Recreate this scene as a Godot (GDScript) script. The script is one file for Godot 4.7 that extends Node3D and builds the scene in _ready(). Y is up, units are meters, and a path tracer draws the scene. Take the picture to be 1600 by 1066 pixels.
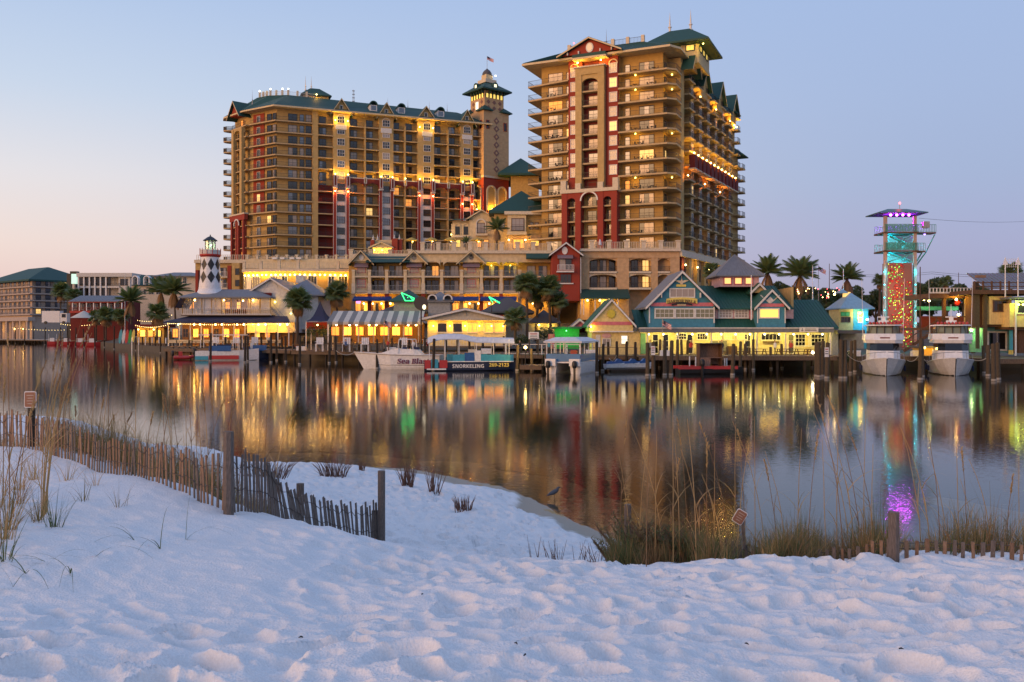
extends Node3D
# Harbour at dusk seen from a white sand dune. Water level is y = 0, the eye stands 4.4 m above it, -z looks across the harbour.
const FOCAL := 1400.0
const HORIZON := 520.0
const EYE := 4.4
var fr := Transform3D.IDENTITY      # frame in which the part helpers read coordinates
var M := {}
var cache := {}
var taken := {}
var rng := RandomNumberGenerator.new()
var TX := {}

class MB:
	var v := PackedVector3Array()
	var n := PackedVector3Array()
	var c := PackedColorArray()
	var col = null
	func pt(a: Vector3, m: Vector3) -> void:
		v.append(a)
		n.append(m)
		if col != null: c.append(col)
	func tri(a: Vector3, b: Vector3, d: Vector3) -> void:
		var m := (b - a).cross(d - a).normalized()
		pt(a, m); pt(d, m); pt(b, m)
	func quad(a: Vector3, b: Vector3, d: Vector3, e: Vector3) -> void:
		tri(a, b, d)
		tri(a, d, e)
	func quadn(a: Vector3, b: Vector3, d: Vector3, e: Vector3, na: Vector3, nb: Vector3, nd: Vector3, ne: Vector3) -> void:
		pt(a, na); pt(d, nd); pt(b, nb)
		pt(a, na); pt(e, ne); pt(d, nd)
	func boxt(t: Transform3D, s: Vector3) -> void:
		var h := s * 0.5
		var p := []
		for k in 8:
			p.append(t * Vector3(h.x if k & 1 else -h.x, h.y if k & 2 else -h.y, h.z if k & 4 else -h.z))
		quad(p[4], p[5], p[7], p[6])
		quad(p[1], p[0], p[2], p[3])
		quad(p[5], p[1], p[3], p[7])
		quad(p[0], p[4], p[6], p[2])
		quad(p[6], p[7], p[3], p[2])
		quad(p[0], p[1], p[5], p[4])
	func box(at: Vector3, s: Vector3) -> void:
		boxt(Transform3D(Basis.IDENTITY, at), s)
	func beam(a: Vector3, b: Vector3, w: float, h := -1.0) -> void:
		var d := b - a
		var y := d.normalized()
		var x := y.cross(Vector3.UP if absf(y.y) < 0.95 else Vector3.BACK).normalized()
		boxt(Transform3D(Basis(x, y, x.cross(y)), (a + b) * 0.5), Vector3(w, d.length(), w if h < 0 else h))
	func prism(poly: PackedVector2Array, z0: float, z1: float) -> void:
		if Geometry2D.is_polygon_clockwise(poly):
			poly.reverse()
		var k := poly.size()
		for i in k:
			var a := poly[i]
			var b := poly[(i + 1) % k]
			quad(Vector3(a.x, a.y, z1), Vector3(a.x, a.y, z0), Vector3(b.x, b.y, z0), Vector3(b.x, b.y, z1))
		var t := Geometry2D.triangulate_polygon(poly)
		for i in range(0, t.size(), 3):
			var a := poly[t[i]]
			var b := poly[t[i + 1]]
			var d := poly[t[i + 2]]
			if (b - a).cross(d - a) < 0:
				var e := b
				b = d
				d = e
			tri(Vector3(a.x, a.y, z1), Vector3(b.x, b.y, z1), Vector3(d.x, d.y, z1))
			tri(Vector3(a.x, a.y, z0), Vector3(d.x, d.y, z0), Vector3(b.x, b.y, z0))
	func slabp(poly: PackedVector2Array, y0: float, y1: float) -> void:   # polygon in x,z extruded upwards
		var q := PackedVector2Array()
		for a in poly: q.append(Vector2(a.x, -a.y))
		var m := MB.new()
		m.prism(q, y0, y1)
		for i in m.v.size():
			var p := m.v[i]
			var w := m.n[i]
			pt(Vector3(p.x, p.z, -p.y), Vector3(w.x, w.z, -w.y))
	func tube(p: Array, r: Array, k := 8, caps := true) -> void:
		var rings := []
		var norm := []
		var side := Vector3.ZERO
		for i in p.size():
			var d: Vector3 = (p[mini(i + 1, p.size() - 1)] - p[maxi(i - 1, 0)]).normalized()
			if side == Vector3.ZERO:
				side = d.cross(Vector3.UP if absf(d.y) < 0.9 else Vector3.RIGHT).normalized()
			side = (side - d * side.dot(d)).normalized()
			var up := side.cross(d)
			var ring := []
			var nn := []
			for j in k:
				var q := side * cos(TAU * j / k) + up * sin(TAU * j / k)
				nn.append(q)
				ring.append(p[i] + q * r[i])
			rings.append(ring)
			norm.append(nn)
		for i in p.size() - 1:
			for j in k:
				var j2 := (j + 1) % k
				quadn(rings[i][j2], rings[i][j], rings[i + 1][j], rings[i + 1][j2], norm[i][j2], norm[i][j], norm[i + 1][j], norm[i + 1][j2])
		if caps:
			var e := p.size() - 1
			for j in k:
				var j2 := (j + 1) % k
				tri(p[0], rings[0][j], rings[0][j2])
				tri(p[e], rings[e][j2], rings[e][j])
	func lathe(prof: Array, k := 16, at := Vector3.ZERO) -> void:   # [[radius, y], ...] from bottom to top
		for i in prof.size() - 1:
			var a = prof[i]
			var b = prof[i + 1]
			var d := Vector2(b[0] - a[0], b[1] - a[1])
			var m := Vector2(d.y, -d.x).normalized()
			for j in k:
				var u := Vector3(cos(TAU * j / k), 0, sin(TAU * j / k))
				var w := Vector3(cos(TAU * (j + 1) / k), 0, sin(TAU * (j + 1) / k))
				var nu := u * m.x + Vector3.UP * m.y
				var nw := w * m.x + Vector3.UP * m.y
				quadn(at + w * a[0] + Vector3.UP * a[1], at + u * a[0] + Vector3.UP * a[1], at + u * b[0] + Vector3.UP * b[1], at + w * b[0] + Vector3.UP * b[1], nw, nu, nu, nw)
	func hip(x0: float, x1: float, z0: float, z1: float, y: float, h: float, inset: float, th := 0.25) -> void:   # hipped roof, ridge along the longer side or a flat top
		var a := Vector3(x0, y, z1)
		var b := Vector3(x1, y, z1)
		var d := Vector3(x1, y, z0)
		var e := Vector3(x0, y, z0)
		var ix := minf(inset, (x1 - x0) / 2 - 0.01)
		var iz := minf(inset, (z1 - z0) / 2 - 0.01)
		var A := Vector3(x0 + ix, y + h, z1 - iz)
		var B := Vector3(x1 - ix, y + h, z1 - iz)
		var D := Vector3(x1 - ix, y + h, z0 + iz)
		var E := Vector3(x0 + ix, y + h, z0 + iz)
		quad(a, b, B, A); quad(b, d, D, B); quad(d, e, E, D); quad(e, a, A, E); quad(A, B, D, E)
		var o := Vector3(0, -th, 0)
		quad(a + o, b + o, b, a); quad(b + o, d + o, d, b); quad(d + o, e + o, e, d); quad(e + o, a + o, a, e); quad(e + o, d + o, b + o, a + o)
	func mesh() -> ArrayMesh:
		var m := ArrayMesh.new()
		if v.is_empty(): return m
		var a := []
		a.resize(Mesh.ARRAY_MAX)
		a[Mesh.ARRAY_VERTEX] = v
		a[Mesh.ARRAY_NORMAL] = n
		if c.size(): a[Mesh.ARRAY_COLOR] = c
		m.add_surface_from_arrays(Mesh.PRIMITIVE_TRIANGLES, a)
		return m

func at(px: float, py: float, d: float) -> Vector3:
	return Vector3((px - 800.0) / FOCAL * d, EYE + (HORIZON - py) / FOCAL * d, -d)
func gx(px: float, d: float) -> float: return (px - 800.0) / FOCAL * d
func gy(py: float, d: float) -> float: return EYE + (HORIZON - py) / FOCAL * d
func V(x, y, z) -> Vector3: return Vector3(x, y, z)
func T(p: Vector3, turn := 0.0) -> Transform3D: return Transform3D(Basis(Vector3.UP, turn), p)
func facing(p: Vector3, q: Vector3) -> Transform3D:   # frame on a wall from p to q, seen left to right; z points out
	var x := (q - p)
	x.y = 0
	x = x.normalized()
	return Transform3D(Basis(x, Vector3.UP, Vector3(-x.z, 0, x.x)), p)
func numbered(called: String) -> String:
	var k: int = taken.get(called, -1) + 1
	taken[called] = k
	return called if k == 0 else "%s_%03d" % [called, k]
func thing(called: String, label: String, category: String, xf := Transform3D.IDENTITY, group := "") -> Node3D:
	var o := Node3D.new()
	o.name = numbered(called)
	add_child(o)
	o.transform = xf
	meta(o, label, category, group)
	return o
func meta(o, label: String, category: String, group := "", kind := ""):
	if label: o.set_meta("label", label)
	if category: o.set_meta("category", category)
	if group: o.set_meta("group", group)
	if kind: o.set_meta("kind", kind)
	return o
func copy(o: Node3D, xf: Transform3D, label := "", group := "") -> Node3D:
	var r: Node3D = o.duplicate()
	r.name = numbered(String(o.name).rstrip("0123456789").rstrip("_") if String(o.name).right(3).is_valid_int() else String(o.name))
	add_child(r)
	r.transform = xf
	if label: r.set_meta("label", label)
	if group: r.set_meta("group", group)
	return r
func put(parent: Node3D, called: String, m, mat, xf := Transform3D.IDENTITY) -> MeshInstance3D:
	var o := MeshInstance3D.new()
	o.mesh = m.mesh() if m is MB else m
	if mat is String: mat = M[mat]
	o.material_override = mat
	if parent == self:
		o.name = numbered(called)
		add_child(o)
		o.transform = fr * xf
	else:
		o.name = called
		parent.add_child(o, true)
		o.transform = parent.global_transform.affine_inverse() * fr * xf
	return o
func lone(called: String, m, mat, label: String, category: String, group := "", kind := "") -> MeshInstance3D:   # a thing that is one mesh; its origin is moved to its base
	if m is MB:
		var lo: Vector3 = m.v[0]
		var hi: Vector3 = m.v[0]
		for p in m.v:
			lo = lo.min(p)
			hi = hi.max(p)
		var base := Vector3((lo.x + hi.x) / 2, lo.y, (lo.z + hi.z) / 2)
		for i in m.v.size(): m.v[i] -= base
		var o := put(self, called, m, mat, T(base))
		return meta(o, label, category, group, kind)
	return meta(put(self, called, m, mat), label, category, group, kind)
func unit() -> ArrayMesh:
	if not cache.has("unit"):
		var m := MB.new()
		m.box(Vector3.ZERO, Vector3.ONE)
		cache["unit"] = m.mesh()
	return cache["unit"]
func bar(parent: Node3D, called: String, mat, c: Vector3, s: Vector3, turn := 0.0) -> MeshInstance3D:
	return put(parent, called, unit(), mat, Transform3D(Basis(Vector3.UP, turn).scaled_local(s), c))
func span(parent: Node3D, called: String, mat, lo: Vector3, hi: Vector3) -> MeshInstance3D:   # box from corner to corner
	return bar(parent, called, mat, (lo + hi) / 2, (hi - lo).abs())
func frame_mesh(w: float, h: float, nx: int, ny: int, b: float, d: float, mid := 0.05) -> ArrayMesh:
	var key := "fr%.2f_%.2f_%d_%d_%.2f_%.2f_%.2f" % [w, h, nx, ny, b, d, mid]
	if not cache.has(key):
		var m := MB.new()
		for s in [-1, 1]:
			m.box(Vector3(s * (w / 2 + b / 2 - 0.01), 0, d / 2 - 0.04), Vector3(b, h + 2 * b, d + 0.02))
			m.box(Vector3(0, s * (h / 2 + b / 2 - 0.01), d / 2 - 0.045), Vector3(w, b, d))
		for i in range(1, nx): m.box(Vector3(w * (float(i) / nx - 0.5), 0, 0.02), Vector3(mid, h, 0.05))
		for j in range(1, ny): m.box(Vector3(0, h * (float(j) / ny - 0.5), 0.018), Vector3(w, mid, 0.04))
		cache[key] = m.mesh()
	return cache[key]
func win(parent: Node3D, w: float, h: float, nx: int, ny: int, xf: Transform3D, glass := "glass", trim := "white_trim", b := 0.1, d := 0.14, mid := 0.05, called := "window") -> MeshInstance3D:   # centre of the opening on the wall plane, z out
	var f := put(parent, called, frame_mesh(w, h, nx, ny, b, d, mid), trim, xf)
	var lit := glass.begins_with("lit")
	if ny > 1 or nx == 1 or lit:
		put(f, "pane", unit(), glass, xf * Transform3D(Basis.from_scale(Vector3(w, h, 0.02)), Vector3(0, 0, 0.012)))
	else:      # sliding panels: each leaf has its own curtain behind it
		for i in nx:
			var r := rng.randf()
			var own: String = glass if r < 0.5 else "glass_dim" if r < 0.85 else "glass_curtain"
			put(f, "pane", unit(), own, xf * Transform3D(Basis.from_scale(Vector3(w / nx, h, 0.02)), Vector3(w * ((i + 0.5) / nx - 0.5), 0, 0.012)))
	return f
func rail_mesh(l: float, h := 1.05, step := 0.24, t := 0.03) -> ArrayMesh:
	var key := "rl%.2f_%.2f_%.2f_%.3f" % [l, h, step, t]
	if not cache.has(key):
		var m := MB.new()
		m.box(Vector3(0, h, 0), Vector3(l, 0.06, 0.06))
		m.box(Vector3(0, 0.12, 0), Vector3(l, 0.04, 0.04))
		var k := int(l / step)
		for i in k + 1:
			m.box(Vector3(l * (float(i) / k - 0.5), h / 2, 0), Vector3(t, h, t))
		cache[key] = m.mesh()
	return cache[key]
func railing(parent: Node3D, a: Vector3, b: Vector3, mat = "rail_dark", h := 1.05, step := 0.24, t := 0.03, called := "railing") -> MeshInstance3D:
	var f := facing(a, b)
	f.origin = (a + b) / 2
	return put(parent, called, rail_mesh(a.distance_to(b), h, step, t), mat, f)
func ball(r: float, k := 8) -> ArrayMesh:
	var key := "ball%.3f_%d" % [r, k]
	if not cache.has(key):
		var m := MB.new()
		var prof := []
		for i in k / 2 + 1:
			prof.append([maxf(0.0005, r * sin(PI * i / (k / 2))), -r * cos(PI * i / (k / 2))])
		m.lathe(prof, k)
		cache[key] = m.mesh()
	return cache[key]
func lamp(parent: Node3D, p: Vector3, mat: String, tint: Color, energy: float, r := 0.14, called := "lamp") -> MeshInstance3D:   # glowing globe with a light of its size inside
	if r > 0.24: energy *= 0.25
	r = minf(r, 0.17)      # a globe this small lets its own light out
	var o := put(parent, called, ball(r), mat, T(p))
	if energy > 0:
		var l := OmniLight3D.new()
		l.name = "glow"
		l.light_color = tint
		l.light_energy = energy
		l.omni_range = 40.0
		l.omni_attenuation = 2.0
		l.light_size = r * 0.9
		l.shadow_enabled = true
		o.add_child(l, true)
	return o
func text(parent: Node3D, called: String, words: String, height: float, mat, xf: Transform3D, font := "Droid Serif", depth := 0.05, bold := true, italic := false) -> MeshInstance3D:
	var t := TextMesh.new()
	var f := SystemFont.new()
	f.font_names = PackedStringArray([font])
	f.font_weight = 700 if bold else 400
	f.font_italic = italic
	t.font = f
	t.font_size = 64
	t.pixel_size = height / 46.0
	t.depth = depth
	t.text = words
	return put(parent, called, t, mat, xf)

func _ready() -> void:
	rng.seed = 4711
	# ---- camera: level, lens shifted so that the horizon lies a little above the middle
	var cam := Camera3D.new()
	cam.name = "camera"
	add_child(cam)
	cam.position = Vector3(0, EYE, 0)
	cam.set_frustum(0.1 * 1066.0 / FOCAL, Vector2(0, -13.0 / FOCAL * 0.1), 0.1, 6000.0)
	cam.current = true
	# ---- dusk sky
	var env := Environment.new()
	env.background_mode = Environment.BG_SKY
	env.sky = Sky.new()
	env.sky.sky_material = dusk_sky()
	env.background_energy_multiplier = 1.0
	env.tonemap_mode = Environment.TONE_MAPPER_LINEAR
	env.tonemap_exposure = 1.06
	env.sdfgi_enabled = true
	env.ssao_enabled = true
	env.ssil_enabled = true
	var we := WorldEnvironment.new()
	we.name = "environment"
	we.environment = env
	add_child(we)
	# ---- the glow of the sun that has just set, behind the camera on the left
	var sun := DirectionalLight3D.new()
	sun.name = "sunset_glow"
	sun.light_color = Color(1.0, 0.73, 0.44)
	sun.light_energy = 0.9
	sun.light_angular_distance = 40.0
	sun.shadow_enabled = true
	add_child(sun)
	sun.look_at_from_position(Vector3(-0.80, 0.10, 0.60), Vector3.ZERO)
	make_textures()
	make_materials()
	# ---- setting
	sand()
	harbour_water()
	far_ground()
	# ---- buildings
	left_tower()
	right_tower()
	bell_tower()
	podium()
	lighthouse()
	restaurants()
	harbor_walk()
	right_side()
	far_left()
	# ---- docks, boats, plants, small things
	docks()
	boats()
	far_trees()
	small_things()
	fences()
	dune_plants()

func dusk_sky() -> PanoramaSkyMaterial:
	var w := 512
	var h := 256
	var im := Image.create(w, h, false, Image.FORMAT_RGBF)
	# colours by elevation: towards the sunset side and away from it
	var el := [0.0, 2.5, 5.0, 9.0, 14.0, 21.0, 40.0, 90.0]
	var warm := [Color(0.64, 0.43, 0.43), Color(0.79, 0.58, 0.54), Color(0.84, 0.69, 0.63), Color(0.76, 0.73, 0.75), Color(0.56, 0.65, 0.79), Color(0.40, 0.53, 0.77), Color(0.36, 0.48, 0.77), Color(0.31, 0.43, 0.74)]
	var cool := [Color(0.32, 0.31, 0.43), Color(0.36, 0.36, 0.51), Color(0.38, 0.40, 0.59), Color(0.36, 0.44, 0.64), Color(0.365, 0.465, 0.69), Color(0.355, 0.475, 0.73), Color(0.33, 0.45, 0.75), Color(0.30, 0.43, 0.74)]
	for y in h:
		var e := 90.0 - (y + 0.5) / h * 180.0
		var k := 0
		while k < 6 and e > el[k + 1]: k += 1
		var t := clampf((e - el[k]) / (el[k + 1] - el[k]), 0, 1)
		var cw: Color = warm[k].lerp(warm[k + 1], t)
		var cc: Color = cool[k].lerp(cool[k + 1], t)
		for x in w:
			var az := wrapf((x + 0.5) / w * 360.0, -180, 180)      # 0 straight ahead, positive to the right
			var off := absf(wrapf(az + 115.0, -180, 180))  # the sun went down behind the left shoulder
			var f := smoothstep(0.0, 1.0, clampf((145.0 - off) / 65.0, 0, 1))
			im.set_pixel(x, y, cc.lerp(cw, f))
	var p := PanoramaSkyMaterial.new()
	p.panorama = ImageTexture.create_from_image(im)
	return p

func noise_tex(freq: float, lo: float, hi: float, size := 512, normal := 0.0, type := FastNoiseLite.TYPE_SIMPLEX_SMOOTH, oct := 4) -> NoiseTexture2D:
	var f := FastNoiseLite.new()
	f.noise_type = type
	f.frequency = freq
	f.fractal_octaves = oct
	f.seed = 7 + int(freq * 1000)
	var t := NoiseTexture2D.new()
	t.width = size
	t.height = size
	t.seamless = true
	t.noise = f
	if normal > 0:
		t.as_normal_map = true
		t.bump_strength = normal
	else:
		var g := Gradient.new()
		g.set_color(0, Color(lo, lo, lo))
		g.set_color(1, Color(hi, hi, hi))
		t.color_ramp = g
	return t

func make_textures() -> void:
	TX["mottle"] = noise_tex(0.016, 0.86, 1.0)
	TX["speck"] = noise_tex(0.18, 0.86, 1.0, 512, 0.0, FastNoiseLite.TYPE_VALUE, 3)
	TX["bump"] = noise_tex(0.10, 0, 1, 512, 3.0)
	TX["grains"] = noise_tex(0.20, 0, 1, 512, 6.0, FastNoiseLite.TYPE_VALUE, 3)
	TX["sand"] = noise_tex(0.16, 0.84, 1.0, 1024, 0.0, FastNoiseLite.TYPE_VALUE, 5)
	TX["rough"] = noise_tex(0.02, 0.55, 1.0)
	var im := Image.create(256, 256, false, Image.FORMAT_RGB8)
	var f := FastNoiseLite.new()
	f.frequency = 0.06
	f.fractal_octaves = 3
	for y in 256:
		for x in 256:
			var g := 0.80 + 0.28 * f.get_noise_2d(x * 3.2, y * 0.22) + 0.12 * f.get_noise_2d(x * 11.0, y * 0.5 + 90)
			im.set_pixel(x, y, Color(g, g * 0.985, g * 0.97))
	TX["wood"] = ImageTexture.create_from_image(im)

func lin(r: float, g: float, b: float) -> Color: return Color(r, g, b).linear_to_srgb()
func mat(called: String, r: float, g: float, b: float, rough := 0.85, tex := "mottle", scale := 0.25, bump := 0.0, metal := 0.0) -> StandardMaterial3D:
	var m := StandardMaterial3D.new()
	m.resource_name = called
	m.albedo_color = lin(r, g, b)
	m.roughness = rough
	m.metallic = metal
	if tex:
		m.albedo_texture = TX[tex]
		m.uv1_triplanar = true
		m.uv1_world_triplanar = true
		m.uv1_scale = Vector3.ONE * scale
		if bump > 0:
			m.normal_enabled = true
			m.normal_texture = TX["bump"]
			m.normal_scale = bump
	M[called] = m
	return m
func glow(called: String, r: float, g: float, b: float, e: float) -> void:
	var m := mat(called, minf(r, 1), minf(g, 1), minf(b, 1), 0.6, "")
	m.emission_enabled = true
	m.emission = lin(r, g, b)
	m.emission_energy_multiplier = e
func pane(called: String, r: float, g: float, b: float, metal := 0.8, rough := 0.04) -> void:
	mat(called, r, g, b, rough, "", 1.0, 0.0, metal)

func make_materials() -> void:
	mat("tan_stucco", 0.50, 0.345, 0.135, 0.9, "mottle", 0.12, 0.2)
	mat("gold_stucco", 0.48, 0.30, 0.09, 0.9, "mottle", 0.12, 0.2)
	mat("peach_stucco", 0.54, 0.355, 0.185, 0.9, "mottle", 0.12, 0.2)
	mat("cream_stucco", 0.66, 0.53, 0.32, 0.9, "mottle", 0.12, 0.2)
	mat("slab", 0.52, 0.38, 0.20, 0.9, "mottle", 0.2)
	mat("brick_red", 0.30, 0.042, 0.022, 0.9, "speck", 0.5, 0.2)
	mat("dark_red", 0.17, 0.022, 0.016, 0.9, "mottle", 0.2)
	mat("white_wall", 0.62, 0.60, 0.56, 0.85, "mottle", 0.2)
	mat("white_trim", 0.70, 0.68, 0.64, 0.6, "mottle", 0.3)
	mat("stone_trim", 0.64, 0.55, 0.40, 0.8, "mottle", 0.2)
	mat("white_paint", 0.78, 0.78, 0.78, 0.45, "mottle", 0.3)
	mat("green_roof", 0.009, 0.062, 0.052, 0.7, "mottle", 0.15)
	mat("dark_green", 0.012, 0.06, 0.045, 0.6, "mottle", 0.2)
	mat("grey_roof", 0.17, 0.18, 0.20, 0.6, "mottle", 0.2)
	mat("shingle", 0.085, 0.085, 0.095, 0.85, "speck", 0.6)
	mat("rail_dark", 0.016, 0.014, 0.014, 0.5, "")
	mat("dark_frame", 0.030, 0.024, 0.022, 0.5, "")
	mat("brown_frame", 0.10, 0.05, 0.03, 0.6, "")
	pane("glass", 0.13, 0.14, 0.17)
	pane("glass_dim", 0.05, 0.055, 0.065)
	pane("glass_curtain", 0.30, 0.26, 0.24, 0.14, 0.12)
	pane("glass_black", 0.012, 0.013, 0.016, 0.0, 0.04)
	glow("lit_window", 1.0, 0.62, 0.20, 0.95)
	glow("lit_yellow", 1.0, 0.68, 0.14, 0.9)
	glow("lit_orange", 1.0, 0.40, 0.08, 0.8)
	glow("lit_white", 1.0, 0.92, 0.62, 1.2)
	glow("bulb_warm", 1.0, 0.68, 0.22, 18.0)
	glow("bulb_yellow", 1.0, 0.80, 0.18, 7.0)
	glow("bulb_white", 1.0, 0.93, 0.75, 14.0)
	glow("bulb_red", 1.0, 0.10, 0.12, 6.0)
	glow("bulb_string", 1.0, 0.68, 0.24, 7.0)
	glow("neon_green", 0.04, 1.0, 0.22, 3.0)
	glow("neon_cyan", 0.02, 0.70, 0.85, 1.4)
	glow("neon_pink", 1.0, 0.25, 0.85, 2.0)
	glow("violet_light", 0.80, 0.10, 0.95, 40.0)
	mat("blue_awning", 0.012, 0.045, 0.22, 0.8)
	mat("navy_canvas", 0.012, 0.020, 0.065, 0.85)
	mat("mauve_awning", 0.22, 0.15, 0.17, 0.85)
	mat("teal_clapboard", 0.05, 0.22, 0.31, 0.75)
	mat("yellow_clapboard", 0.74, 0.58, 0.24, 0.75)
	mat("pale_yellow", 0.74, 0.66, 0.36, 0.75)
	mat("pink_paint", 0.62, 0.17, 0.20, 0.75)
	mat("pale_pink", 0.64, 0.38, 0.38, 0.75)
	mat("grey_clapboard", 0.30, 0.32, 0.33, 0.8)
	mat("red_paint", 0.42, 0.025, 0.018, 0.6)
	mat("black_paint", 0.012, 0.012, 0.014, 0.5)
	mat("green_paint", 0.02, 0.30, 0.07, 0.6)
	mat("boat_white", 0.74, 0.75, 0.76, 0.25, "mottle", 0.3)
	mat("boat_blue", 0.02, 0.10, 0.30, 0.3, "mottle", 0.3)
	mat("boat_cyan", 0.05, 0.33, 0.45, 0.35, "mottle", 0.3)
	mat("boat_navy", 0.014, 0.022, 0.06, 0.3, "mottle", 0.3)
	mat("boat_red", 0.45, 0.03, 0.03, 0.35, "mottle", 0.3)
	mat("canvas_white", 0.62, 0.63, 0.66, 0.8)
	mat("canvas_grey", 0.20, 0.20, 0.19, 0.85)
	mat("canvas_cream", 0.60, 0.56, 0.47, 0.85)
	mat("rubber", 0.012, 0.012, 0.013, 0.5, "")
	mat("pile_wood", 0.115, 0.088, 0.055, 0.9, "wood", 0.7)
	mat("pile_dark", 0.05, 0.038, 0.026, 0.9, "wood", 0.7)
	mat("pile_wrap", 0.24, 0.10, 0.045, 0.85, "wood", 0.7)
	mat("deck_wood", 0.20, 0.145, 0.10, 0.9, "wood", 0.5)
	mat("brown_wood", 0.16, 0.085, 0.045, 0.85, "wood", 0.5)
	mat("old_wood", 0.20, 0.165, 0.145, 0.95, "wood", 2.5, 0.5)
	mat("slat_wood", 0.36, 0.235, 0.155, 0.95, "wood", 3.0, 0.5)
	mat("slat_grey", 0.21, 0.175, 0.155, 0.95, "wood", 3.0, 0.5)
	mat("slat_brown", 0.27, 0.17, 0.11, 0.95, "wood", 3.0, 0.5)
	mat("wire", 0.05, 0.035, 0.03, 0.7, "")
	mat("metal_grey", 0.30, 0.31, 0.33, 0.4, "mottle", 0.3, 0.0, 0.6)
	mat("palm_trunk", 0.13, 0.095, 0.065, 0.95, "wood", 1.0, 0.6)
	var lf := mat("palm_leaf", 0.065, 0.092, 0.026, 0.6, "")
	lf.backlight_enabled = true
	lf.backlight = lin(0.10, 0.14, 0.04)
	lf = mat("leaf", 0.035, 0.055, 0.020, 0.7, "")
	lf.backlight_enabled = true
	lf.backlight = lin(0.06, 0.09, 0.03)
	for a in [["straw", 0.36, 0.24, 0.10], ["straw_brown", 0.20, 0.115, 0.05], ["grass_olive", 0.135, 0.105, 0.035], ["grass_green", 0.055, 0.080, 0.022], ["twig", 0.13, 0.065, 0.042]]:
		lf = mat(a[0], a[1], a[2], a[3], 0.8, "")
		lf.backlight_enabled = true
		lf.backlight = lin(a[1] * 0.6, a[2] * 0.6, a[3] * 0.6)
	mat("earth", 0.10, 0.085, 0.06, 0.95, "mottle", 0.05)
	mat("concrete", 0.33, 0.31, 0.28, 0.9, "mottle", 0.2)
	glow("bulb_lantern", 0.75, 1.0, 0.62, 6.0)
	var lg := mat("lantern_glass", 0.6, 0.75, 0.7, 0.05, "")
	lg.transparency = BaseMaterial3D.TRANSPARENCY_ALPHA
	lg.albedo_color.a = 0.25
	var cv := mat("clear_vinyl", 0.75, 0.72, 0.70, 0.12, "")
	cv.transparency = BaseMaterial3D.TRANSPARENCY_ALPHA
	cv.albedo_color.a = 0.18
	mat("emblem_yellow", 0.62, 0.52, 0.05, 0.6)
	mat("sign_yellow", 0.74, 0.60, 0.13, 0.6)
	mat("teal_pale", 0.14, 0.36, 0.36, 0.7)
	mat("green_panel", 0.06, 0.42, 0.17, 0.6)
	mat("cyan_paint", 0.06, 0.36, 0.46, 0.6)
	mat("blue_roof", 0.20, 0.36, 0.50, 0.5)
	mat("climb_brick", 0.24, 0.13, 0.105, 0.9, "speck", 0.8)
	mat("hold_red", 0.50, 0.03, 0.03, 0.5)
	mat("teal_metal", 0.05, 0.14, 0.16, 0.5)
	mat("tower_post", 0.42, 0.30, 0.24, 0.8)
	mat("tower_green", 0.10, 0.34, 0.28, 0.6)
	mat("shore_wall", 0.50, 0.38, 0.30, 0.9, "mottle", 0.2)
	mat("shore_slab", 0.46, 0.38, 0.33, 0.9, "mottle", 0.2)
	mat("shore_cream", 0.60, 0.52, 0.42, 0.9, "mottle", 0.2)
	pane("glass_olive", 0.20, 0.20, 0.13, 0.3, 0.1)
	glow("bulb_porch", 1.0, 0.90, 0.45, 8.0)
	glow("bulb_cyan", 0.05, 0.75, 0.95, 5.0)
	glow("bulb_lime", 0.55, 1.0, 0.10, 1.7)
	glow("bulb_green", 0.05, 0.9, 0.10, 1.3)
	glow("bulb_hold", 1.0, 0.3, 0.15, 2.0)
	glow("violet_bulb", 0.45, 0.25, 1.0, 5.0)
	glow("bulb_greenish", 0.85, 1.0, 0.55, 12.0)
	glow("screen_teal", 0.45, 0.72, 0.62, 0.9)
	var gn := mat("green_net", 0.06, 0.30, 0.22, 0.6, "")
	gn.transparency = BaseMaterial3D.TRANSPARENCY_ALPHA
	gn.albedo_color.a = 0.5
	mat("market_green", 0.010, 0.085, 0.055, 0.7, "mottle", 0.15)
	mat("script_red", 0.16, 0.02, 0.08, 0.5)
	mat("boat_blue2", 0.03, 0.17, 0.36, 0.4)
	mat("cabin_pink", 0.36, 0.22, 0.16, 0.8, "wood", 0.5)
	mat("heron_grey", 0.07, 0.085, 0.11, 0.8)
	mat("sign_brown", 0.30, 0.13, 0.075, 0.6, "speck", 4.0)
	mat("sign_dark", 0.045, 0.035, 0.032, 0.6, "")
	mat("umbrella_yellow", 0.55, 0.36, 0.06, 0.8)
	mat("skin", 0.42, 0.24, 0.16, 0.6, "")
	glow("bulb_greenlamp", 0.2, 1.0, 0.35, 4.0)

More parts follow.
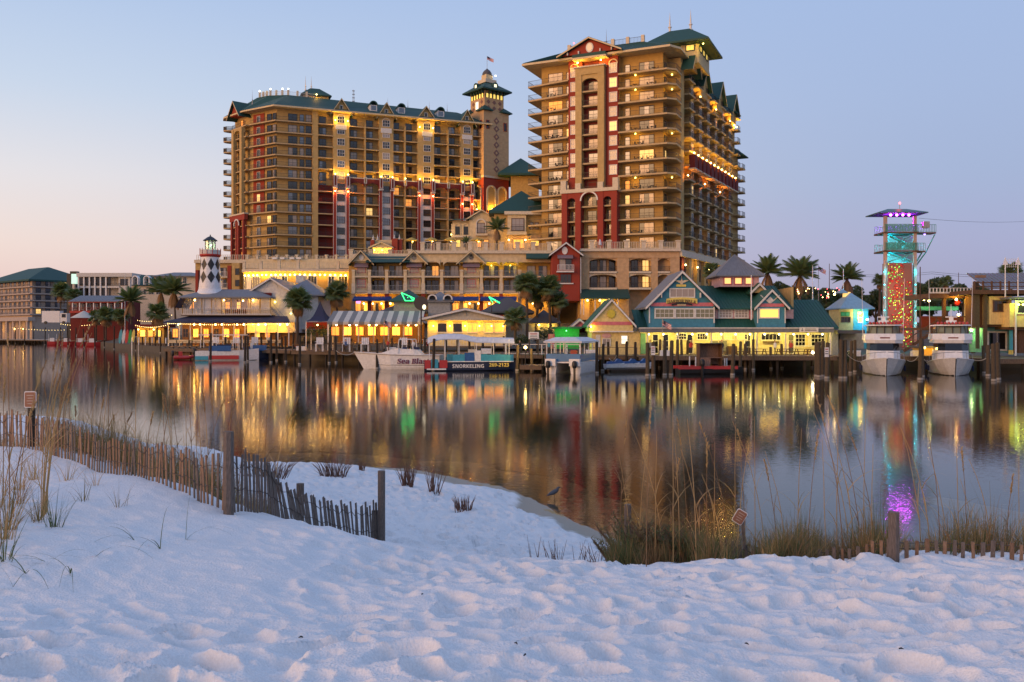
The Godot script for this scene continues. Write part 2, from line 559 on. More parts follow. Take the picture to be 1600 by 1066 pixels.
# ---- sand: a dune whose crest lies in front of the eye, a lower beach behind it and the shore of the harbour
const HILLS := [
	# x, distance, height
	[-12, -6, 2.9], [0, -6, 2.95], [12, -6, 2.9], [-6, 0, 2.88], [0, 0, 2.85], [6, 0, 2.85],
	[-3, 4, 2.84], [0, 4, 2.84], [3, 4, 2.84], [-7, 4, 2.84], [7, 4, 2.80],
	[-6, 7, 2.80], [-4, 7, 2.76], [-2.2, 7, 2.60], [0, 6.4, 2.56], [2, 6.4, 2.55], [4, 6.4, 2.56], [7, 6.4, 2.52],
	[-8, 9, 2.80], [-5.5, 9, 2.78], [-3.0, 9.1, 2.62], [-2.2, 8.6, 2.48], [-0.8, 8.0, 2.28], [0.8, 8.0, 2.30], [2.2, 8.2, 2.33], [4.0, 8.4, 2.33], [5.6, 8.4, 2.28], [8.5, 8.6, 2.25],
	[-7.1, 13, 2.74], [-5.9, 12, 2.72], [-4.4, 10.6, 2.73], [-3.67, 9.9, 2.74], [-2.7, 10.0, 2.36], [-2.6, 10.6, 2.10], [-2.3, 11.5, 1.70], [-1.9, 12.4, 1.38], [-1.8, 12.9, 1.28], [-1.2, 10.5, 1.85],
	[-11, 20, 2.50], [-9, 18, 2.36], [-7.9, 16.6, 2.32], [-6, 14.4, 2.36], [-4.3, 12.4, 2.36], [-3.2, 11.6, 2.05], [-15, 22, 2.4], [-25, 22, 2.4],
	[-6, 18.5, 1.3], [-4, 14.5, 1.35], [-3, 13, 1.30], [-9, 23, 1.4], [-14, 26, 1.0],
	[0.2, 12.5, 1.18], [0.8, 10.5, 1.62], [1.4, 14, 0.92], [1.4, 9.2, 2.0], [3.0, 10.0, 1.75], [2.5, 12, 1.10], [4.2, 10.5, 1.65], [6.5, 10.2, 1.7], [10, 10.5, 1.6],
	[-3, 17, 1.05], [-1, 16, 0.98], [-4.5, 22, 0.72], [-2.5, 21, 0.76], [-0.6, 19, 0.68], [0.8, 17, 0.55],
	[-6, 26, 0.48], [-3.6, 25, 0.42], [-1.4, 23, 0.36],
	[-8.4, 31.9, 0.0], [-5.6, 31.4, 0.0], [-3.1, 29.3, 0.0], [-0.94, 26.2, 0.0], [0.8, 22.4, 0.0], [1.97, 19.7, 0.0], [2.6, 17.4, 0.0], [4, 15.4, 0.0], [7, 13.8, 0.0], [12, 13.4, 0.0], [20, 13, 0.0], [-14, 30.5, 0.0], [-22, 28.5, 0.0], [-34, 27, 0.0],
	[-8.4, 33.6, -0.22], [-5.4, 33.2, -0.22], [-2.4, 31.2, -0.22], [0.2, 28.4, -0.22], [2.0, 24.6, -0.22], [3.2, 21.4, -0.22], [3.9, 19.2, -0.22], [5.2, 17.2, -0.22], [7.6, 16.0, -0.25],
	[-8, 38, -1.7], [-3, 36, -1.7], [2.5, 32, -1.7], [5, 27, -1.7], [6.5, 22, -1.7], [9, 19, -1.7], [14, 17, -1.7], [20, 16.5, -1.7], [-15, 34, -1.7], [-24, 32, -1.7], [-36, 31, -1.7], [9, 26, -1.9], [9, 36, -1.9], [0, 42, -1.9], [-20, 42, -1.9], [22, 30, -1.9], [-12, 46, -1.9], [14, 46, -1.9],
]
const GX0 := -44.0
const GZ0 := -7.0
const GS := 0.4
const GW := 221
const GH := 140
var coarse := PackedFloat32Array()
func coarse_heights() -> void:
	coarse.resize(GW * GH)
	var hx := PackedVector3Array()
	for a in HILLS: hx.append(Vector3(a[0], a[1], a[2]))
	for j in GH:
		for i in GW:
			var x := GX0 + i * GS
			var d := GZ0 + j * GS
			var sw := 0.0
			var s := 0.0
			for p in hx:
				var q := (p.x - x) * (p.x - x) + (p.y - d) * (p.y - d) + 0.12
				var w := 1.0 / (q * q)
				sw += w
				s += w * p.z
			coarse[j * GW + i] = s / sw
	for pass_ in 2:   # soften the bumps of the interpolation
		var c := coarse.duplicate()
		for j in range(1, GH - 1):
			for i in range(1, GW - 1):
				var k := j * GW + i
				coarse[k] = c[k] * 0.4 + (c[k - 1] + c[k + 1] + c[k - GW] + c[k + GW]) * 0.15
func dune(x: float, d: float) -> float:
	var u := clampf((x - GX0) / GS, 1.0, GW - 2.01)
	var w := clampf((d - GZ0) / GS, 1.0, GH - 2.01)
	var i := int(u)
	var j := int(w)
	var a := u - i
	var b := w - j
	a = a * a * (3 - 2 * a)
	b = b * b * (3 - 2 * b)
	var k := j * GW + i
	return lerpf(lerpf(coarse[k], coarse[k + 1], a), lerpf(coarse[k + GW], coarse[k + GW + 1], a), b)
func hash2(i: int, j: int, s: int) -> float:
	var h := (i * 374761393 + j * 668265263 + s * 974634777) & 0x7fffffff
	h = ((h ^ (h >> 13)) * 1274126177) & 0x7fffffff
	return float((h ^ (h >> 16)) & 0xffff) / 65535.0
func treads(x: float, z: float, cell: float, s: int, depth: float, share: float) -> float:   # trodden hollows with a soft rim, one in most cells of a grid
	var ci := floori(x / cell)
	var cj := floori(z / cell)
	var sum := 0.0
	for j in range(cj - 1, cj + 2):
		for i in range(ci - 1, ci + 2):
			if hash2(i, j, s + 5) > share: continue
			var px := (i + 0.1 + 0.8 * hash2(i, j, s)) * cell
			var pz := (j + 0.1 + 0.8 * hash2(i, j, s + 1)) * cell
			var an := hash2(i, j, s + 2) * 3.1416
			var ca := cos(an)
			var sa := sin(an)
			var dx := x - px
			var dz := z - pz
			var e := (dx * ca + dz * sa) / (cell * (0.42 + 0.30 * hash2(i, j, s + 3)))
			var f := (dz * ca - dx * sa) / (cell * (0.26 + 0.20 * hash2(i, j, s + 4)))
			var q := e * e + f * f
			if q > 3.2: continue
			var amp := depth * (0.45 + 0.75 * hash2(i, j, s + 6))
			sum += amp * (-exp(-q * q * q * 1.1) * (1.0 + 0.6 * e) + 0.22 * exp(-(q - 1.35) * (q - 1.35) * 5.0) * (1.0 + 0.6 * e))
	return sum
func sand() -> void:
	coarse_heights()
	var n1 := FastNoiseLite.new()
	n1.frequency = 0.55
	n1.fractal_octaves = 3
	n1.seed = 3
	var n2 := FastNoiseLite.new()
	n2.frequency = 3.0
	n2.fractal_octaves = 2
	n2.seed = 9
	var cols := 760
	var zs := [4.0, 2.6, 2.2]
	var d := 2.2
	while d < 45.0:
		d += clampf(0.0042 * d * (1.0 if d < 14 else 1.9), 0.012, 0.5)
		zs.append(d)
	zs.remove_at(0)
	var ds := [-6.0, -3.0, -1.0, 0.5, 1.5]
	var rows_d := ds + zs.slice(1)
	var v := PackedVector3Array()
	var c := PackedColorArray()
	for dist in rows_d:
		var half: float = 5.0 + maxf(dist, 0.0) * 0.72
		for i in cols + 1:
			var s := float(i) / cols * 2 - 1
			var x := s * half
			var y := dune(x, dist)
			var land := smoothstep(0.0, 0.25, y)
			if y > -0.5 and dist > 1.0:
				y += 0.03 * n1.get_noise_2d(x, dist) * land
				var left := smoothstep(-0.6, -2.4, x + (dist - 7.0) * 0.16) * smoothstep(4.7, 6.0, dist + x * 0.10)      # the wind-smoothed flank of the dune
				if dist < 15.0:
					var near := 1.0 - smoothstep(8.5, 10.5, dist)
					var amt: float = near * (1.0 - 0.86 * left)
					if amt > 0.02:
						y += amt * (treads(x + 0.06 * n1.get_noise_2d(x * 3, dist * 3), dist, 0.31, 11, 0.058, 0.92) + treads(x, dist, 0.17, 31, 0.018, 0.85))
					y += left * 0.0016 * sin(38.0 * (dist * 0.8 + x * 0.6) + 14.0 * n1.get_noise_2d(x, dist))
				if dist > 8.0:
					var far := smoothstep(8.5, 11.0, dist) * land * (1.0 - smoothstep(1.7, 2.2, y))
					if far > 0.02: y += far * treads(x, dist, 0.25, 51, 0.065, 0.95)
				y += 0.004 * n2.get_noise_2d(x, dist) * (0.3 + land)
			var wet := y + 0.035 * n1.get_noise_2d(x * 2.2, dist * 2.2)
			var col := Color(0.84, 0.835, 0.83)
			if wet < 0.10:
				col = col.lerp(Color(0.40, 0.35, 0.28), smoothstep(0.10, 0.045, wet))      # wet rim of the beach
				if wet < -0.01: col = Color(0.42, 0.29, 0.12)      # tea-stained sand on the bed
			v.append(Vector3(x, y, -dist))
			c.append(col)
	var w := cols + 1
	var idx := PackedInt32Array()
	var nn := PackedVector3Array()
	nn.resize(v.size())
	var R: int = rows_d.size()
	for j in R:
		for i in w:
			var a := v[j * w + mini(i + 1, cols)] - v[j * w + maxi(i - 1, 0)]
			var b := v[mini(j + 1, R - 1) * w + i] - v[maxi(j - 1, 0) * w + i]
			nn[j * w + i] = a.cross(b).normalized()
	for j in R - 1:
		for i in cols:
			var k := j * w + i
			idx.append_array(PackedInt32Array([k, k + w, k + 1, k + 1, k + w, k + w + 1]))
	var a := []
	a.resize(Mesh.ARRAY_MAX)
	a[Mesh.ARRAY_VERTEX] = v
	a[Mesh.ARRAY_NORMAL] = nn
	a[Mesh.ARRAY_COLOR] = c
	a[Mesh.ARRAY_INDEX] = idx
	var m := ArrayMesh.new()
	m.add_surface_from_arrays(Mesh.PRIMITIVE_TRIANGLES, a)
	var sm := mat("sand", 1, 1, 1, 0.95, "sand", 0.9)
	sm.vertex_color_use_as_albedo = true
	sm.normal_enabled = true
	sm.normal_texture = TX["grains"]
	sm.normal_scale = 0.5
	var o := put(self, "sand_dune", m, sm)
	meta(o, "white sand dune and beach trodden full of footprints", "sand", "", "structure")
	print("sand rows ", R)

func harbour_water() -> void:
	var m := MB.new()
	m.quad(V(-1500, 0, -8), V(1500, 0, -8), V(1500, 0, -1500), V(-1500, 0, -1500))
	var w := StandardMaterial3D.new()
	w.resource_name = "water"
	w.albedo_color = Color(lin(0.010, 0.009, 0.006), 0.56)
	w.transparency = BaseMaterial3D.TRANSPARENCY_ALPHA
	w.roughness = 0.04
	w.metallic_specular = 0.45
	w.normal_enabled = true
	w.normal_texture = noise_tex(0.02, 0, 1, 1024, 5.0, FastNoiseLite.TYPE_SIMPLEX_SMOOTH, 3)
	w.normal_scale = 0.06
	w.uv1_triplanar = true
	w.uv1_world_triplanar = true
	w.uv1_scale = Vector3(0.10, 0.10, 0.22)
	meta(put(self, "harbour_water", m, w), "calm dark harbour water mirroring lights", "water", "", "structure")
	var b := MB.new()
	b.quad(V(-1500, -1.25, 20), V(1500, -1.25, 20), V(1500, -1.25, -1500), V(-1500, -1.25, -1500))
	mat("mud", 0.03, 0.024, 0.012, 0.95, "mottle", 0.1)
	meta(put(self, "harbour_bed", b, "mud"), "dark mud bed of the harbour", "seabed", "", "structure")

const SHORE := [[2400, 104], [1650, 110], [1500, 112], [1300, 117], [1000, 118], [850, 122], [700, 129], [550, 136], [430, 148], [300, 166], [262, 186], [205, 226], [150, 300], [60, 390], [-120, 430], [-900, 470]]
func far_ground() -> void:
	# the land across the harbour: a low quay, rising to a bluff behind the waterfront
	var rows := [[0.0, 1.45], [22.0, 1.5], [40.0, 2.6], [62.0, 6.4], [140.0, 7.2], [1500.0, 8.0]]
	var m := MB.new()
	for k in SHORE.size() - 1:
		var a = SHORE[k]
		var b = SHORE[k + 1]
		var p := Vector2(gx(a[0], a[1]), -float(a[1]))
		var q := Vector2(gx(b[0], b[1]), -float(b[1]))
		m.quad(V(q.x, -1.3, q.y), V(p.x, -1.3, p.y), V(p.x, 1.45, p.y), V(q.x, 1.45, q.y))
		for r in rows.size() - 1:
			var r0 = rows[r]
			var r1 = rows[r + 1]
			var low: float = 0.35 if a[0] < 330 else 1.0
			var h0: float = 1.45 + (r0[1] - 1.45) * low
			var h1: float = 1.45 + (r1[1] - 1.45) * low
			var wide := 1.0 + 0.0
			m.quad(V(q.x * (1 + r0[0] / b[1] * wide), h0, q.y - r0[0]), V(p.x * (1 + r0[0] / a[1] * wide), h0, p.y - r0[0]), V(p.x * (1 + r1[0] / a[1] * wide), h1, p.y - r1[0]), V(q.x * (1 + r1[0] / b[1] * wide), h1, q.y - r1[0]))
	meta(put(self, "far_ground", m, "earth"), "land across the harbour behind the quay", "ground", "", "structure")

func pick_glass(kind: int) -> String:
	var r := rng.randf()
	if kind == 0:      # the left tower: dark panes
		return "glass_dim" if r < 0.55 else "glass" if r < 0.85 else "glass_curtain" if r < 0.955 else "lit_orange" if r < 0.97 else "lit_window"
	return "glass_curtain" if r < 0.62 else "glass" if r < 0.93 else "lit_window" if r < 0.97 else "lit_orange"
func arch_ring(r: float, b: float, legs: float, depth: float, k := 12) -> ArrayMesh:   # round-headed surround: inner radius, width, height of the legs below the spring
	var key := "arch%.2f_%.2f_%.2f_%.2f" % [r, b, legs, depth]
	if not cache.has(key):
		var p := PackedVector2Array()
		p.append(Vector2(r + b, -legs))
		for i in k + 1: p.append(Vector2(cos(PI * i / k), sin(PI * i / k)) * (r + b))
		p.append(Vector2(-r - b, -legs))
		p.append(Vector2(-r, -legs))
		for i in k + 1: p.append(Vector2(-cos(PI * i / k), sin(PI * i / k)) * r)
		p.append(Vector2(r, -legs))
		var m := MB.new()
		m.prism(p, 0, depth)
		cache[key] = m.mesh()
	return cache[key]
func arch_spandrel(w: float, h: float, rise: float, depth: float) -> ArrayMesh:   # lintel of height h whose lower edge is arched
	var key := "spn%.2f_%.2f_%.2f_%.2f" % [w, h, rise, depth]
	if not cache.has(key):
		var p := PackedVector2Array([Vector2(w / 2, h), Vector2(-w / 2, h), Vector2(-w / 2, 0)])
		for i in range(1, 12): p.append(Vector2(-w / 2 * cos(PI * i / 12), rise * sin(PI * i / 12)))
		p.append(Vector2(w / 2, 0))
		var m := MB.new()
		m.prism(p, 0, depth)
		cache[key] = m.mesh()
	return cache[key]
func roof_poly(eave: Array, top: Array, y: float, h: float, th := 0.35) -> MB:
	var m := MB.new()
	var k := eave.size()
	for i in k:
		var j := (i + 1) % k
		var a := V(eave[i].x, y, eave[i].y)
		var b := V(eave[j].x, y, eave[j].y)
		m.quad(a, b, V(top[j].x, y + h, top[j].y), V(top[i].x, y + h, top[i].y))
	var p := PackedVector2Array()
	for q in top: p.append(q)
	m.slabp(p, y + h - 0.1, y + h + 0.02)
	return m
func eave_band(parent, eave: Array, y: float, th: float, mat_, called := "fascia") -> void:
	var p := PackedVector2Array()
	for q in eave: p.append(q)
	var m := MB.new()
	m.slabp(p, y - th, y - 0.01)
	put(parent, called, m, mat_)
func gable_front(parent: Node3D, w: float, y0: float, rise: float, zf: float, back: float, cx: float, wall: String, over := 0.5, roof := "green_roof") -> void:   # gabled dormer: wall triangle, roof running back, white rakes
	var g := MB.new()
	g.prism(PackedVector2Array([Vector2(-w / 2, 0), Vector2(w / 2, 0), Vector2(0, rise)]), -back, 0)
	put(parent, "gable", g, wall, T(V(cx, y0, zf)))
	var s := rise / (w / 2)
	var ww := w / 2 + over
	var r := MB.new()
	var q := MB.new()
	for sd in [-1.0, 1.0]:
		var lo := V(sd * ww, -over * s, 0)
		var hi := V(0, rise, 0)
		var nn := V(sd * rise, w / 2, 0).normalized()
		var a := lo + nn * 0.06
		var b := hi + V(0, 0.06 / nn.y, 0)
		var t := V(0, 0.28, 0)
		var pts := [a, b, b + t, a + t]
		var po := PackedVector2Array()
		for e in pts: po.append(Vector2(e.x, e.y))
		r.prism(po, -back, over)
		var po2 := PackedVector2Array()
		for e in [a - V(0, 0.10, 0), b - V(0, 0.10, 0), b + t * 0.75, a + t * 0.75]: po2.append(Vector2(e.x, e.y))
		q.prism(po2, over + 0.004, over + 0.09)
	put(parent, "gable_roof", r, roof, T(V(cx, y0, zf)))
	put(parent, "rake_board", q, "cream_stucco" if roof == "green_roof" else "white_trim", T(V(cx, y0, zf)))
func spire(parent: Node3D, p: Vector3, h: float, r := 0.14, mat_ := "white_trim", called := "spire") -> void:
	var m := MB.new()
	m.lathe([[r * 2.2, 0], [r * 2.2, h * 0.06], [r, h * 0.1], [r, h * 0.25], [r * 1.7, h * 0.3], [r * 0.8, h * 0.36], [0.01, h]], 8)
	put(parent, called, m, mat_, T(p))

const WARM := Color(1.0, 0.74, 0.22)

func left_tower() -> void:
	var t := thing("hotel_tower", "long tan hotel block with green roof and rows of balconies on the left", "hotel", T(V(-63.6, 0, -240), 0.358), "resort hotel towers")
	var home := t.transform
	fr = home
	var top := 61.5
	var pitch := 3.06
	var core := MB.new()
	core.slabp(PackedVector2Array([Vector2(60, -1.8), Vector2(60, -20), Vector2(-9.0, -20), Vector2(-9.0, -17.4), Vector2(-4.8, -8.9), Vector2(0.75, -1.5), Vector2(10.05, -1.5), Vector2(10.05, -1.8)]), 6, 65.0)
	put(t, "wall", core, "tan_stucco")
	span(t, "wall_strip", "tan_stucco", V(10.0, 6, -1.78), V(11.5, 65, 0))
	var ebays := [[11.52, 15.55], [20.0, 24.2], [24.6, 28.25], [32.4, 35.4], [36.0, 39.3], [44.2, 48.05], [48.6, 52.0], [55.9, 60.0]]
	var wbays := [[15.58, 19.98, 17.7], [28.28, 32.38, 30.3], [39.33, 44.18, 42.1], [52.02, 55.88, 54.0]]
	for x in [24.4, 35.7, 48.33]:
		span(t, "column", "tan_stucco", V(x - 0.2, 6, -1.78), V(x + 0.2, 62.5, 0.15))
	span(t, "column", "tan_stucco", V(59.99, 6, -1.78), V(60.5, 65, 0.05))
	for w in wbays:
		span(t, "bay_wall", "tan_stucco", V(w[0], 45.4, -1.78), V(w[1], 65, 0))
		span(t, "bay_wall", "white_wall", V(w[0] + 0.9, 6, -1.78), V(w[1] - 0.9, 45.38, -0.1))
		for x in [w[0] + 0.45, w[1] - 0.45]:
			span(t, "pilaster", "brick_red", V(x - 0.45, 6, -1.78), V(x + 0.45, 44.0, 0.25))
			for e in [-0.42, 0.42]: span(t, "pilaster_edge", "white_trim", V(x + e - 0.05, 6, 0.24), V(x + e + 0.05, 44.0, 0.30))
			span(t, "planter", "dark_red", V(x - 0.55, 44.4, -0.2), V(x + 0.55, 47.5, 1.1))
			put(t, "planter_frame", frame_mesh(0.62, 2.6, 1, 1, 0.16, 0.1), "white_trim", T(V(x, 45.95, 1.13)))
			lamp(t, V(x, 47.85, 0.85), "bulb_warm", WARM, 62, 0.28)
			bar(t, "bracket", "white_trim", V(x, 44.2, 0.55), V(1.2, 0.36, 0.9))
	for i in wbays.size():
		var w = wbays[i]
		gable_front(t, w[1] - w[0] + 0.2, 65.0, 3.4, 0.1, 7.0, (w[0] + w[1]) / 2, "tan_stucco", 0.7)
		win(t, 0.7, 1.0, 1, 1, T(V((w[0] + w[1]) / 2, 66.3, 0.12)), "glass_black", "white_trim", 0.12)
		span(t, "juliet_rail", "white_trim", V(w[2] - 1.5, 60.2, 0.02), V(w[2] + 1.5, 61.55, 0.3))
		if i == 0 or i == 2:
			for x in [w[0] + 0.5, w[1] - 0.5]: lamp(t, V(x, 62.6, 0.6), "bulb_warm", WARM, 46, 0.3)
		if i != 1:
			for x in [w[0] + 0.45, w[1] - 0.45]: lamp(t, V(x, 43.2 if i < 3 else 41.5, 0.62), "bulb_warm", Color(1.0, 0.5, 0.10), 70, 0.28)
		put(t, "window_arch", arch_ring(1.0, 0.18, 0.05, 0.12), "white_trim", T(V(w[2], 63.3, 0.02)))
	# red band of arches between the bays
	for e in [[20.0, 24.2], [24.6, 28.25], [32.4, 35.4], [36.0, 39.3], [44.2, 48.05], [48.6, 52.0]]:
		put(t, "red_band", arch_spandrel(e[1] - e[0] - 0.02, 2.3, 1.2, 0.3), "dark_red", T(V((e[0] + e[1]) / 2, 44.7, 0.1)))
		span(t, "band_rail", "white_trim", V(e[0], 47.02, 0.1), V(e[1], 47.2, 0.45))
		put(t, "top_arch", arch_spandrel(e[1] - e[0] - 0.02, 1.2, 0.9, 0.25), "tan_stucco", T(V((e[0] + e[1]) / 2, 63.8, -0.3)))
	for x in [24.4, 35.7, 48.33]:
		put(t, "planter_frame", frame_mesh(0.5, 1.4, 1, 1, 0.16, 0.1), "white_trim", T(V(x, 46.6, 0.5)))
	for x in [35.7]: lamp(t, V(x, 47.8, 0.5), "bulb_warm", WARM, 42, 0.26)
	span(t, "side_cladding", "dark_red", V(11.52, 6, -1.79), V(15.5, 45.0, -1.70))
	# floors
	var C := facing(V(-6.0, 0, -8.1), V(0, 0, 0))
	var B := facing(V(-9.7, 0, -17.5), V(-6.0, 0, -8.1))
	var bow := PackedVector2Array()
	for i in 13: bow.append(Vector2(-9.3, -18.6) + Vector2(-sin(PI * i / 12) * 2.9, cos(PI * i / 12) * 1.5))
	for k in 14:
		var y := top - pitch * k
		var lift := T(V(0, y, 0))
		for e in ebays:
			var cx: float = (e[0] + e[1]) / 2
			var wd: float = e[1] - e[0]
			if y < 44.0 or y > 47.5:
				span(t, "balcony_slab", "slab", V(e[0] + 0.01, y - 0.28, -1.79), V(e[1] - 0.01, y, 0.12))
			railing(t, V(e[0] + 0.05, y, 0.02), V(e[1] - 0.05, y, 0.02))
			win(t, 1.7, 2.2, 2, 1, T(V(cx - wd * 0.14, y + 1.12, -1.79)), pick_glass(0), "dark_frame", 0.1)
		for w in wbays:
			if absf(y - 46.2) > 0.5 or true:
				win(t, 1.9, 1.7, 3, 2, T(V(w[2], y + 1.45, 0.01 if y > 45 else -0.09)), pick_glass(0), "dark_frame" if y < 45 else "white_trim", 0.1, 0.12, 0.07)
		var p := PackedVector2Array([Vector2(9.96, 0.2), Vector2(0.1, 0.2), Vector2(-6.0, -7.95), Vector2(-4.7, -8.9), Vector2(0.9, -1.45), Vector2(9.96, -1.45)])
		var s := MB.new()
		s.slabp(p, -0.3, 0)
		put(t, "balcony_slab", cache_mesh("t1corner", s), "slab", lift)
		railing(t, V(0.15, y, 0.1), V(9.9, y, 0.1))
		railing(t, V(-5.8, y, -7.85), V(0.1, y, 0.05))
		win(t, 2.2, 2.2, 2, 1, T(V(4.87, y + 1.15, -1.49)), pick_glass(0), "dark_frame")
		win(t, 1.0, 2.2, 1, 1, T(V(7.32, y + 1.15, -1.49)), pick_glass(0), "dark_frame")
		win(t, 1.45, 1.8, 2, 2, T(V(9.15, y + 1.4, -1.49)), pick_glass(0), "dark_frame")
		for a in [[2.4, 1.1], [6.6, 1.5], [8.6, 1.1]]:
			win(t, a[1], 2.1, 2, 1, C * T(V(a[0], y + 1.1, -1.27)), pick_glass(0), "white_trim" if a[0] < 3 else "dark_frame")
		if y > 36: put(t, "side_cladding", unit(), "brick_red", C * Transform3D(Basis.from_scale(V(4.4, pitch - 0.3, 0.06)), V(2.4, y + 1.38, -1.31)))
		# end bay with pilasters
		put(t, "balcony_slab", unit(), "slab", B * Transform3D(Basis.from_scale(V(9.0, 0.28, 1.6)), V(4.9, y - 0.14, -0.2)))
		win(t, 1.5, 2.1, 2, 1, B * T(V(4.2, y + 1.1, -0.82)), pick_glass(1) if k % 3 else "lit_orange", "dark_frame")
		put(t, "railing", rail_mesh(8.6), "rail_dark", B * T(V(4.9, y, 0.55)))
		var bw := MB.new()
		bw.slabp(bow, -0.3, 0)
		put(t, "bow_slab", cache_mesh("t1bow", bw), "slab", lift)
		for i in range(0, 12, 3):
			railing(t, V(bow[i].x, y, bow[i].y), V(bow[i + 3].x, y, bow[i + 3].y), "rail_dark", 1.05, 0.12, 0.05)
	for x in [1.2, 4.3, 5.4, 8.6]:
		put(t, "red_pier", unit(), "brick_red", B * Transform3D(Basis.from_scale(V(0.75, 30.6, 1.0)), V(x, 21.3, 0.62)))
	put(t, "red_lintel", unit(), "brick_red", B * Transform3D(Basis.from_scale(V(9.3, 1.5, 1.02)), V(4.9, 36.2, 0.62)))
	put(t, "cornice", unit(), "stone_trim", B * Transform3D(Basis.from_scale(V(9.6, 0.4, 1.3)), V(4.9, 37.15, 0.62)))
	put(t, "arch_trim", arch_ring(1.3, 0.35, 0.3, 0.2), "white_trim", B * T(V(4.85, 34.3, 1.14)))
	for x in [2.3, 7.4]:
		put(t, "tall_pilaster", unit(), "tan_stucco", B * Transform3D(Basis.from_scale(V(1.3, 23.6, 1.1)), V(x, 49.15, 0.7)))
	put(t, "lintel_arch", arch_spandrel(3.8, 1.6, 1.0, 0.9), "tan_stucco", B * T(V(4.85, 59.4, 0.2)))
	# roof
	var eave := [Vector2(-0.4, 1.5), Vector2(61.3, 1.5), Vector2(61.3, -21.3), Vector2(-12.2, -21.3), Vector2(-12.2, -18.2), Vector2(-7.6, -8.0)]
	put(t, "roof", roof_poly(eave, [Vector2(4, -7), Vector2(54, -9.5), Vector2(54, -11), Vector2(-1, -14), Vector2(-3.5, -13), Vector2(-0.8, -9.6)], 65.2, 5.0), "green_roof")
	eave_band(t, eave, 65.2, 0.4, "cream_stucco")
	fr = home * B
	gable_front(t, 6.0, 64.6, 3.6, 1.6, 6.0, 4.9, "brick_red", 0.8)
	fr = home
	for x in [27.0, 35.0, 46.5]:
		var dm := MB.new()
		dm.box(V(0, 0.9, -1.5), V(2.0, 1.8, 3.0))
		var dn := put(t, "dormer", dm, "white_trim", T(V(x, 66.3, -1.2)))
		put(dn, "dormer_roof", arch_ring(0.9, 0.3, 0.0, 3.2), "green_roof", T(V(x, 68.1, -4.2)))
		put(dn, "pane", unit(), "glass", Transform3D(Basis.from_scale(V(1.4, 1.3, 0.05)), V(x, 67.3, -1.18)))
	var deck := [V(-2.8, 70.2, -12.6), V(-0.2, 70.2, -9.4), V(4.4, 70.2, -7.4), V(12.0, 70.2, -7.6)]
	for i in 3:
		railing(t, deck[i], deck[i + 1], "white_trim", 1.1, 0.3, 0.05, "roof_railing")
		for q in 3:
			var pp: Vector3 = deck[i].lerp(deck[i + 1], q / 3.0)
			bar(t, "roof_post", "stone_trim", pp + V(0, 0.75, 0), V(0.55, 1.5, 0.55))
			if q == 0 or i == 1 and q == 2: lamp(t, pp + V(0, 1.85, 0), "bulb_white", Color(1, 0.9, 0.7), 3.0, 0.28)
	var cu := MB.new()
	cu.hip(8.0, 16.5, -14, -8, 71.4, 2.4, 3.0)
	put(t, "cupola_roof", cu, "green_roof")
	span(t, "cupola_wall", "tan_stucco", V(8.8, 69.5, -13.4), V(15.7, 71.4, -8.6))
	lamp(t, V(12.2, 71.3, -7.7), "bulb_warm", WARM, 21, 0.25)
	for x in [9.6, 11.2]: spire(t, V(x, 73.0, -11), 4.2)
	for x in [-5.0, 33.0, 39.0, 45.5, 51.0]: spire(t, V(x, 69.9 if x > 0 else 67.5, -10), 3.0 if x > 0 else 4.0, 0.08, "metal_grey")
	var mast := MB.new()
	for q in 3: mast.tube([V(0.3 * cos(q * 2.1), 0, 0.3 * sin(q * 2.1)), V(0.15 * cos(q * 2.1), 4.2, 0.15 * sin(q * 2.1))], [0.05, 0.04], 5)
	for q in 4: mast.box(V(0, 0.9 + q, 0), V(0.7, 0.1, 0.5))
	put(t, "antenna_mast", mast, "metal_grey", T(V(23, 70.0, -10)))
	fr = Transform3D.IDENTITY
func cache_mesh(key: String, m: MB) -> ArrayMesh:
	if not cache.has(key): cache[key] = m.mesh()
	return cache[key]

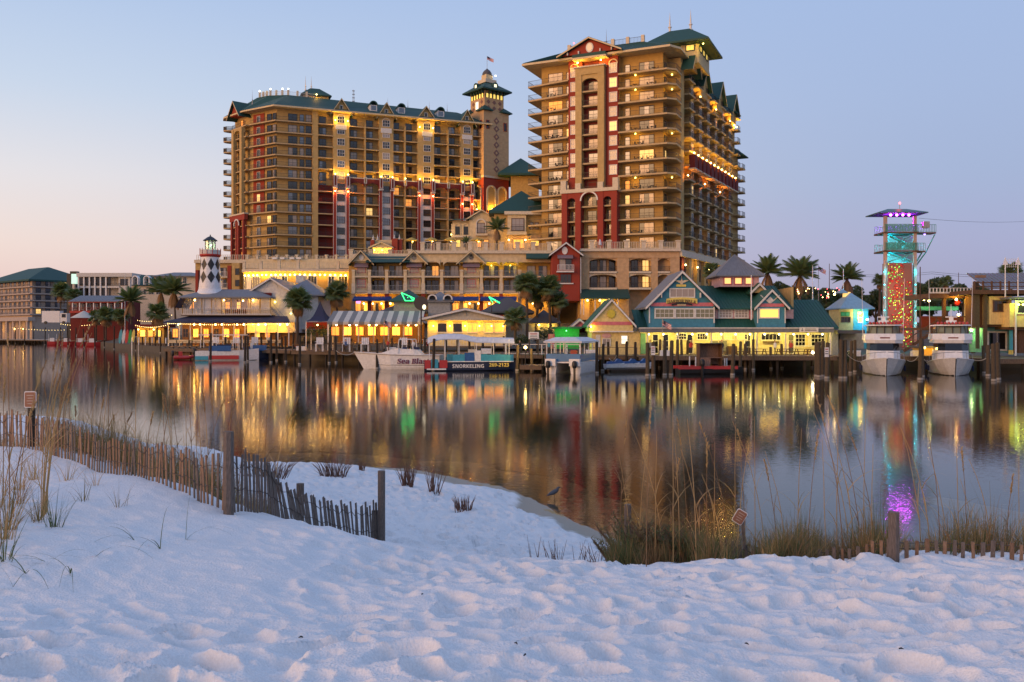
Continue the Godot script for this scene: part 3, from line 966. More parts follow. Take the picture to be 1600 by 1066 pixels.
func right_tower() -> void:
	var home := T(V(30.4, 0, -185), deg_to_rad(-24.0))
	var t := thing("hotel_tower", "tallest hotel tower with red centre bay, pediment and wide corner balconies", "hotel", home, "resort hotel towers")
	fr = home
	var top := 58.95
	var pitch := 3.07
	var core := MB.new()
	core.slabp(PackedVector2Array([Vector2(-27, -2), Vector2(-20, -2), Vector2(-20, -0.8), Vector2(-8.8, -0.8), Vector2(-8.8, -2), Vector2(0.3, -2), Vector2(0.3, -22), Vector2(-27, -22)]), 6, 63.0)
	put(t, "wall", core, "gold_stucco")
	# red centre bay above the arcade
	span(t, "red_wall", "brick_red", V(-19.95, 35.2, -0.78), V(-16.85, 63.2, 0))
	span(t, "red_wall", "brick_red", V(-12.95, 35.2, -0.78), V(-8.85, 63.2, 0))
	span(t, "red_wall", "dark_red", V(-16.84, 35.2, -0.79), V(-12.96, 63.2, -0.70))
	for x in [-17.3, -12.3]:
		span(t, "tall_pilaster", "tan_stucco", V(x - 0.7, 35.2, -0.6), V(x + 0.7, 59.3, 1.1))
	put(t, "lintel_arch", arch_spandrel(6.4, 1.5, 0.0, 1.72), "tan_stucco", T(V(-14.8, 59.3, -0.6)))
	put(t, "arch_head", arch_spandrel(3.58, 1.9, 1.1, 0.6), "tan_stucco", T(V(-14.8, 57.39, 0.3)))
	span(t, "cornice", "stone_trim", V(-18.3, 60.8, -0.5), V(-11.3, 61.1, 1.35))
	fr = home
	gable_front(t, 12.6, 63.6, 2.9, 1.5, 8.0, -14.6, "brick_red", 0.9)
	var oval := MB.new()
	oval.prism(ellipse(0.85, 1.05), 0, 0.12)
	var ow := put(t, "oval_window", oval, "white_trim", T(V(-14.6, 64.75, 1.52)))
	var ov2 := MB.new()
	ov2.prism(ellipse(0.6, 0.8), 0, 0.05)
	put(ow, "pane", ov2, "glass", T(V(-14.6, 64.75, 1.62)))
	for x in [-19.5, -17.0, -12.2, -9.7]: bar(t, "bracket", "white_trim", V(x, 63.9, 1.7), V(0.22, 0.6, 0.5))
	span(t, "pent_roof", "green_roof", V(-18.4, 62.85, -0.5), V(-11.0, 63.55, 1.9))
	span(t, "pent_fascia", "cream_stucco", V(-18.5, 62.45, -0.5), V(-10.9, 62.84, 2.0))
	for x in [-17.4, -12.2]: lamp(t, V(x, 61.9, 1.3), "bulb_warm", WARM, 42, 0.28)
	# arcade of red piers below
	for x in [-20.4, -17.3, -12.3, -9.3]: span(t, "red_pier", "brick_red", V(x - 0.62, 21.4, -0.79), V(x + 0.62, 34.2, 1.4))
	for a in [[-18.85, 1.9], [-14.8, 3.78], [-10.8, 1.78]]:
		put(t, "arcade_arch", arch_spandrel(a[1], 2.0, a[1] * 0.45, 0.9), "brick_red", T(V(a[0], 32.3, 0.4)))
	put(t, "arch_trim", arch_ring(1.75, 0.28, 0.0, 0.2), "white_trim", T(V(-14.8, 32.4, 1.32)))
	span(t, "arcade_cornice", "stone_trim", V(-21.3, 34.21, -0.79), V(-8.4, 34.95, 1.6))
	for x in [-20.6, -17.3, -12.3, -9.0]: span(t, "parapet_post", "stone_trim", V(x - 0.6, 34.96, 0.4), V(x + 0.6, 36.9 if absf(x + 14.8) > 5 else 36.2, 1.5))
	var right_slab := MB.new()
	right_slab.slabp(PackedVector2Array([Vector2(-8.8, 0.2), Vector2(1.7, 0.2), Vector2(3.3, -1.4), Vector2(3.3, -6.2), Vector2(0.2, -6.2), Vector2(0.2, -2.0), Vector2(-8.8, -2.0)]), -0.34, 0)
	var left_slab := MB.new()
	left_slab.slabp(PackedVector2Array([Vector2(-30.1, -1.6), Vector2(-19.95, 0.3), Vector2(-19.95, -2.0), Vector2(-27.0, -2.0), Vector2(-27.0, -12), Vector2(-30.1, -12)]), -0.34, 0)
	for k in 13:
		var y := top - pitch * k
		var lift := T(V(0, y, 0))
		put(t, "corner_slab", cache_mesh("t2r", right_slab), "slab", lift)
		put(t, "corner_slab", cache_mesh("t2l", left_slab), "slab", lift)
		railing(t, V(-8.7, y, 0.12), V(1.65, y, 0.12), "rail_dark", 1.05, 0.3, 0.025)
		railing(t, V(1.7, y, 0.1), V(3.22, y, -1.42))
		railing(t, V(3.22, y, -1.45), V(3.22, y, -6.1))
		railing(t, V(-30.0, y, -1.5), V(-20.0, y, 0.2), "rail_dark", 1.05, 0.3, 0.025)
		railing(t, V(-30.0, y, -11.9), V(-30.0, y, -1.6), "rail_dark", 1.05, 0.3, 0.025)
		win(t, 3.2, 2.25, 3, 1, T(V(-23.7, y + 1.15, -1.99)), pick_glass(1), "brown_frame", 0.1)
		win(t, 0.8, 2.1, 1, 1, T(V(-20.7, y + 1.1, -1.99)), pick_glass(1), "brown_frame", 0.1)
		win(t, 0.95, 2.1, 1, 1, T(V(-7.35, y + 1.1, -1.99)), pick_glass(1), "dark_frame", 0.1)
		win(t, 3.05, 2.25, 3, 1, T(V(-3.2, y + 1.15, -1.99)), pick_glass(1), "brown_frame", 0.1)
		win(t, 1.3, 2.1, 1, 1, T(V(0.31, y + 1.1, -3.8), PI / 2), pick_glass(1), "dark_frame", 0.1)
		if y > 35.5:
			for x in [-18.6, -9.9]: win(t, 1.5, 1.85, 3, 2, T(V(x, y + 1.35, 0.01)), pick_glass(1) if x < -15 or k != 4 else "lit_window", "white_trim", 0.14, 0.16, 0.08)
			span(t, "balcony_slab", "slab", V(-16.58, y - 0.3, -0.69), V(-13.02, y, 0.75))
			railing(t, V(-16.55, y, 0.6), V(-13.05, y, 0.6))
			win(t, 2.0, 2.1, 2, 1, T(V(-14.5, y + 1.1, -0.68)), pick_glass(1), "dark_frame", 0.1)
			if k == 0:
				for x in [-18.6, -9.9]: put(t, "window_arch", arch_ring(0.85, 0.2, 0.0, 0.14), "cream_stucco", T(V(x, y + 2.2, 0.02)))
		else:
			for a in [[-18.85, 1.8], [-14.8, 3.7], [-10.8, 1.7]]:
				span(t, "balcony_slab", "slab", V(a[0] - a[1] / 2, y - 0.3, -0.78), V(a[0] + a[1] / 2, y, 0.9))
				railing(t, V(a[0] - a[1] / 2, y, 0.7), V(a[0] + a[1] / 2, y, 0.7))
				win(t, minf(a[1] * 0.62, 1.9), 2.1, 2, 1, T(V(a[0], y + 1.1, -0.79)), pick_glass(1), "dark_frame", 0.1)
	var set_m := MB.new()
	set_m.box(V(0, 0.68, 0), V(0.8, 0.05, 0.6))
	set_m.box(V(0, 0.34, 0), V(0.08, 0.66, 0.08))
	for e in [-0.75, 0.75]:
		set_m.box(V(e, 0.44, 0), V(0.46, 0.07, 0.46))
		set_m.box(V(e * 1.28, 0.70, 0), V(0.06, 0.5, 0.46))
		set_m.box(V(e, 0.22, 0), V(0.38, 0.42, 0.38))
	var set_mesh := set_m.mesh()
	for k in 12:
		for x in [-24.5, -22.6, -5.0, -1.8]:
			if rng.randf() < 0.4: continue
			var o := put(self, "balcony_furniture", set_mesh, "dark_frame", T(V(x + rng.randf_range(-0.5, 0.5), top - pitch * k, -1.0), rng.randf_range(-0.3, 0.3)))
			meta(o, "dark table and chairs on a front balcony of the tallest tower, %s" % ("left wing" if x < -15 else "right wing"), "furniture", "balcony furniture")
	for k in [0, 1, 4, 7]:
		lamp(t, V(-5.2, top - pitch * k - 0.62, -0.5), "bulb_yellow", WARM, 2.4, 0.2)
		lamp(t, V(1.9, top - pitch * k - 0.62, -3.2), "bulb_yellow", WARM, 2.4, 0.2)
	# side wing
	span(t, "corner_wall", "tan_stucco", V(0.31, 6, -9.4), V(3.0, 62.6, -6.22))
	var S := facing(V(3.0, 0, -9.4), V(3.0 + sin(deg_to_rad(4.0)) * 40, 0, -9.4 - cos(deg_to_rad(4.0)) * 40))
	fr = home * S
	span(t, "side_wall", "tan_stucco", V(0, 6, -20), V(39.4, 60.5, -2.2))
	for b in 6:
		var s0 := 0.4 + b * 6.5
		span(t, "window_wall", "peach_stucco" if b else "tan_stucco", V(s0 + 4.5, 6, -2.19), V(s0 + 6.5, 60.4, 0))
		if b in [1, 3, 5]:
			gable_front(t, 5.2, 60.4, 3.6, 1.0, 9.0, s0 + 5.5, "tan_stucco", 0.8)
			span(t, "gable_base", "tan_stucco", V(s0 + 2.9, 57.4, 0.01), V(s0 + 8.1, 60.38, 0.9))
			lamp(t, V(s0 + 2.7, 57.2, 0.8), "bulb_warm", WARM, 49, 0.35)
		for e in [0.0, 3.1]:
			span(t, "red_planter", "dark_red", V(s0 + e + 0.2, 39.8, 0.9), V(s0 + e + 2.4, 42.6, 2.2))
			span(t, "planter_edge", "stone_trim", V(s0 + e + 0.1, 39.5, 0.8), V(s0 + e + 2.5, 39.79, 2.3))
			lamp(t, V(s0 + e + 1.4, 43.2, 1.7), "bulb_warm", WARM, 49, 0.34)
		for k in 13:
			var y := top - pitch * k
			span(t, "balcony_slab", "slab", V(s0, y - 0.3, -2.18), V(s0 + 4.48, y, 1.1))
			railing(t, V(s0 + 0.05, y, 1.0), V(s0 + 4.4, y, 1.0))
			railing(t, V(s0 + 0.06, y, -0.1), V(s0 + 0.06, y, 0.96))
			win(t, 2.2, 2.15, 2, 1, T(V(s0 + 2.3, y + 1.1, -2.18)), pick_glass(0) if b < 5 or k < 6 else "lit_orange", "dark_frame", 0.1)
			win(t, 1.1, 1.8, 2, 2, T(V(s0 + 5.5, y + 1.4, 0.01)), pick_glass(0), "white_trim", 0.12)
	for b in [0, 2, 4]: lamp(t, V(0.9 + b * 6.5, 38.3, 0.6), "bulb_warm", Color(1, 0.55, 0.12), 42, 0.26)
	span(t, "end_block", "tan_stucco", V(39.41, 6, -14), V(42.6, 60.2, 0.2))
	span(t, "low_end_block", "tan_stucco", V(42.61, 6, -10), V(46, 50.0, 0.2))
	var er := MB.new()
	er.hip(39.0, 43.6, -15, 1.6, 60.2, 2.4, 3.0)
	er.hip(42.2, 47.4, -11, 2.6, 50.0, 2.6, 3.4)
	put(t, "end_roof", er, "green_roof")
	for x in [39.8, 42.0]: lamp(t, V(x, 57.0, 0.8), "bulb_warm", WARM, 51, 0.36)
	for k in 13:
		var y := top - pitch * k
		span(t, "balcony_slab", "slab", V(39.6, y - 0.3, 0.21), V(42.4, y, 1.8))
		railing(t, V(39.7, y, 1.7), V(42.3, y, 1.7))
		railing(t, V(39.66, y, 0.3), V(39.66, y, 1.65))
		if y < 47.5:
			span(t, "balcony_slab", "slab", V(42.8, y - 0.3, 0.21), V(45.8, y, 2.2))
			railing(t, V(42.9, y, 2.1), V(45.7, y, 2.1))
			railing(t, V(42.86, y, 0.3), V(42.86, y, 2.05))
	fr = home
	# roofs
	var eave := [Vector2(-30.4, 1.2), Vector2(2.6, 1.4), Vector2(4.2, -1.5), Vector2(4.2, -7.0), Vector2(4.2, -23), Vector2(-30.4, -23)]
	put(t, "roof", roof_poly(eave, [Vector2(-23, -7.5), Vector2(-6, -7.5), Vector2(-5, -8), Vector2(-5, -10), Vector2(-5, -15), Vector2(-23, -15)], 63.3, 4.2), "green_roof")
	eave_band(t, eave, 63.3, 0.45, "cream_stucco")
	var seams := MB.new()
	for i in 52:
		var x := -30.0 + i * 0.62
		var u := (x + 30.4) / 33.0
		seams.beam(V(x, 63.36, 1.25), V(lerpf(-23, -6, u), 67.52, -7.5), 0.06, 0.10)
	put(t, "roof_seam", seams, "green_roof").set_meta("kind", "stuff")
	for i in 6:
		var x := -22.6 + i * 3.4
		bar(t, "roof_post", "stone_trim", V(x, 68.2, -7.7), V(0.7, 1.5, 0.7))
		if i < 5: railing(t, V(x + 0.3, 67.5, -7.7), V(x + 3.1, 67.5, -7.7), "rail_dark", 1.2, 0.3, 0.04, "roof_railing")
	lamp(t, V(-21.5, 69.3, -7.7), "bulb_red", Color(1, 0.2, 0.2), 0.8, 0.22)
	spire(t, V(-14.0, 67.5, -8), 4.0, 0.09, "metal_grey")
	# lantern storey with hipped roof and twin spires
	span(t, "lantern_wall", "cream_stucco", V(-4.0, 62.0, -20), V(6.2, 66.2, -9.0))
	for i in 3: win(t, 1.6, 1.1, 2, 1, T(V(-1.6 + i * 3.0, 65.3, -8.98)), "lit_yellow", "dark_green", 0.2)
	for i in 3: win(t, 1.6, 1.1, 2, 1, T(V(6.22, 65.3, -11.0 - i * 3.0), PI / 2), "lit_yellow", "dark_green", 0.2)
	var lr := MB.new()
	lr.hip(-6.0, 8.8, -22, -6.6, 66.4, 4.0, 5.2, 0.4)
	put(t, "lantern_roof", lr, "green_roof")
	for x in [-1.0, 3.6]: spire(t, V(x, 70.2, -13.0), 4.8, 0.26)
	lamp(t, V(7.4, 65.5, -8.0), "bulb_yellow", Color(1, 0.85, 0.2), 5.0, 0.2)
	fr = home * facing(V(4.2, 0, -7.2), V(4.2, 0, -20))
	gable_front(t, 7.0, 61.0, 4.6, 0.6, 9.0, 3.6, "tan_stucco", 0.8)
	fr = Transform3D.IDENTITY
func ellipse(a: float, b: float, k := 20) -> PackedVector2Array:
	var p := PackedVector2Array()
	for i in k: p.append(Vector2(a * cos(TAU * i / k), b * sin(TAU * i / k)))
	return p

func bell_tower() -> void:
	var home := T(V(-7.4, 0, -266), deg_to_rad(38.0))
	var t := thing("bell_tower", "square brick and tan bell tower with lit belfry and flag on top", "tower", home)
	fr = home
	var h := 4.6      # half the side
	span(t, "base", "brick_red", V(-h, 6, -h), V(h, 37.0, h))
	span(t, "string_course", "stone_trim", V(-h - 0.25, 37.0, -h - 0.25), V(h + 0.25, 38.0, h + 0.25))
	span(t, "arch_storey", "brick_red", V(-h, 38.0, -h), V(h, 49.5, h))
	span(t, "cornice", "stone_trim", V(-h - 0.2, 49.5, -h - 0.2), V(h + 0.2, 50.1, h + 0.2))
	span(t, "shaft", "peach_stucco", V(-h, 50.1, -h), V(h, 69.0, h))
	# double arches on the face towards the harbour
	for side in 2:
		var W := T(Vector3.ZERO, side * -PI / 2)
		for x in [-1.95, 1.95]:
			put(t, "blind_arch", arch_ring(1.3, 0.45, 5.6, 0.35), "cream_stucco", W * T(V(x, 45.6, h)))
			put(t, "arch_panel", unit(), "gold_stucco", W * Transform3D(Basis.from_scale(V(2.6, 7.2, 0.05)), V(x, 43.3, h + 0.02)))
			lamp(t, W * V(x, 40.4, h + 0.5), "bulb_warm", WARM, 28, 0.22)
		for i in 7:
			var dm := put(t, "diamond_panel", unit(), "climb_brick", W * Transform3D(Basis(Vector3.BACK, PI / 4).scaled_local(V(1.5, 1.5, 0.1)), V(0, 52.3 + i * 2.35, h + 0.02)))
			put(dm, "inset", unit(), "peach_stucco", W * Transform3D(Basis(Vector3.BACK, PI / 4).scaled_local(V(0.6, 0.6, 0.1)), V(0, 52.3 + i * 2.35, h + 0.06)))
		for x in [-3.2, 3.2]:
			win(t, 0.9, 2.2, 1, 1, W * T(V(x, 65.0, h + 0.01)), "glass_black", "brick_red", 0.16)
		put(t, "round_window", arch_ring(1.0, 0.35, 0.6, 0.2), "dark_red", W * T(V(0, 34.0, h)))
	for s in [[-1, 1], [1, 1], [1, -1], [-1, -1]]:
		var sh := MB.new()
		sh.hip(-1.9, 1.9, -1.9, 1.9, 0, 1.6, 1.9, 0.25)
		put(t, "shoulder_roof", sh, "green_roof", T(V(s[0] * (h - 1.1), 69.25, s[1] * (h - 1.1))))
	var u := 3.5
	span(t, "belfry", "peach_stucco", V(-u, 69.0, -u), V(u, 75.4, u))
	for side in 2:
		var W := T(Vector3.ZERO, side * -PI / 2)
		for i in 3:
			for j in 2:
				if i == 1 and side == 1: continue
				put(t, "diamond_panel", unit(), "climb_brick", W * Transform3D(Basis(Vector3.BACK, PI / 4).scaled_local(V(0.95, 0.95, 0.1)), V(-2.1 + i * 2.1, 70.3 + j * 1.7, u + 0.02)))
		if side == 1:
			put(t, "clock_surround", unit(), "white_trim", W * Transform3D(Basis.from_scale(V(1.7, 2.6, 0.2)), V(0.0, 71.2, u + 0.08)))
			put(t, "clock_window", unit(), "lit_white", W * Transform3D(Basis.from_scale(V(1.2, 2.0, 0.1)), V(0.0, 71.2, u + 0.16)))
		for i in 5:
			put(t, "belfry_window", arch_ring(0.42, 0.12, 0.9, 0.2), "dark_green", W * T(V(-2.6 + i * 1.3, 74.1, u)))
			put(t, "window_pane", unit(), "lit_yellow", W * Transform3D(Basis.from_scale(V(0.84, 1.2, 0.06)), V(-2.6 + i * 1.3, 73.8, u + 0.03)))
			put(t, "bracket", unit(), "dark_green", W * Transform3D(Basis.from_scale(V(0.25, 0.9, 0.9)), V(-1.95 + i * 1.3, 74.8, u + 0.5)))
	var rf := MB.new()
	rf.hip(-5.3, 5.3, -5.3, 5.3, 75.6, 2.8, 4.0, 0.4)
	put(t, "roof", rf, "green_roof")
	for side in 4:
		var W := T(Vector3.ZERO, side * PI / 2)
		put(t, "dormer", arch_ring(0.6, 0.3, 0.5, 1.6), "green_roof", W * T(V(0, 76.9, 2.7)))
		put(t, "dormer_window", unit(), "lit_white", W * Transform3D(Basis.from_scale(V(1.0, 1.0, 0.1)), V(0, 76.8, 4.05)))
	span(t, "lantern", "cream_stucco", V(-1.2, 78.2, -1.2), V(1.2, 80.8, 1.2))
	span(t, "lantern_base", "stone_trim", V(-2.0, 78.2, -2.0), V(2.0, 79.2, 2.0))
	var cap := MB.new()
	cap.lathe([[1.45, 80.8], [1.4, 81.4], [0.95, 82.1], [0.3, 82.6], [0.05, 82.9]], 12)
	put(t, "cap", cap, "shingle")
	lamp(t, V(1.8, 80.6, 1.8), "bulb_white", Color(1, 0.9, 0.7), 1.5, 0.2)
	fr = Transform3D.IDENTITY
	var g := thing("flagpole", "flagpole with small flag on top of the bell tower", "flagpole", T(V(-7.4, 82.7, -266)))
	fr = g.transform
	var pole := MB.new()
	pole.tube([V(0, 0, 0), V(0, 3.9, 0)], [0.07, 0.05], 6)
	put(g, "pole", pole, "metal_grey")
	flag(g, V(0.05, 3.8, 0), 1.9, 1.0, -0.6)
	fr = Transform3D.IDENTITY

func flag(parent: Node3D, p: Vector3, w: float, h: float, droop := -0.5) -> void:   # striped flag hanging in folds from its hoist
	var stripes := [MB.new(), MB.new(), MB.new()]
	for i in 8:
		for j in 7:
			var f := func(a: float, b: float) -> Vector3: return p + V(w * a, -h * b + droop * a * w * 0.8, 0.12 * sin(a * 7.0 + b))
			var m: MB = stripes[2] if i < 3 and j < 4 else stripes[j % 2]
			var a := i / 8.0
			var b := j / 7.0
			m.quad(f.call(a, b + 1 / 7.0), f.call(a + 0.125, b + 1 / 7.0), f.call(a + 0.125, b), f.call(a, b))
	put(parent, "red_stripes", stripes[0], "boat_red")
	put(parent, "white_stripes", stripes[1], "canvas_white")
	put(parent, "blue_field", stripes[2], "boat_navy")

# boxes and windows laid out on a wall that faces the harbour at distance d (front face), depth going back
func face(parent: Node3D, called: String, mat_, x0: float, y0: float, x1: float, y1: float, d: float, depth: float) -> MeshInstance3D:
	return span(parent, called, mat_, V(gx(x0, d), gy(y1, d), -d - depth), V(gx(x1, d), gy(y0, d), -d))
func fwin(parent: Node3D, x0: float, y0: float, x1: float, y1: float, d: float, nx: int, ny: int, glass: String, trim := "white_trim", b := 0.1, called := "window") -> MeshInstance3D:
	return win(parent, gx(x1, d) - gx(x0, d), gy(y0, d) - gy(y1, d), nx, ny, T(V((gx(x0, d) + gx(x1, d)) / 2, (gy(y0, d) + gy(y1, d)) / 2, -d + 0.01)), glass, trim, b, 0.12, 0.05, called)
func house(called: String, label: String, px: float, d: float, y := 1.5, category := "building", group := "") -> Node3D:
	return thing(called, label, category, T(V(gx(px, d), y, -d)), group)
func fgable(parent: Node3D, x0: float, x1: float, peak: float, base: float, d: float, back: float, wall: String, over := 0.5, roof := "green_roof") -> void:
	gable_front(parent, gx(x1, d) - gx(x0, d), gy(base, d), gy(peak, d) - gy(base, d), -d, back, (gx(x0, d) + gx(x1, d)) / 2, wall, over, roof)
func balustrade(parent: Node3D, x0: float, x1: float, top: float, bottom: float, d: float, posts: int, mat_ := "stone_trim", caps := true, w := 0.42) -> void:
	for i in posts:
		var x := lerpf(x0, x1, float(i) / (posts - 1))
		span(parent, "parapet_post", mat_, V(gx(x, d) - w, gy(bottom, d), -d - 0.8), V(gx(x, d) + w, gy(top, d), -d))
		if caps: span(parent, "post_cap", mat_, V(gx(x, d) - w - 0.12, gy(top, d), -d - 0.92), V(gx(x, d) + w + 0.12, gy(top, d) + 0.2, -d + 0.12))
		if i: 
			var xa := gx(lerpf(x0, x1, float(i - 1) / (posts - 1)), d) + w
			railing(parent, V(xa, gy(bottom, d), -d - 0.4), V(gx(x, d) - w, gy(bottom, d), -d - 0.4), "stone_trim", (gy(top, d) - gy(bottom, d)) * 0.92, 0.30, 0.10, "balusters")

func podium() -> void:
	var d := 184.0
	var t := house("resort_building", "three storey tan gallery building with gables, balconies and blue awnings below the towers", 700, d, 7.0)
	face(t, "wall", "gold_stucco", 545, 410, 862, 497, d + 2.4, 14)
	face(t, "cornice", "stone_trim", 640, 391.5, 872, 396, d - 0.4, 16)
	face(t, "attic", "cream_stucco", 640, 396.1, 872, 409.9, d + 0.2, 15)
	face(t, "attic", "cream_stucco", 545, 404, 639.9, 409.9, d + 1.0, 13)
	face(t, "terrace_wall", "stone_trim", 545, 397, 639.9, 403.9, d + 5.0, 8)
	balustrade(t, 660, 858, 379.5, 391.4, d - 0.2, 9)
	balustrade(t, 548, 640, 391, 396.9, d + 5.0, 4)
	var pr := MB.new()
	pr.prism(PackedVector2Array([Vector2(0, 0), Vector2(3.4, 0), Vector2(0, 1.5)]), 0, gx(638, d) - gx(570, d))
	var pm := put(t, "pent_roof", pr, "green_roof", T(V(gx(570, d), gy(410.5, d), -d - 2.4), PI / 2))
	pm.transform = t.global_transform.affine_inverse() * Transform3D(Basis(V(0, 0, 1), V(0, 1, 0), V(1, 0, 0)), V(gx(572, d), gy(410.5, d), -d - 2.4))
	var cols := [552.0, 577.0, 604.0, 633.0, 661.0, 690.0, 721.0, 752.0, 783.0, 812.0]
	for i in cols.size():
		var x: float = cols[i]
		face(t, "column", "stone_trim", x - 3.0, 454.1, x + 3.0, 459, d - 0.3, 1.4)
		face(t, "column", "cream_stucco", x - 2.3, 424, x + 2.3, 454, d - 0.1, 1.0)
		face(t, "column_base", "stone_trim", x - 2.9, 443, x + 2.9, 453.9, d - 0.2, 1.2)
		face(t, "column_cap", "stone_trim", x - 2.8, 421.5, x + 2.8, 424, d - 0.2, 1.2)
		face(t, "brick_pier", "brick_red" if i % 3 else "peach_stucco", x - 3, 459.1, x + 3, 497, d, 1.2)
		if i == cols.size() - 1: continue
		var x1: float = cols[i + 1]
		var w := gx(x1, d) - gx(x, d)
		var gab := i in [0, 3, 6]
		for f in 2:
			var ys := 431.5 if f == 0 else 454.2
			face(t, "balcony_slab", "stone_trim", x + 2.4, ys, x1 - 2.4, ys + 2.0, d - 0.1, 2.5)
			railing(t, V(gx(x + 2.6, d), gy(ys, d), -d), V(gx(x1 - 2.6, d), gy(ys, d), -d), "stone_trim" if gab else "metal_grey", 1.05, 0.28, 0.05)
			if gab:
				face(t, "bay_wall", "cream_stucco", x + 3.6, ys - 22 + (0 if f == 0 else 1), x1 - 3.6, ys - 0.1, d + 0.9, 1.49)
				fwin(t, (x + x1) / 2 - 6, ys - 17, (x + x1) / 2 + 6, ys - 5.5, d + 0.89, 3, 2, "glass_curtain", "pink_paint", 0.12)
			else:
				fwin(t, x + 5, ys - 15.5, x + 12, ys - 0.4, d + 2.39, 1, 1, "glass_dim", "dark_frame")
				fwin(t, x + 14.5, ys - 15.5, x1 - 5, ys - 0.4, d + 2.39, 2, 1, "glass_curtain" if i % 2 else "lit_orange" if f == 0 and i == 4 else "glass_curtain", "brown_frame")
		face(t, "beam", "stone_trim", x + 2.4, 453.2 + 3.1, x1 - 2.4, 459, d + 0.1, 2.2)
		if gab:
			fgable(t, x - 1.5, x1 + 1.5, 393.5, 408.5, d + 0.3, 7, "cream_stucco", 0.8)
			var aw := MB.new()
			aw.prism(PackedVector2Array([Vector2(0, 0), Vector2(1.3, -0.75), Vector2(1.3, -0.95), Vector2(0, -0.95)]), 0, w * 0.86)
			put(t, "window_awning", aw, "mauve_awning", Transform3D(Basis(V(0, 0, 1), V(0, 1, 0), V(1, 0, 0)), V(gx(x, d) + w * 0.07, gy(410.5, d), -d - 0.9)))
			var md := MB.new()
			md.prism(ellipse(0.5, 0.6), 0, 0.1)
			put(t, "medallion", md, "white_trim", T(V((gx(x, d) + gx(x1, d)) / 2, gy(402, d), -d - 0.3)))
		elif i > 3:
			put(t, "balcony_arch", arch_spandrel(w - 0.6, 1.3, 1.0, 0.7), "cream_stucco", T(V((gx(x, d) + gx(x1, d)) / 2, gy(416, d), -d - 0.8)))
			if i >= 7: lamp(t, V((gx(x, d) + gx(x1, d)) / 2, gy(414, d), -d - 1.6), "bulb_yellow", Color(1, 0.9, 0.2), 3.0, 0.12)
	# shop fronts with blue awnings
	for a in [[553, 612], [706, 748], [751, 807]]:
		var aw := MB.new()
		aw.prism(PackedVector2Array([Vector2(0, 0), Vector2(1.6, -0.62), Vector2(1.6, -0.95), Vector2(0, -0.95)]), 0, gx(a[1], d) - gx(a[0], d))
		put(t, "shop_awning", aw, "blue_awning", Transform3D(Basis(V(0, 0, 1), V(0, 1, 0), V(1, 0, 0)), V(gx(a[0], d), gy(463.5, d), -d + 0.01)))
		for x in range(int(a[0]) + 6, int(a[1]), 14):
			fwin(t, x - 4.5, 474, x + 4.5, 490, d + 2.38, 2, 1, "lit_yellow" if x % 3 == 0 else "lit_orange" if x % 3 == 1 else "glass_dim", "brown_frame")
			lamp(t, V(gx(x + 7, d), gy(474, d), -d - 1.9), "bulb_warm", WARM, 5.0, 0.18)
	face(t, "neon_sign", "neon_pink", 556, 470, 563, 474, d + 1.6, 0.1)
	var gaw := MB.new()
	gaw.prism(PackedVector2Array([Vector2(0, 0), Vector2(1.8, -1.0), Vector2(1.8, -1.2), Vector2(0, -1.2)]), 0, gx(861, d) - gx(822, d))
	put(t, "green_awning", gaw, "green_roof", Transform3D(Basis(V(0, 0, 1), V(0, 1, 0), V(1, 0, 0)), V(gx(822, d), gy(396.5, d), -d + 0.4)))
	for ys in [431.5, 454.2]:
		face(t, "balcony_slab", "stone_trim", 815, ys, 861, ys + 2.0, d - 0.1, 2.5)
		railing(t, V(gx(815, d), gy(ys, d), -d), V(gx(861, d), gy(ys, d), -d), "metal_grey", 1.05, 0.28, 0.05)
		for x in [824, 842]: fwin(t, x, ys - 15.5, x + 12, ys - 0.4, d + 2.39, 2, 1, "glass_curtain", "brown_frame")
	fwin(t, 832, 440, 844, 450, d + 2.3, 2, 1, "lit_yellow", "brown_frame")
	for x in [833, 848]: lamp(t, V(gx(x, d), gy(474, d), -d - 1.9), "bulb_warm", WARM, 5.0, 0.2)

	# red gabled house
	d = 176.0
	t = house("gabled_house", "brick red gabled house front with white oval and balcony between tan galleries", 882, d, 7.0)
	face(t, "wall", "brick_red", 863, 397, 906, 470, d, 11)
	fgable(t, 862.9, 906.1, 381, 397.1, d, 11, "brick_red", 0.6, "dark_green")
	var el := MB.new()
	el.prism(ellipse(0.55, 0.75), 0, 0.12)
	put(t, "oval_medallion", el, "white_trim", T(at(882.5, 391.8, d)))
	var aw2 := MB.new()
	aw2.prism(PackedVector2Array([Vector2(0, 0), Vector2(1.2, -0.6), Vector2(1.2, -0.8), Vector2(0, -0.8)]), 0, gx(895, d) - gx(871, d))
	put(t, "window_awning", aw2, "mauve_awning", Transform3D(Basis(V(0, 0, 1), V(0, 1, 0), V(1, 0, 0)), V(gx(871, d), gy(398.4, d), -d)))
	fwin(t, 874, 405, 893, 421, d, 2, 1, "glass_dim", "dark_red", 0.1)
	face(t, "balcony_slab", "white_trim", 870, 423.2, 897, 425.5, d - 1.2, 1.2)
	railing(t, V(gx(871, d), gy(423.2, d), -d + 1.1), V(gx(896, d), gy(423.2, d), -d + 1.1), "white_trim", 1.1, 0.25, 0.07)
	fwin(t, 876, 429, 892, 442, d, 3, 1, "glass_curtain", "dark_red", 0.1)
	face(t, "sill", "white_trim", 871, 442.2, 896, 444, d - 0.3, 0.3)
	span(t, "downpipe", "white_trim", V(gx(907, d), 8, -d - 0.3), V(gx(907, d) + 0.14, gy(402, d), -d - 0.1))
	for yy in [415, 430, 445]: win(t, 1.6, 1.4, 2, 1, T(V(gx(906, d) + 0.01, gy(yy, d), -d - 6), PI / 2), "glass_dim", "white_trim")

	# arcaded podium of the tall tower
	d = 178.0
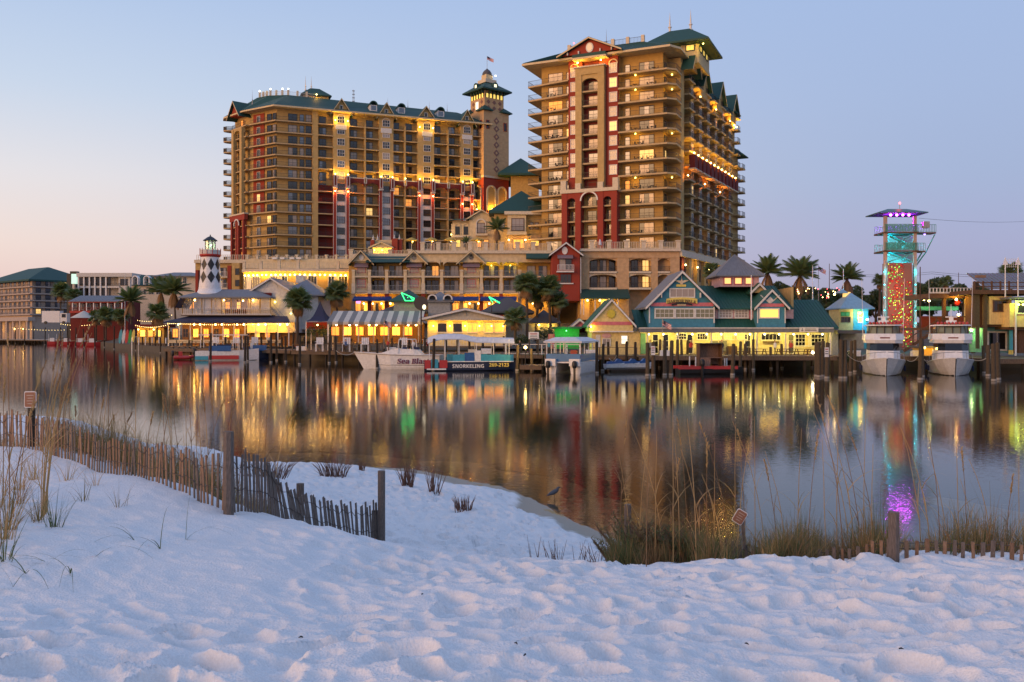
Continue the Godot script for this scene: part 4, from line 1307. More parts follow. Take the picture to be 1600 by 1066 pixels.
	t = house("arcaded_podium", "tan arcaded balcony block with balustraded terrace under the tallest tower", 990, d, 7.0)
	face(t, "wall", "peach_stucco", 907, 396, 1060, 500, d + 2.6, 16)
	face(t, "cornice", "stone_trim", 907, 388.5, 1064, 392.5, d - 0.7, 18)
	face(t, "attic", "peach_stucco", 907, 392.6, 1062, 403, d - 0.1, 2.7)
	balustrade(t, 925, 1060, 377, 388.4, d - 0.5, 6)
	for a in [[907, 921], [964, 983], [1017.5, 1028], [1047, 1062]]:
		face(t, "pilaster", "peach_stucco", a[0], 403.1, a[1], 500, d, 2.6)
	for a in [[921.1, 963.9], [983.1, 1017.4], [1028.1, 1046.9]]:
		var w := gx(a[1], d) - gx(a[0], d)
		put(t, "arch_head", arch_spandrel(w, 0.9, 0.7, 1.0), "peach_stucco", T(V((gx(a[0], d) + gx(a[1], d)) / 2, gy(409.5, d), -d - 1.2)))
		put(t, "arch_head", arch_spandrel(w, 0.9, 0.7, 1.0), "stone_trim", T(V((gx(a[0], d) + gx(a[1], d)) / 2, gy(434.5, d), -d - 1.2)))
		for ys in [424.0, 449.5]:
			face(t, "balcony_slab", "stone_trim", a[0], ys, a[1], ys + 3, d - 0.25, 2.8)
			railing(t, V(gx(a[0], d), gy(ys, d), -d), V(gx(a[1], d), gy(ys, d), -d), "rail_dark", 1.0, 0.24, 0.04)
			var k := int((a[1] - a[0]) / 14)
			for i in maxi(k, 1):
				var c := lerpf(a[0], a[1], (i + 0.5) / maxi(k, 1))
				fwin(t, c - 5, ys - 17, c + 4.5, ys - 0.5, d + 2.58, 2, 1, "lit_window" if a[0] > 980 and a[0] < 1000 and i == 1 else "glass_curtain" if i % 2 else "glass_dim", "brown_frame")
	var gaw2 := MB.new()
	gaw2.prism(PackedVector2Array([Vector2(0, 0), Vector2(3.6, -1.7), Vector2(3.6, -2.0), Vector2(0, -2.0)]), 0, gx(981, d) - gx(906, d))
	put(t, "terrace_awning", gaw2, "dark_green", Transform3D(Basis(V(0, 0, 1), V(0, 1, 0), V(1, 0, 0)), V(gx(906, d), gy(452, d), -d + 0.1)))
	for x in [912, 930, 948, 966]: face(t, "awning_post", "white_trim", x - 0.8, 467, x + 0.8, 492, d - 3.2, 0.25)
	for x in [917, 936, 950]: lamp(t, V(gx(x, d), gy(470, d), -d + 1.6), "bulb_warm", WARM, 7.0, 0.22)
	face(t, "lit_doors", "lit_yellow", 939, 468, 954, 480, d + 2.5, 0.05)
	# receding flank of the podium
	var F := facing(V(gx(1062, d), 0, -d), V(gx(1062, d) + 24, 0, -d - 44))
	fr = F
	span(t, "flank_wall", "peach_stucco", V(0.05, 6, -6), V(48, 19.6, -0.6))
	span(t, "flank_cornice", "stone_trim", V(0.05, 19.62, -6), V(48, 20.9, 0.5))
	for i in 9:
		span(t, "flank_pier", "tan_stucco" if i else "dark_red", V(1 + i * 5.2, 6, -0.58), V(2.4 + i * 5.2, 19.6, 0.1))
		win(t, 2.2, 2.6, 2, 1, T(V(4.2 + i * 5.2, 16.6, -0.58)), "glass_dim", "dark_frame")
		win(t, 2.2, 2.6, 2, 1, T(V(4.2 + i * 5.2, 12.8, -0.58)), "glass_dim", "dark_frame")
	for i in 5: lamp(t, V(2.0 + i * 8, 18.0, 0.6), "bulb_warm", WARM, 3.0, 0.2)
	fr = Transform3D.IDENTITY

	# round terrace building on the left
	d = 190.0
	t = house("terrace_building", "yellow lit bow fronted terrace building with a row of lamps beneath the left tower", 465, d, 5.0)
	var bow := PackedVector2Array()
	var bow2 := PackedVector2Array()
	for i in 13:
		var a := lerpf(-1.0, 1.0, i / 12.0)
		var x := lerpf(gx(374, d), gx(556, d), i / 12.0)
		bow.append(Vector2(x, -d - 3.0 * a * a))
		bow2.append(Vector2(lerpf(gx(372.5, d), gx(557, d), i / 12.0), -d + 0.7 - 3.0 * a * a))
	for b in [bow, bow2]:
		b.append(Vector2(gx(556, d), -d - 16))
		b.append(Vector2(gx(374, d), -d - 16))
	var m := MB.new()
	m.slabp(bow, 4.5, gy(424, d))
	put(t, "wall", m, "gold_stucco")
	m = MB.new()
	m.slabp(bow2, gy(424, d), gy(420, d))
	put(t, "cornice", m, "stone_trim")
	for i in 12:
		var a := V(bow[i].x, gy(420, d), bow[i].y)
		var b := V(bow[i + 1].x, gy(420, d), bow[i + 1].y)
		if i % 2 == 0:
			bar(t, "parapet_post", "stone_trim", a + V(0, 0.85, -0.3), V(0.55, 1.6, 0.55))
			bar(t, "post_cap", "stone_trim", a + V(0, 1.72, -0.3), V(0.7, 0.16, 0.7))
		railing(t, a + V(0, 0, -0.3), b + V(0, 0, -0.3), "stone_trim", 1.3, 0.34, 0.1, "balusters")
		var f := facing(a, b)
		f.origin = (a + b) / 2
		for e in [-0.5, 0.5]: lamp(t, f * V(e, gy(429.5, d) - gy(420, d), 0.35), "bulb_warm", WARM, 4.5, 0.2)
		if i % 3 != 2:
			f.origin.y = gy(441, d)
			win(t, 1.8, 2.6, 3, 1, f * T(V(0, 0, 0.01)), "glass_dim" if i % 2 else "glass", "white_trim")
	face(t, "upper_terrace", "cream_stucco", 384, 405, 560, 419, d + 12, 20)
	balustrade(t, 386, 556, 399.5, 404.9, d + 12, 12, "stone_trim", true, 0.24)
	for x in [425, 437, 452, 463]: face(t, "deck_lounger", "white_trim", x, 402, x + 7, 405, d + 11, 1.5)

	# red and tan wing behind the lighthouse
	d = 205.0
	t = house("hotel_wing", "low red and tan hotel wing with balconies behind the lighthouse", 340, d, 4.0)
	face(t, "wall", "tan_stucco", 305, 411, 384, 470, d + 1.6, 14)
	face(t, "cornice", "stone_trim", 303, 406, 386, 411, d + 0.8, 15)
	face(t, "red_pier", "brick_red", 305, 422, 309, 470, d + 0.2, 1.4)
	face(t, "red_pier", "brick_red", 355, 415, 361, 470, d + 0.2, 1.4)
	face(t, "corner_pier", "tan_stucco", 362, 411.1, 374, 470, d - 0.4, 2)
	for ys in [432.0, 450.0]:
		face(t, "balcony_slab", "stone_trim", 343, ys, 355, ys + 2, d, 1.6)
		railing(t, V(gx(343, d), gy(ys, d), -d), V(gx(355, d), gy(ys, d), -d), "white_trim")
		fwin(t, 345, ys - 13, 353, ys - 0.5, d + 1.58, 2, 1, "glass_dim", "dark_frame")
		for x in [316, 368]: fwin(t, x, ys - 12, x + 5, ys - 3, d + (1.58 if x < 350 else -0.42), 1, 2, "glass_dim", "dark_frame")
	railing(t, V(gx(305, d), gy(406, d), -d - 1), V(gx(384, d), gy(406, d), -d - 1), "stone_trim", 1.2, 0.4, 0.1, "balusters")

	# small lit pavilion with brick chimneys on the terrace
	d = 198.0
	t = house("terrace_pavilion", "small lit pavilion with pale gable between two brick chimneys on the terrace", 600, d, 17.0)
	face(t, "wall", "cream_stucco", 583, 375, 622, 404, d + 2, 6)
	face(t, "chimney", "brick_red", 578.5, 375, 584.5, 386, d + 1.0, 2)
	face(t, "chimney", "brick_red", 612, 373, 621, 398, d + 0.6, 2.2)
	face(t, "chimney", "brick_red", 622.5, 374, 627, 396, d + 1.2, 2.2)
	for x in [583, 590, 616, 624]: spire(t, at(x, 375, d + 2), 1.3, 0.18)
	fgable(t, 579, 612, 379.5, 387, d + 0.5, 3, "cream_stucco", 0.4)
	fwin(t, 583, 388, 611, 396, d + 1.9, 5, 1, "lit_yellow", "white_trim")
	face(t, "porch_wall", "cream_stucco", 575, 396.5, 640, 405, d, 2)
	for x in [584, 596, 607]: lamp(t, V(gx(x, d), gy(390.5, d), -d - 0.9), "bulb_yellow", Color(1, 0.8, 0.2), 4.0, 0.16)

	# villa with arched window
	d = 206.0
	t = house("villa", "cream villa with arched window and green gable roof on the hotel terrace", 750, d, 17.0)
	face(t, "wall", "cream_stucco", 707, 345, 772, 396, d, 9)
	face(t, "side_wall", "cream_stucco", 705, 350, 735, 396, d - 0.6, 0.58)
	fgable(t, 733, 772, 329.5, 341.5, d - 0.8, 10, "cream_stucco", 0.7)
	face(t, "gable_wall", "cream_stucco", 733.2, 341.6, 771.8, 396, d - 0.8, 0.78)
	var lr := MB.new()
	lr.quad(V(gx(700, d), gy(345, d), -d + 1.6), V(gx(737, d), gy(343, d), -d + 1.6), V(gx(748, d), gy(334, d), -d - 6), V(gx(716, d), gy(337, d), -d - 6))
	lr.quad(V(gx(700, d), gy(346, d), -d + 1.6), V(gx(737, d), gy(344, d), -d + 1.6), V(gx(737, d), gy(343, d), -d + 1.6), V(gx(700, d), gy(345, d), -d + 1.6))
	lr.quad(V(gx(716, d), gy(338, d), -d - 6), V(gx(748, d), gy(335, d), -d - 6), V(gx(737, d), gy(344, d), -d + 1.6), V(gx(700, d), gy(346, d), -d + 1.6))
	put(t, "side_roof", lr, "green_roof")
	for x in [715, 728]:
		put(t, "arched_opening", arch_ring(0.55, 0.15, 1.9, 0.2), "cream_stucco", T(at(x, 354, d - 0.6)))
		face(t, "opening_pane", "glass_black", x - 3.7, 354, x + 3.7, 367, d - 0.62, 0.02)
	put(t, "arch_surround", arch_ring(0.95, 0.2, 2.2, 0.25), "white_trim", T(at(751.5, 350, d - 0.8)))
	fwin(t, 746, 349, 757, 364, d - 0.82, 2, 2, "glass_curtain", "brown_frame", 0.1)
	face(t, "balcony_slab", "stone_trim", 743, 365, 762, 368, d - 1.9, 1.1)
	railing(t, V(gx(744, d), gy(365, d), -d + 1.8), V(gx(761, d), gy(365, d), -d + 1.8))
	face(t, "balcony_slab", "stone_trim", 706, 368, 732, 371, d - 1.6, 1.0)
	for x in [712, 724, 745, 756]: fwin(t, x, 375, x + 7, 386, d - (0.61 if x < 730 else 0.81), 2, 1, "lit_orange" if x > 730 else "lit_yellow" if x < 715 else "glass_dim", "brown_frame")
	lamp(t, at(705, 366.5, d - 2), "bulb_yellow", WARM, 5.0, 0.25)

	d = 200.0
	t = house("villa", "tan villa with hipped green roof and tall balcony window beside the tallest tower", 815, d, 17.0)
	face(t, "wall", "tan_stucco", 772, 332, 850, 396, d, 12)
	m = MB.new()
	m.hip(gx(764, d), gx(866, d), -d - 14, -d + 1.6, gy(331, d), 5.6, 7.4, 0.5)
	put(t, "roof", m, "green_roof")
	face(t, "balcony_bay", "cream_stucco", 793, 336, 822, 366, d - 1.2, 1.18)
	face(t, "bay_cornice", "stone_trim", 788, 330, 846, 335, d - 1.8, 1.8)
	face(t, "bay_base", "cream_stucco", 792, 363, 823, 367, d - 1.5, 0.3)
	fwin(t, 800, 342, 818, 360, d - 1.22, 3, 2, "glass_curtain", "brown_frame", 0.16)
	railing(t, V(gx(798, d), gy(362, d), -d + 1.35), V(gx(819, d), gy(362, d), -d + 1.35))
	for x in [777, 783, 828, 836]: fwin(t, x, 348, x + 5, 358, d - 0.01, 1, 2, "glass_curtain", "brown_frame")
	face(t, "ground_wall", "peach_stucco", 793, 368, 845, 396, d - 0.5, 0.48)
	fwin(t, 802, 374, 818, 388, d - 0.51, 3, 1, "lit_orange", "brown_frame")
	fwin(t, 830, 374, 842, 384, d - 0.51, 2, 1, "lit_yellow", "brown_frame")
	for x in [795, 821]: lamp(t, at(x, 375, d - 1.6), "bulb_warm", WARM, 14.0, 0.42)
	put(t, "dormer", arch_ring(0.7, 0.35, 1.0, 2.5), "white_trim", T(at(817, 320, d - 0.5) + V(0, 0, -5)))

	d = 262.0
	t = house("rear_block", "tan rear block with green hipped roof between the two towers", 815, d, 7.0)
	face(t, "wall", "gold_stucco", 798, 272, 842, 400, d, 18)
	m = MB.new()
	m.hip(gx(778, d), gx(850, d), -d - 20, -d + 2.0, gy(272, d), 6.0, 9.0, 0.6)
	put(t, "roof", m, "green_roof")

func lighthouse() -> void:
	var d := 166.0
	var c := V(gx(328.5, d), 0, -d)
	var base := gy(459, d)
	var t := thing("lighthouse", "white lighthouse with black diamonds and red gallery rail behind the waterfront restaurant", "lighthouse", T(V(c.x, base - 4.0, c.z)))
	var s := d / FOCAL
	var y0 := gy(452, d)
	var y1 := gy(400, d)
	var r0 := 17.5 * s
	var r1 := 13.2 * s
	var m := MB.new()
	m.lathe([[r0 * 1.25, base - 4.0], [r0 * 1.22, base], [r0 * 1.1, base + 0.35], [r0, y0], [r1, y1], [0.01, y1 + 0.02]], 32, c)
	put(t, "tower", m, "white_paint")
	for row in 2:
		for i in 8:
			var a := TAU * (i + 0.5) / 8 
			var yc := gy(414.0 if row == 0 else 433.5, d)
			var hh := 9.6 * s
			var dm := MB.new()
			var p := func(u: float, h: float) -> Vector3:
				var yy := yc + h
				var r := lerpf(r0, r1, (yy - y0) / (y1 - y0)) + 0.03
				return c + V(cos(a + u) * r, yy, sin(a + u) * r)
			for k in 4:   # a lozenge that follows the curve, in strips
				var h0 := -hh + k * hh / 2
				var h1 := h0 + hh / 2
				var w0 := 0.36 * (1 - absf(h0) / hh)
				var w1 := 0.36 * (1 - absf(h1) / hh)
				for q in 2:
					var e0 := -1.0 + q
					dm.quad(p.call(-w0 * e0, h0), p.call(-w0 * (e0 + 1), h0), p.call(-w1 * (e0 + 1), h1), p.call(-w1 * e0, h1))
			put(t, "black_diamond", dm, "black_paint")
	m = MB.new()
	m.lathe([[r1, y1 - 0.3], [r1 * 1.22, y1], [r1 * 1.22, y1 + 0.25], [0.2, y1 + 0.26]], 24, c)
	put(t, "gallery_floor", m, "red_paint")
	m = MB.new()
	m.lathe([[r1 * 1.18, y1 + 0.26], [r1 * 1.18, y1 + 1.05], [r1 * 1.12, y1 + 1.05], [r1 * 1.12, y1 + 0.27]], 24, c)
	put(t, "gallery_wall", m, "white_wall")
	for i in 12: put(t, "rail_post", unit(), "red_paint", Transform3D(Basis.from_scale(V(0.08, 1.1, 0.08)), c + V(cos(TAU * i / 12), 0, sin(TAU * i / 12)) * r1 * 1.2 + V(0, y1 + 0.8, 0)))
	var ly := gy(390.5, d)
	var lh := gy(376.5, d) - ly
	m = MB.new()
	m.lathe([[r1 * 0.62, y1 + 0.26], [r1 * 0.62, ly], [0.1, ly + 0.01]], 12, c)
	put(t, "lantern_base", m, "white_paint")
	for i in 8:
		var a := TAU * i / 8
		put(t, "lantern_bar", unit(), "black_paint", Transform3D(Basis.from_scale(V(0.09, lh, 0.09)), c + V(cos(a) * r1 * 0.6, ly + lh / 2, sin(a) * r1 * 0.6)))
		put(t, "lantern_pane", unit(), "lantern_glass", Transform3D(Basis(Vector3.UP, -a - TAU / 16 + PI / 2).scaled_local(V(r1 * 0.42, lh * 0.96, 0.02)), c + V(cos(a + TAU / 16) * r1 * 0.55, ly + lh / 2, sin(a + TAU / 16) * r1 * 0.55)))
	lamp(t, c + V(0.1, ly + lh / 2, 0.1), "bulb_lantern", Color(0.85, 1.0, 0.7), 6.0, 0.28)
	m = MB.new()
	var ry := gy(376.5, d)
	m.lathe([[r1 * 0.2, ry - 0.02], [r1 * 0.85, ry], [r1 * 0.8, ry + 0.12], [r1 * 0.35, gy(371, d)], [0.08, gy(369, d)], [0.13, gy(368, d)], [0.02, gy(366.5, d)]], 12, c)
	put(t, "lantern_roof", m, "black_paint")

# open porch: floor, posts, back wall with windows, ceiling and lamps that light it
func porch(t: Node3D, x0: float, x1: float, top: float, floor_: float, d: float, deep: float, wall: String, posts: int, post_mat: String, lamps: int, energy: float, warm := Color(1.0, 0.68, 0.22), globe := 0.16) -> void:
	var a := gx(x0, d)
	var b := gx(x1, d)
	var y0 := gy(floor_, d)
	var y1 := gy(top, d)
	span(t, "back_wall", wall, V(a, y0, -d - deep - 0.3), V(b, y1, -d - deep))
	span(t, "ceiling", "cream_stucco", V(a, y1 - 0.12, -d - deep + 0.01), V(b, y1 - 0.005, -d + 0.1))
	span(t, "floor", "deck_wood", V(a, y0 - 0.2, -d - deep + 0.01), V(b, y0 - 0.005, -d + 0.4))
	for i in posts: bar(t, "post", post_mat, V(lerpf(a + 0.1, b - 0.1, float(i) / (posts - 1)), (y0 + y1 - 0.12) / 2, -d), V(0.16, y1 - y0 - 0.13, 0.16))
	for i in lamps: lamp(t, V(lerpf(a, b, (i + 0.5) / lamps), y1 - 0.45, -d - deep * (0.35 + 0.35 * (i % 2))), "bulb_warm", warm, energy, globe)
func string_lights(t: Node3D, a: Vector3, b: Vector3, k: int, sag: float, mat_ := "bulb_string", r := 0.055) -> void:   # a cable of small bulbs
	var m := MB.new()
	var w := MB.new()
	var prev := a
	for i in k + 1:
		var u := float(i) / k
		var p := a.lerp(b, u) - V(0, sag * 4 * u * (1 - u), 0)
		if i: w.beam(prev, p, 0.02)
		prev = p
		var q := p - V(0, 0.1, 0)
		m.lathe([[0.004, -r], [r * 0.8, -r * 0.5], [r, 0], [r * 0.7, r * 0.7], [0.004, r]], 6, q)
	put(t, "cable", w, "rail_dark")
	put(t, "bulb_string", m, mat_).set_meta("kind", "stuff")
	for i in maxi(1, k / 12):
		var u := (i + 0.5) / maxi(1, k / 12)
		lamp(t, a.lerp(b, u) - V(0, sag * 4 * u * (1 - u) + 0.1, 0), "bulb_warm", WARM, 1.6, 0.07, "bulb")

func restaurants() -> void:
	var d := 160.0
	var t := house("waterfront_restaurant", "two storey waterfront restaurant with glowing upper deck and navy porch awning beside the lighthouse", 360, d, 1.5)
	porch(t, 262, 452, 503, 541, d, 7.0, "brown_wood", 12, "white_trim", 11, 9.0)
	for x in range(270, 446, 16):
		fwin(t, x, 514, x + 8, 527, d + 6.98, 2, 2, ["lit_yellow", "lit_orange", "glass_dim"][(x / 16) % 3], "brown_frame")
	face(t, "porch_rail", "cream_stucco", 262, 531, 440, 536, d - 0.15, 0.15)
	var aw := MB.new()
	aw.quad(V(gx(258, d), gy(503, d), -d + 1.0), V(gx(455, d), gy(503, d), -d + 1.0), V(gx(440, d), gy(493.5, d), -d - 4), V(gx(282, d), gy(493.5, d), -d - 4))
	aw.quad(V(gx(258, d), gy(505, d), -d + 1.0), V(gx(455, d), gy(505, d), -d + 1.0), V(gx(455, d), gy(503, d), -d + 1.0), V(gx(258, d), gy(503, d), -d + 1.0))
	aw.quad(V(gx(282, d), gy(494.5, d), -d - 4), V(gx(440, d), gy(494.5, d), -d - 4), V(gx(455, d), gy(504.5, d), -d + 0.9), V(gx(258, d), gy(504.5, d), -d + 0.9))
	put(t, "porch_awning", aw, "navy_canvas")
	string_lights(t, at(262, 504.5, d - 1.2), at(452, 504.5, d - 1.2), 60, 0.25)
	var du := d + 3.0
	porch(t, 284, 423, 464.5, 492, du, 8.0, "brown_wood", 10, "gold_stucco", 6, 6.0)
	face(t, "deck_rail", "white_trim", 284, 491, 423, 493.4, du - 0.3, 0.4)
	railing(t, V(gx(284, du), gy(491, du), -du + 0.1), V(gx(422, du), gy(491, du), -du + 0.1), "white_trim", 1.1, 0.35, 0.06)
	for i in 8:
		var x := 286.0 + i * 17.2
		put(t, "clear_curtain", unit(), "clear_vinyl", Transform3D(Basis.from_scale(V(1.85, gy(465, du) - gy(484, du), 0.02)), at(x + 7.5, 474.5, du - 0.05)))
	for x in [296, 306, 340, 352, 370]: fwin(t, x, 472, x + 7, 483, du + 7.98, 1, 2, "lit_window" if x % 4 else "lit_orange", "brown_frame")
	for x in [388, 406]: fwin(t, x, 470, x + 7, 486, du + 7.98, 1, 1, "lit_yellow", "brown_frame")
	var rf := MB.new()
	rf.hip(gx(281, du), gx(424, du), -du - 9, -du + 0.9, gy(464, du), 1.5, 4.0, 0.25)
	put(t, "upper_roof", rf, "grey_roof")
	var nav := MB.new()
	nav.quad(V(gx(273, d), gy(481, d), -d), V(gx(281, d), gy(466, d), -d), V(gx(281, d), gy(466, d), -d - 7), V(gx(273, d), gy(481, d), -d - 7))
	put(t, "side_awning", nav, "navy_canvas")
	var dg := 166.0
	fgable(t, 386, 461, 436.5, 460, dg, 18, "white_wall", 0.6, "grey_roof")
	face(t, "gable_house_wall", "white_wall", 386, 460.1, 461, 520, dg, 18)
	var gr := MB.new()
	gr.hip(gx(420, dg), gx(500, dg), -dg - 18, -dg - 4, gy(459, dg), 3.2, 6.0)
	put(t, "rear_roof", gr, "grey_roof")
	face(t, "rear_wall", "white_wall", 440, 459, 497, 515, dg + 5, 12)
	face(t, "name_board", "dark_red", 411, 457.5, 424, 462, dg - 0.3, 0.25)
	for p in [[429.5, 472], [454.5, 490]]:
		face(t, "sconce_plate", "white_trim", p[0] - 2, p[1] - 4, p[0] + 2, p[1] + 4, dg - 0.05, 0.05)
		lamp(t, at(p[0], p[1], dg - 0.4), "bulb_yellow", WARM, 8.0, 0.26)
	put(t, "vent_ring", arch_ring(0.9, 0.15, 0, 0.1), "white_trim", T(at(424, 449, dg)))
	var st := MB.new()
	for i in 14: st.box(at(426 + i * 2.4, 484 + i * 2.7, dg - 1.2), V(0.5, 0.12, 1.2))
	st.beam(at(423, 480, dg - 0.6), at(460, 520, dg - 0.6), 0.12, 0.3)
	st.beam(at(423, 480, dg - 1.9), at(460, 520, dg - 1.9), 0.12, 0.3)
	st.beam(at(425, 474, dg - 1.9), at(460, 512, dg - 1.9), 0.07)
	put(t, "stairs", st, "metal_grey")
	face(t, "chimney_box", "white_wall", 462, 430, 474, 442, dg + 14, 2)

	# striped awning bar
	d = 138.0
	t = house("awning_bar", "open air bar under a wide grey and white striped awning with globe lamps", 585, d, 1.5)
	porch(t, 512, 655, 503, 536, d, 8.0, "brown_wood", 7, "white_trim", 9, 8.0)
	for i in 18:
		var a0 := 511.0 + i * 8.3
		var w0 := MB.new()
		var up0 := 521 + (a0 - 511) * 0.955
		var up1 := 521 + (a0 + 8.3 - 511) * 0.955
		var lo0 := at(a0, 503, d - 1.6)
		var lo1 := at(a0 + 8.3, 503, d - 1.6)
		var hi0 := at(up0, 486, d + 5)
		var hi1 := at(up1, 486, d + 5)
		w0.quad(lo0, lo1, hi1, hi0)
		w0.quad(hi0 - V(0, 0.05, 0), hi1 - V(0, 0.05, 0), lo1 - V(0, 0.05, 0), lo0 - V(0, 0.05, 0))
		w0.quad(lo0 - V(0, 0.42, 0), lo1 - V(0, 0.42, 0), lo1, lo0)
		put(t, "awning_stripe", w0, "canvas_grey" if i % 2 == 0 else "canvas_cream")
	for i in 7:
		fwin(t, 518 + i * 19, 511, 530 + i * 19, 524, d + 7.98, 2, 1, "lit_yellow" if i % 2 else "lit_orange", "brown_frame")
	railing(t, V(gx(512, d), gy(536, d), -d + 0.3), V(gx(655, d), gy(536, d), -d + 0.3), "deck_wood", 1.0, 0.5, 0.06)
	var dr := 146.0
	var nr := MB.new()
	nr.hip(gx(592, dr), gx(668, dr), -dr - 8, -dr, gy(486, dr), 1.6, 3.6)
	put(t, "roof", nr, "shingle")
	face(t, "sign_house", "grey_clapboard", 615, 469, 658, 486, dr, 6)
	var hp := MB.new()
	hp.hip(gx(609, dr), gx(662, dr), -dr - 7, -dr + 0.8, gy(469.5, dr), 1.9, 3.6)
	put(t, "sign_roof", hp, "dark_green")
	var ne := MB.new()
	var q := [at(627, 457.5, dr - 1.4), at(647, 466, dr - 1.6), at(646, 470, dr - 1.6), at(633, 470, dr - 1.6), at(627, 457.5, dr - 1.4), at(640, 463, dr - 1.6), at(646, 470, dr - 1.6)]
	for i in q.size() - 1: ne.tube([q[i], q[i + 1]], [0.065, 0.065], 6)
	put(t, "neon_tube", ne, "neon_green")
	var gl := lamp(t, at(637, 465, dr - 2.2), "neon_green", Color(0.05, 1.0, 0.25), 1.0, 0.07, "neon_bulb")
	gl.set_meta("label", "green neon tube end")
	# pale arched kiosk roof
	t = house("arched_kiosk", "pale blue kiosk with arched dormer and curved grey roof behind the cream restaurant", 686, 143.0, 1.5)
	d = 143.0
	face(t, "wall", "grey_clapboard", 669, 470, 703, 520, d, 4)
	var kr := MB.new()
	kr.hip(gx(666, d), gx(707, d), -d - 4.6, -d + 0.5, gy(470, d), 1.5, 2.0)
	put(t, "roof", kr, "grey_roof")
	for x in [676, 700]:
		put(t, "arch_dormer", arch_ring(0.55, 0.2, 0.1, 0.8), "white_trim", T(at(x, 467.5, d - 0.3)))
		face(t, "dormer_vent", "dark_frame", x - 5, 462, x + 5, 468.4, d - 0.2, 0.05)
	# cream restaurant
	d = 136.0
	t = house("cream_restaurant", "cream gabled restaurant with yellow wall lamps above the harbour walk", 730, d, 1.5)
	fgable(t, 664, 792, 484.5, 499, d - 1.5, 14, "canvas_cream", 0.8, "shingle")
	face(t, "gable_soffit", "white_trim", 664, 499.1, 792, 500.6, d - 1.4, 2)
	face(t, "wall", "pale_yellow", 668, 500.7, 790, 541, d, 12)
	for x in [684, 708, 731, 757, 772]:
		fwin(t, x, 505.5, x + 14, 519, d - 0.01, 2 if x % 2 else 1, 1, "glass_dim" if x < 720 else "lit_orange", "white_trim", 0.14)
	for x in [677, 703, 726.5, 749, 768, 786]: lamp(t, at(x, 509.5, d - 0.45), "bulb_yellow", Color(1.0, 0.70, 0.10), 2.8, 0.14)
	put(t, "fan_ornament", arch_ring(0.5, 0.25, 0.2, 0.15), "stone_trim", T(at(720.5, 491.5, d - 1.5)))
	face(t, "porch_deck", "deck_wood", 660, 541.1, 800, 543, d - 2.5, 3)
	railing(t, V(gx(660, d), gy(541, d), -d + 2.3), V(gx(800, d), gy(541, d), -d + 2.3), "white_trim", 1.0, 0.4, 0.05)
	d = 142.0
	t = house("shingled_hall", "low hall with dark shingle hipped roofs behind the palms", 815, d, 1.5)
	face(t, "wall", "grey_clapboard", 755, 497, 872, 545, d + 1, 12)
	var sh := MB.new()
	sh.hip(gx(750, d), gx(835, d), -d - 14, -d, gy(487, d), 2.4, 4.0)
	sh.hip(gx(826, d), gx(876, d), -d - 12, -d + 0.6, gy(503, d), 2.0, 4.4)
	put(t, "roof", sh, "shingle")
	var ng := MB.new()
	ng.tube([at(764, 464, d - 2), at(770, 473, d - 2)], [0.065, 0.065], 6)
	ng.tube([at(764, 464, d - 2), at(781, 473.5, d - 2)], [0.1, 0.1], 6)
	put(t, "neon_tube", ng, "neon_green")
	var npole := MB.new()
	npole.tube([at(768, 488, d - 2), at(768, 470, d - 2)], [0.08, 0.06], 6)
	put(t, "neon_post", npole, "rail_dark")
	for x in [842, 860]: lamp(t, at(x, 508, d + 0.6), "bulb_warm", WARM, 4.0, 0.14)

func awning_bar_mesh(w: float, out: float, drop: float, lip: float) -> MB:   # sloping strip roof against a wall: x along, z out
	var m := MB.new()
	m.prism(PackedVector2Array([Vector2(0, 0), Vector2(out, -drop), Vector2(out, -drop - lip), Vector2(0, -lip)]), 0, w)
	return m
const ALONG := Basis(Vector3(0, 0, 1), Vector3(0, 1, 0), Vector3(1, 0, 0))
func seams(t: Node3D, x0: float, x1: float, step: float, lo: Callable, hi: Callable, mat_: String) -> void:
	var m := MB.new()
	var k := int((x1 - x0) / step)
	for i in k + 1:
		var x := lerpf(x0, x1, float(i) / k)
		m.beam(lo.call(x), hi.call(x), 0.05, 0.07)
	put(t, "roof_seam", m, mat_).set_meta("kind", "stuff")
func slope(t: Node3D, called: String, mat_: String, x0: float, x1: float, ylo: float, yhi: float, dlo: float, dhi: float, step := 0.45, inset := 0.0) -> void:   # a roof plane facing the harbour, measured at its eave; standing seams on top
	var a := V(gx(x0, dlo), gy(ylo, dlo), -dlo)
	var b := V(gx(x1, dlo), gy(ylo, dlo), -dlo)
	var top := gy(yhi, dhi)
	var c := V(b.x - inset, top, -dhi)
	var e := V(a.x + inset, top, -dhi)
	var m := MB.new()
	var th := V(0, -0.14, 0)
	m.quad(a, b, c, e)
	m.quad(e + th, c + th, b + th, a + th)
	m.quad(a + th, b + th, b, a)
	m.quad(b + th, c + th, c, b)
	m.quad(e + th, a + th, a, e)
	put(t, called, m, mat_)
	seams(t, a.x + 0.1, b.x - 0.1, step, func(x): return V(x, a.y + 0.02, a.z), func(x): return V(lerpf(e.x, c.x, (x - a.x) / (b.x - a.x)), top + 0.02, -dhi), mat_)

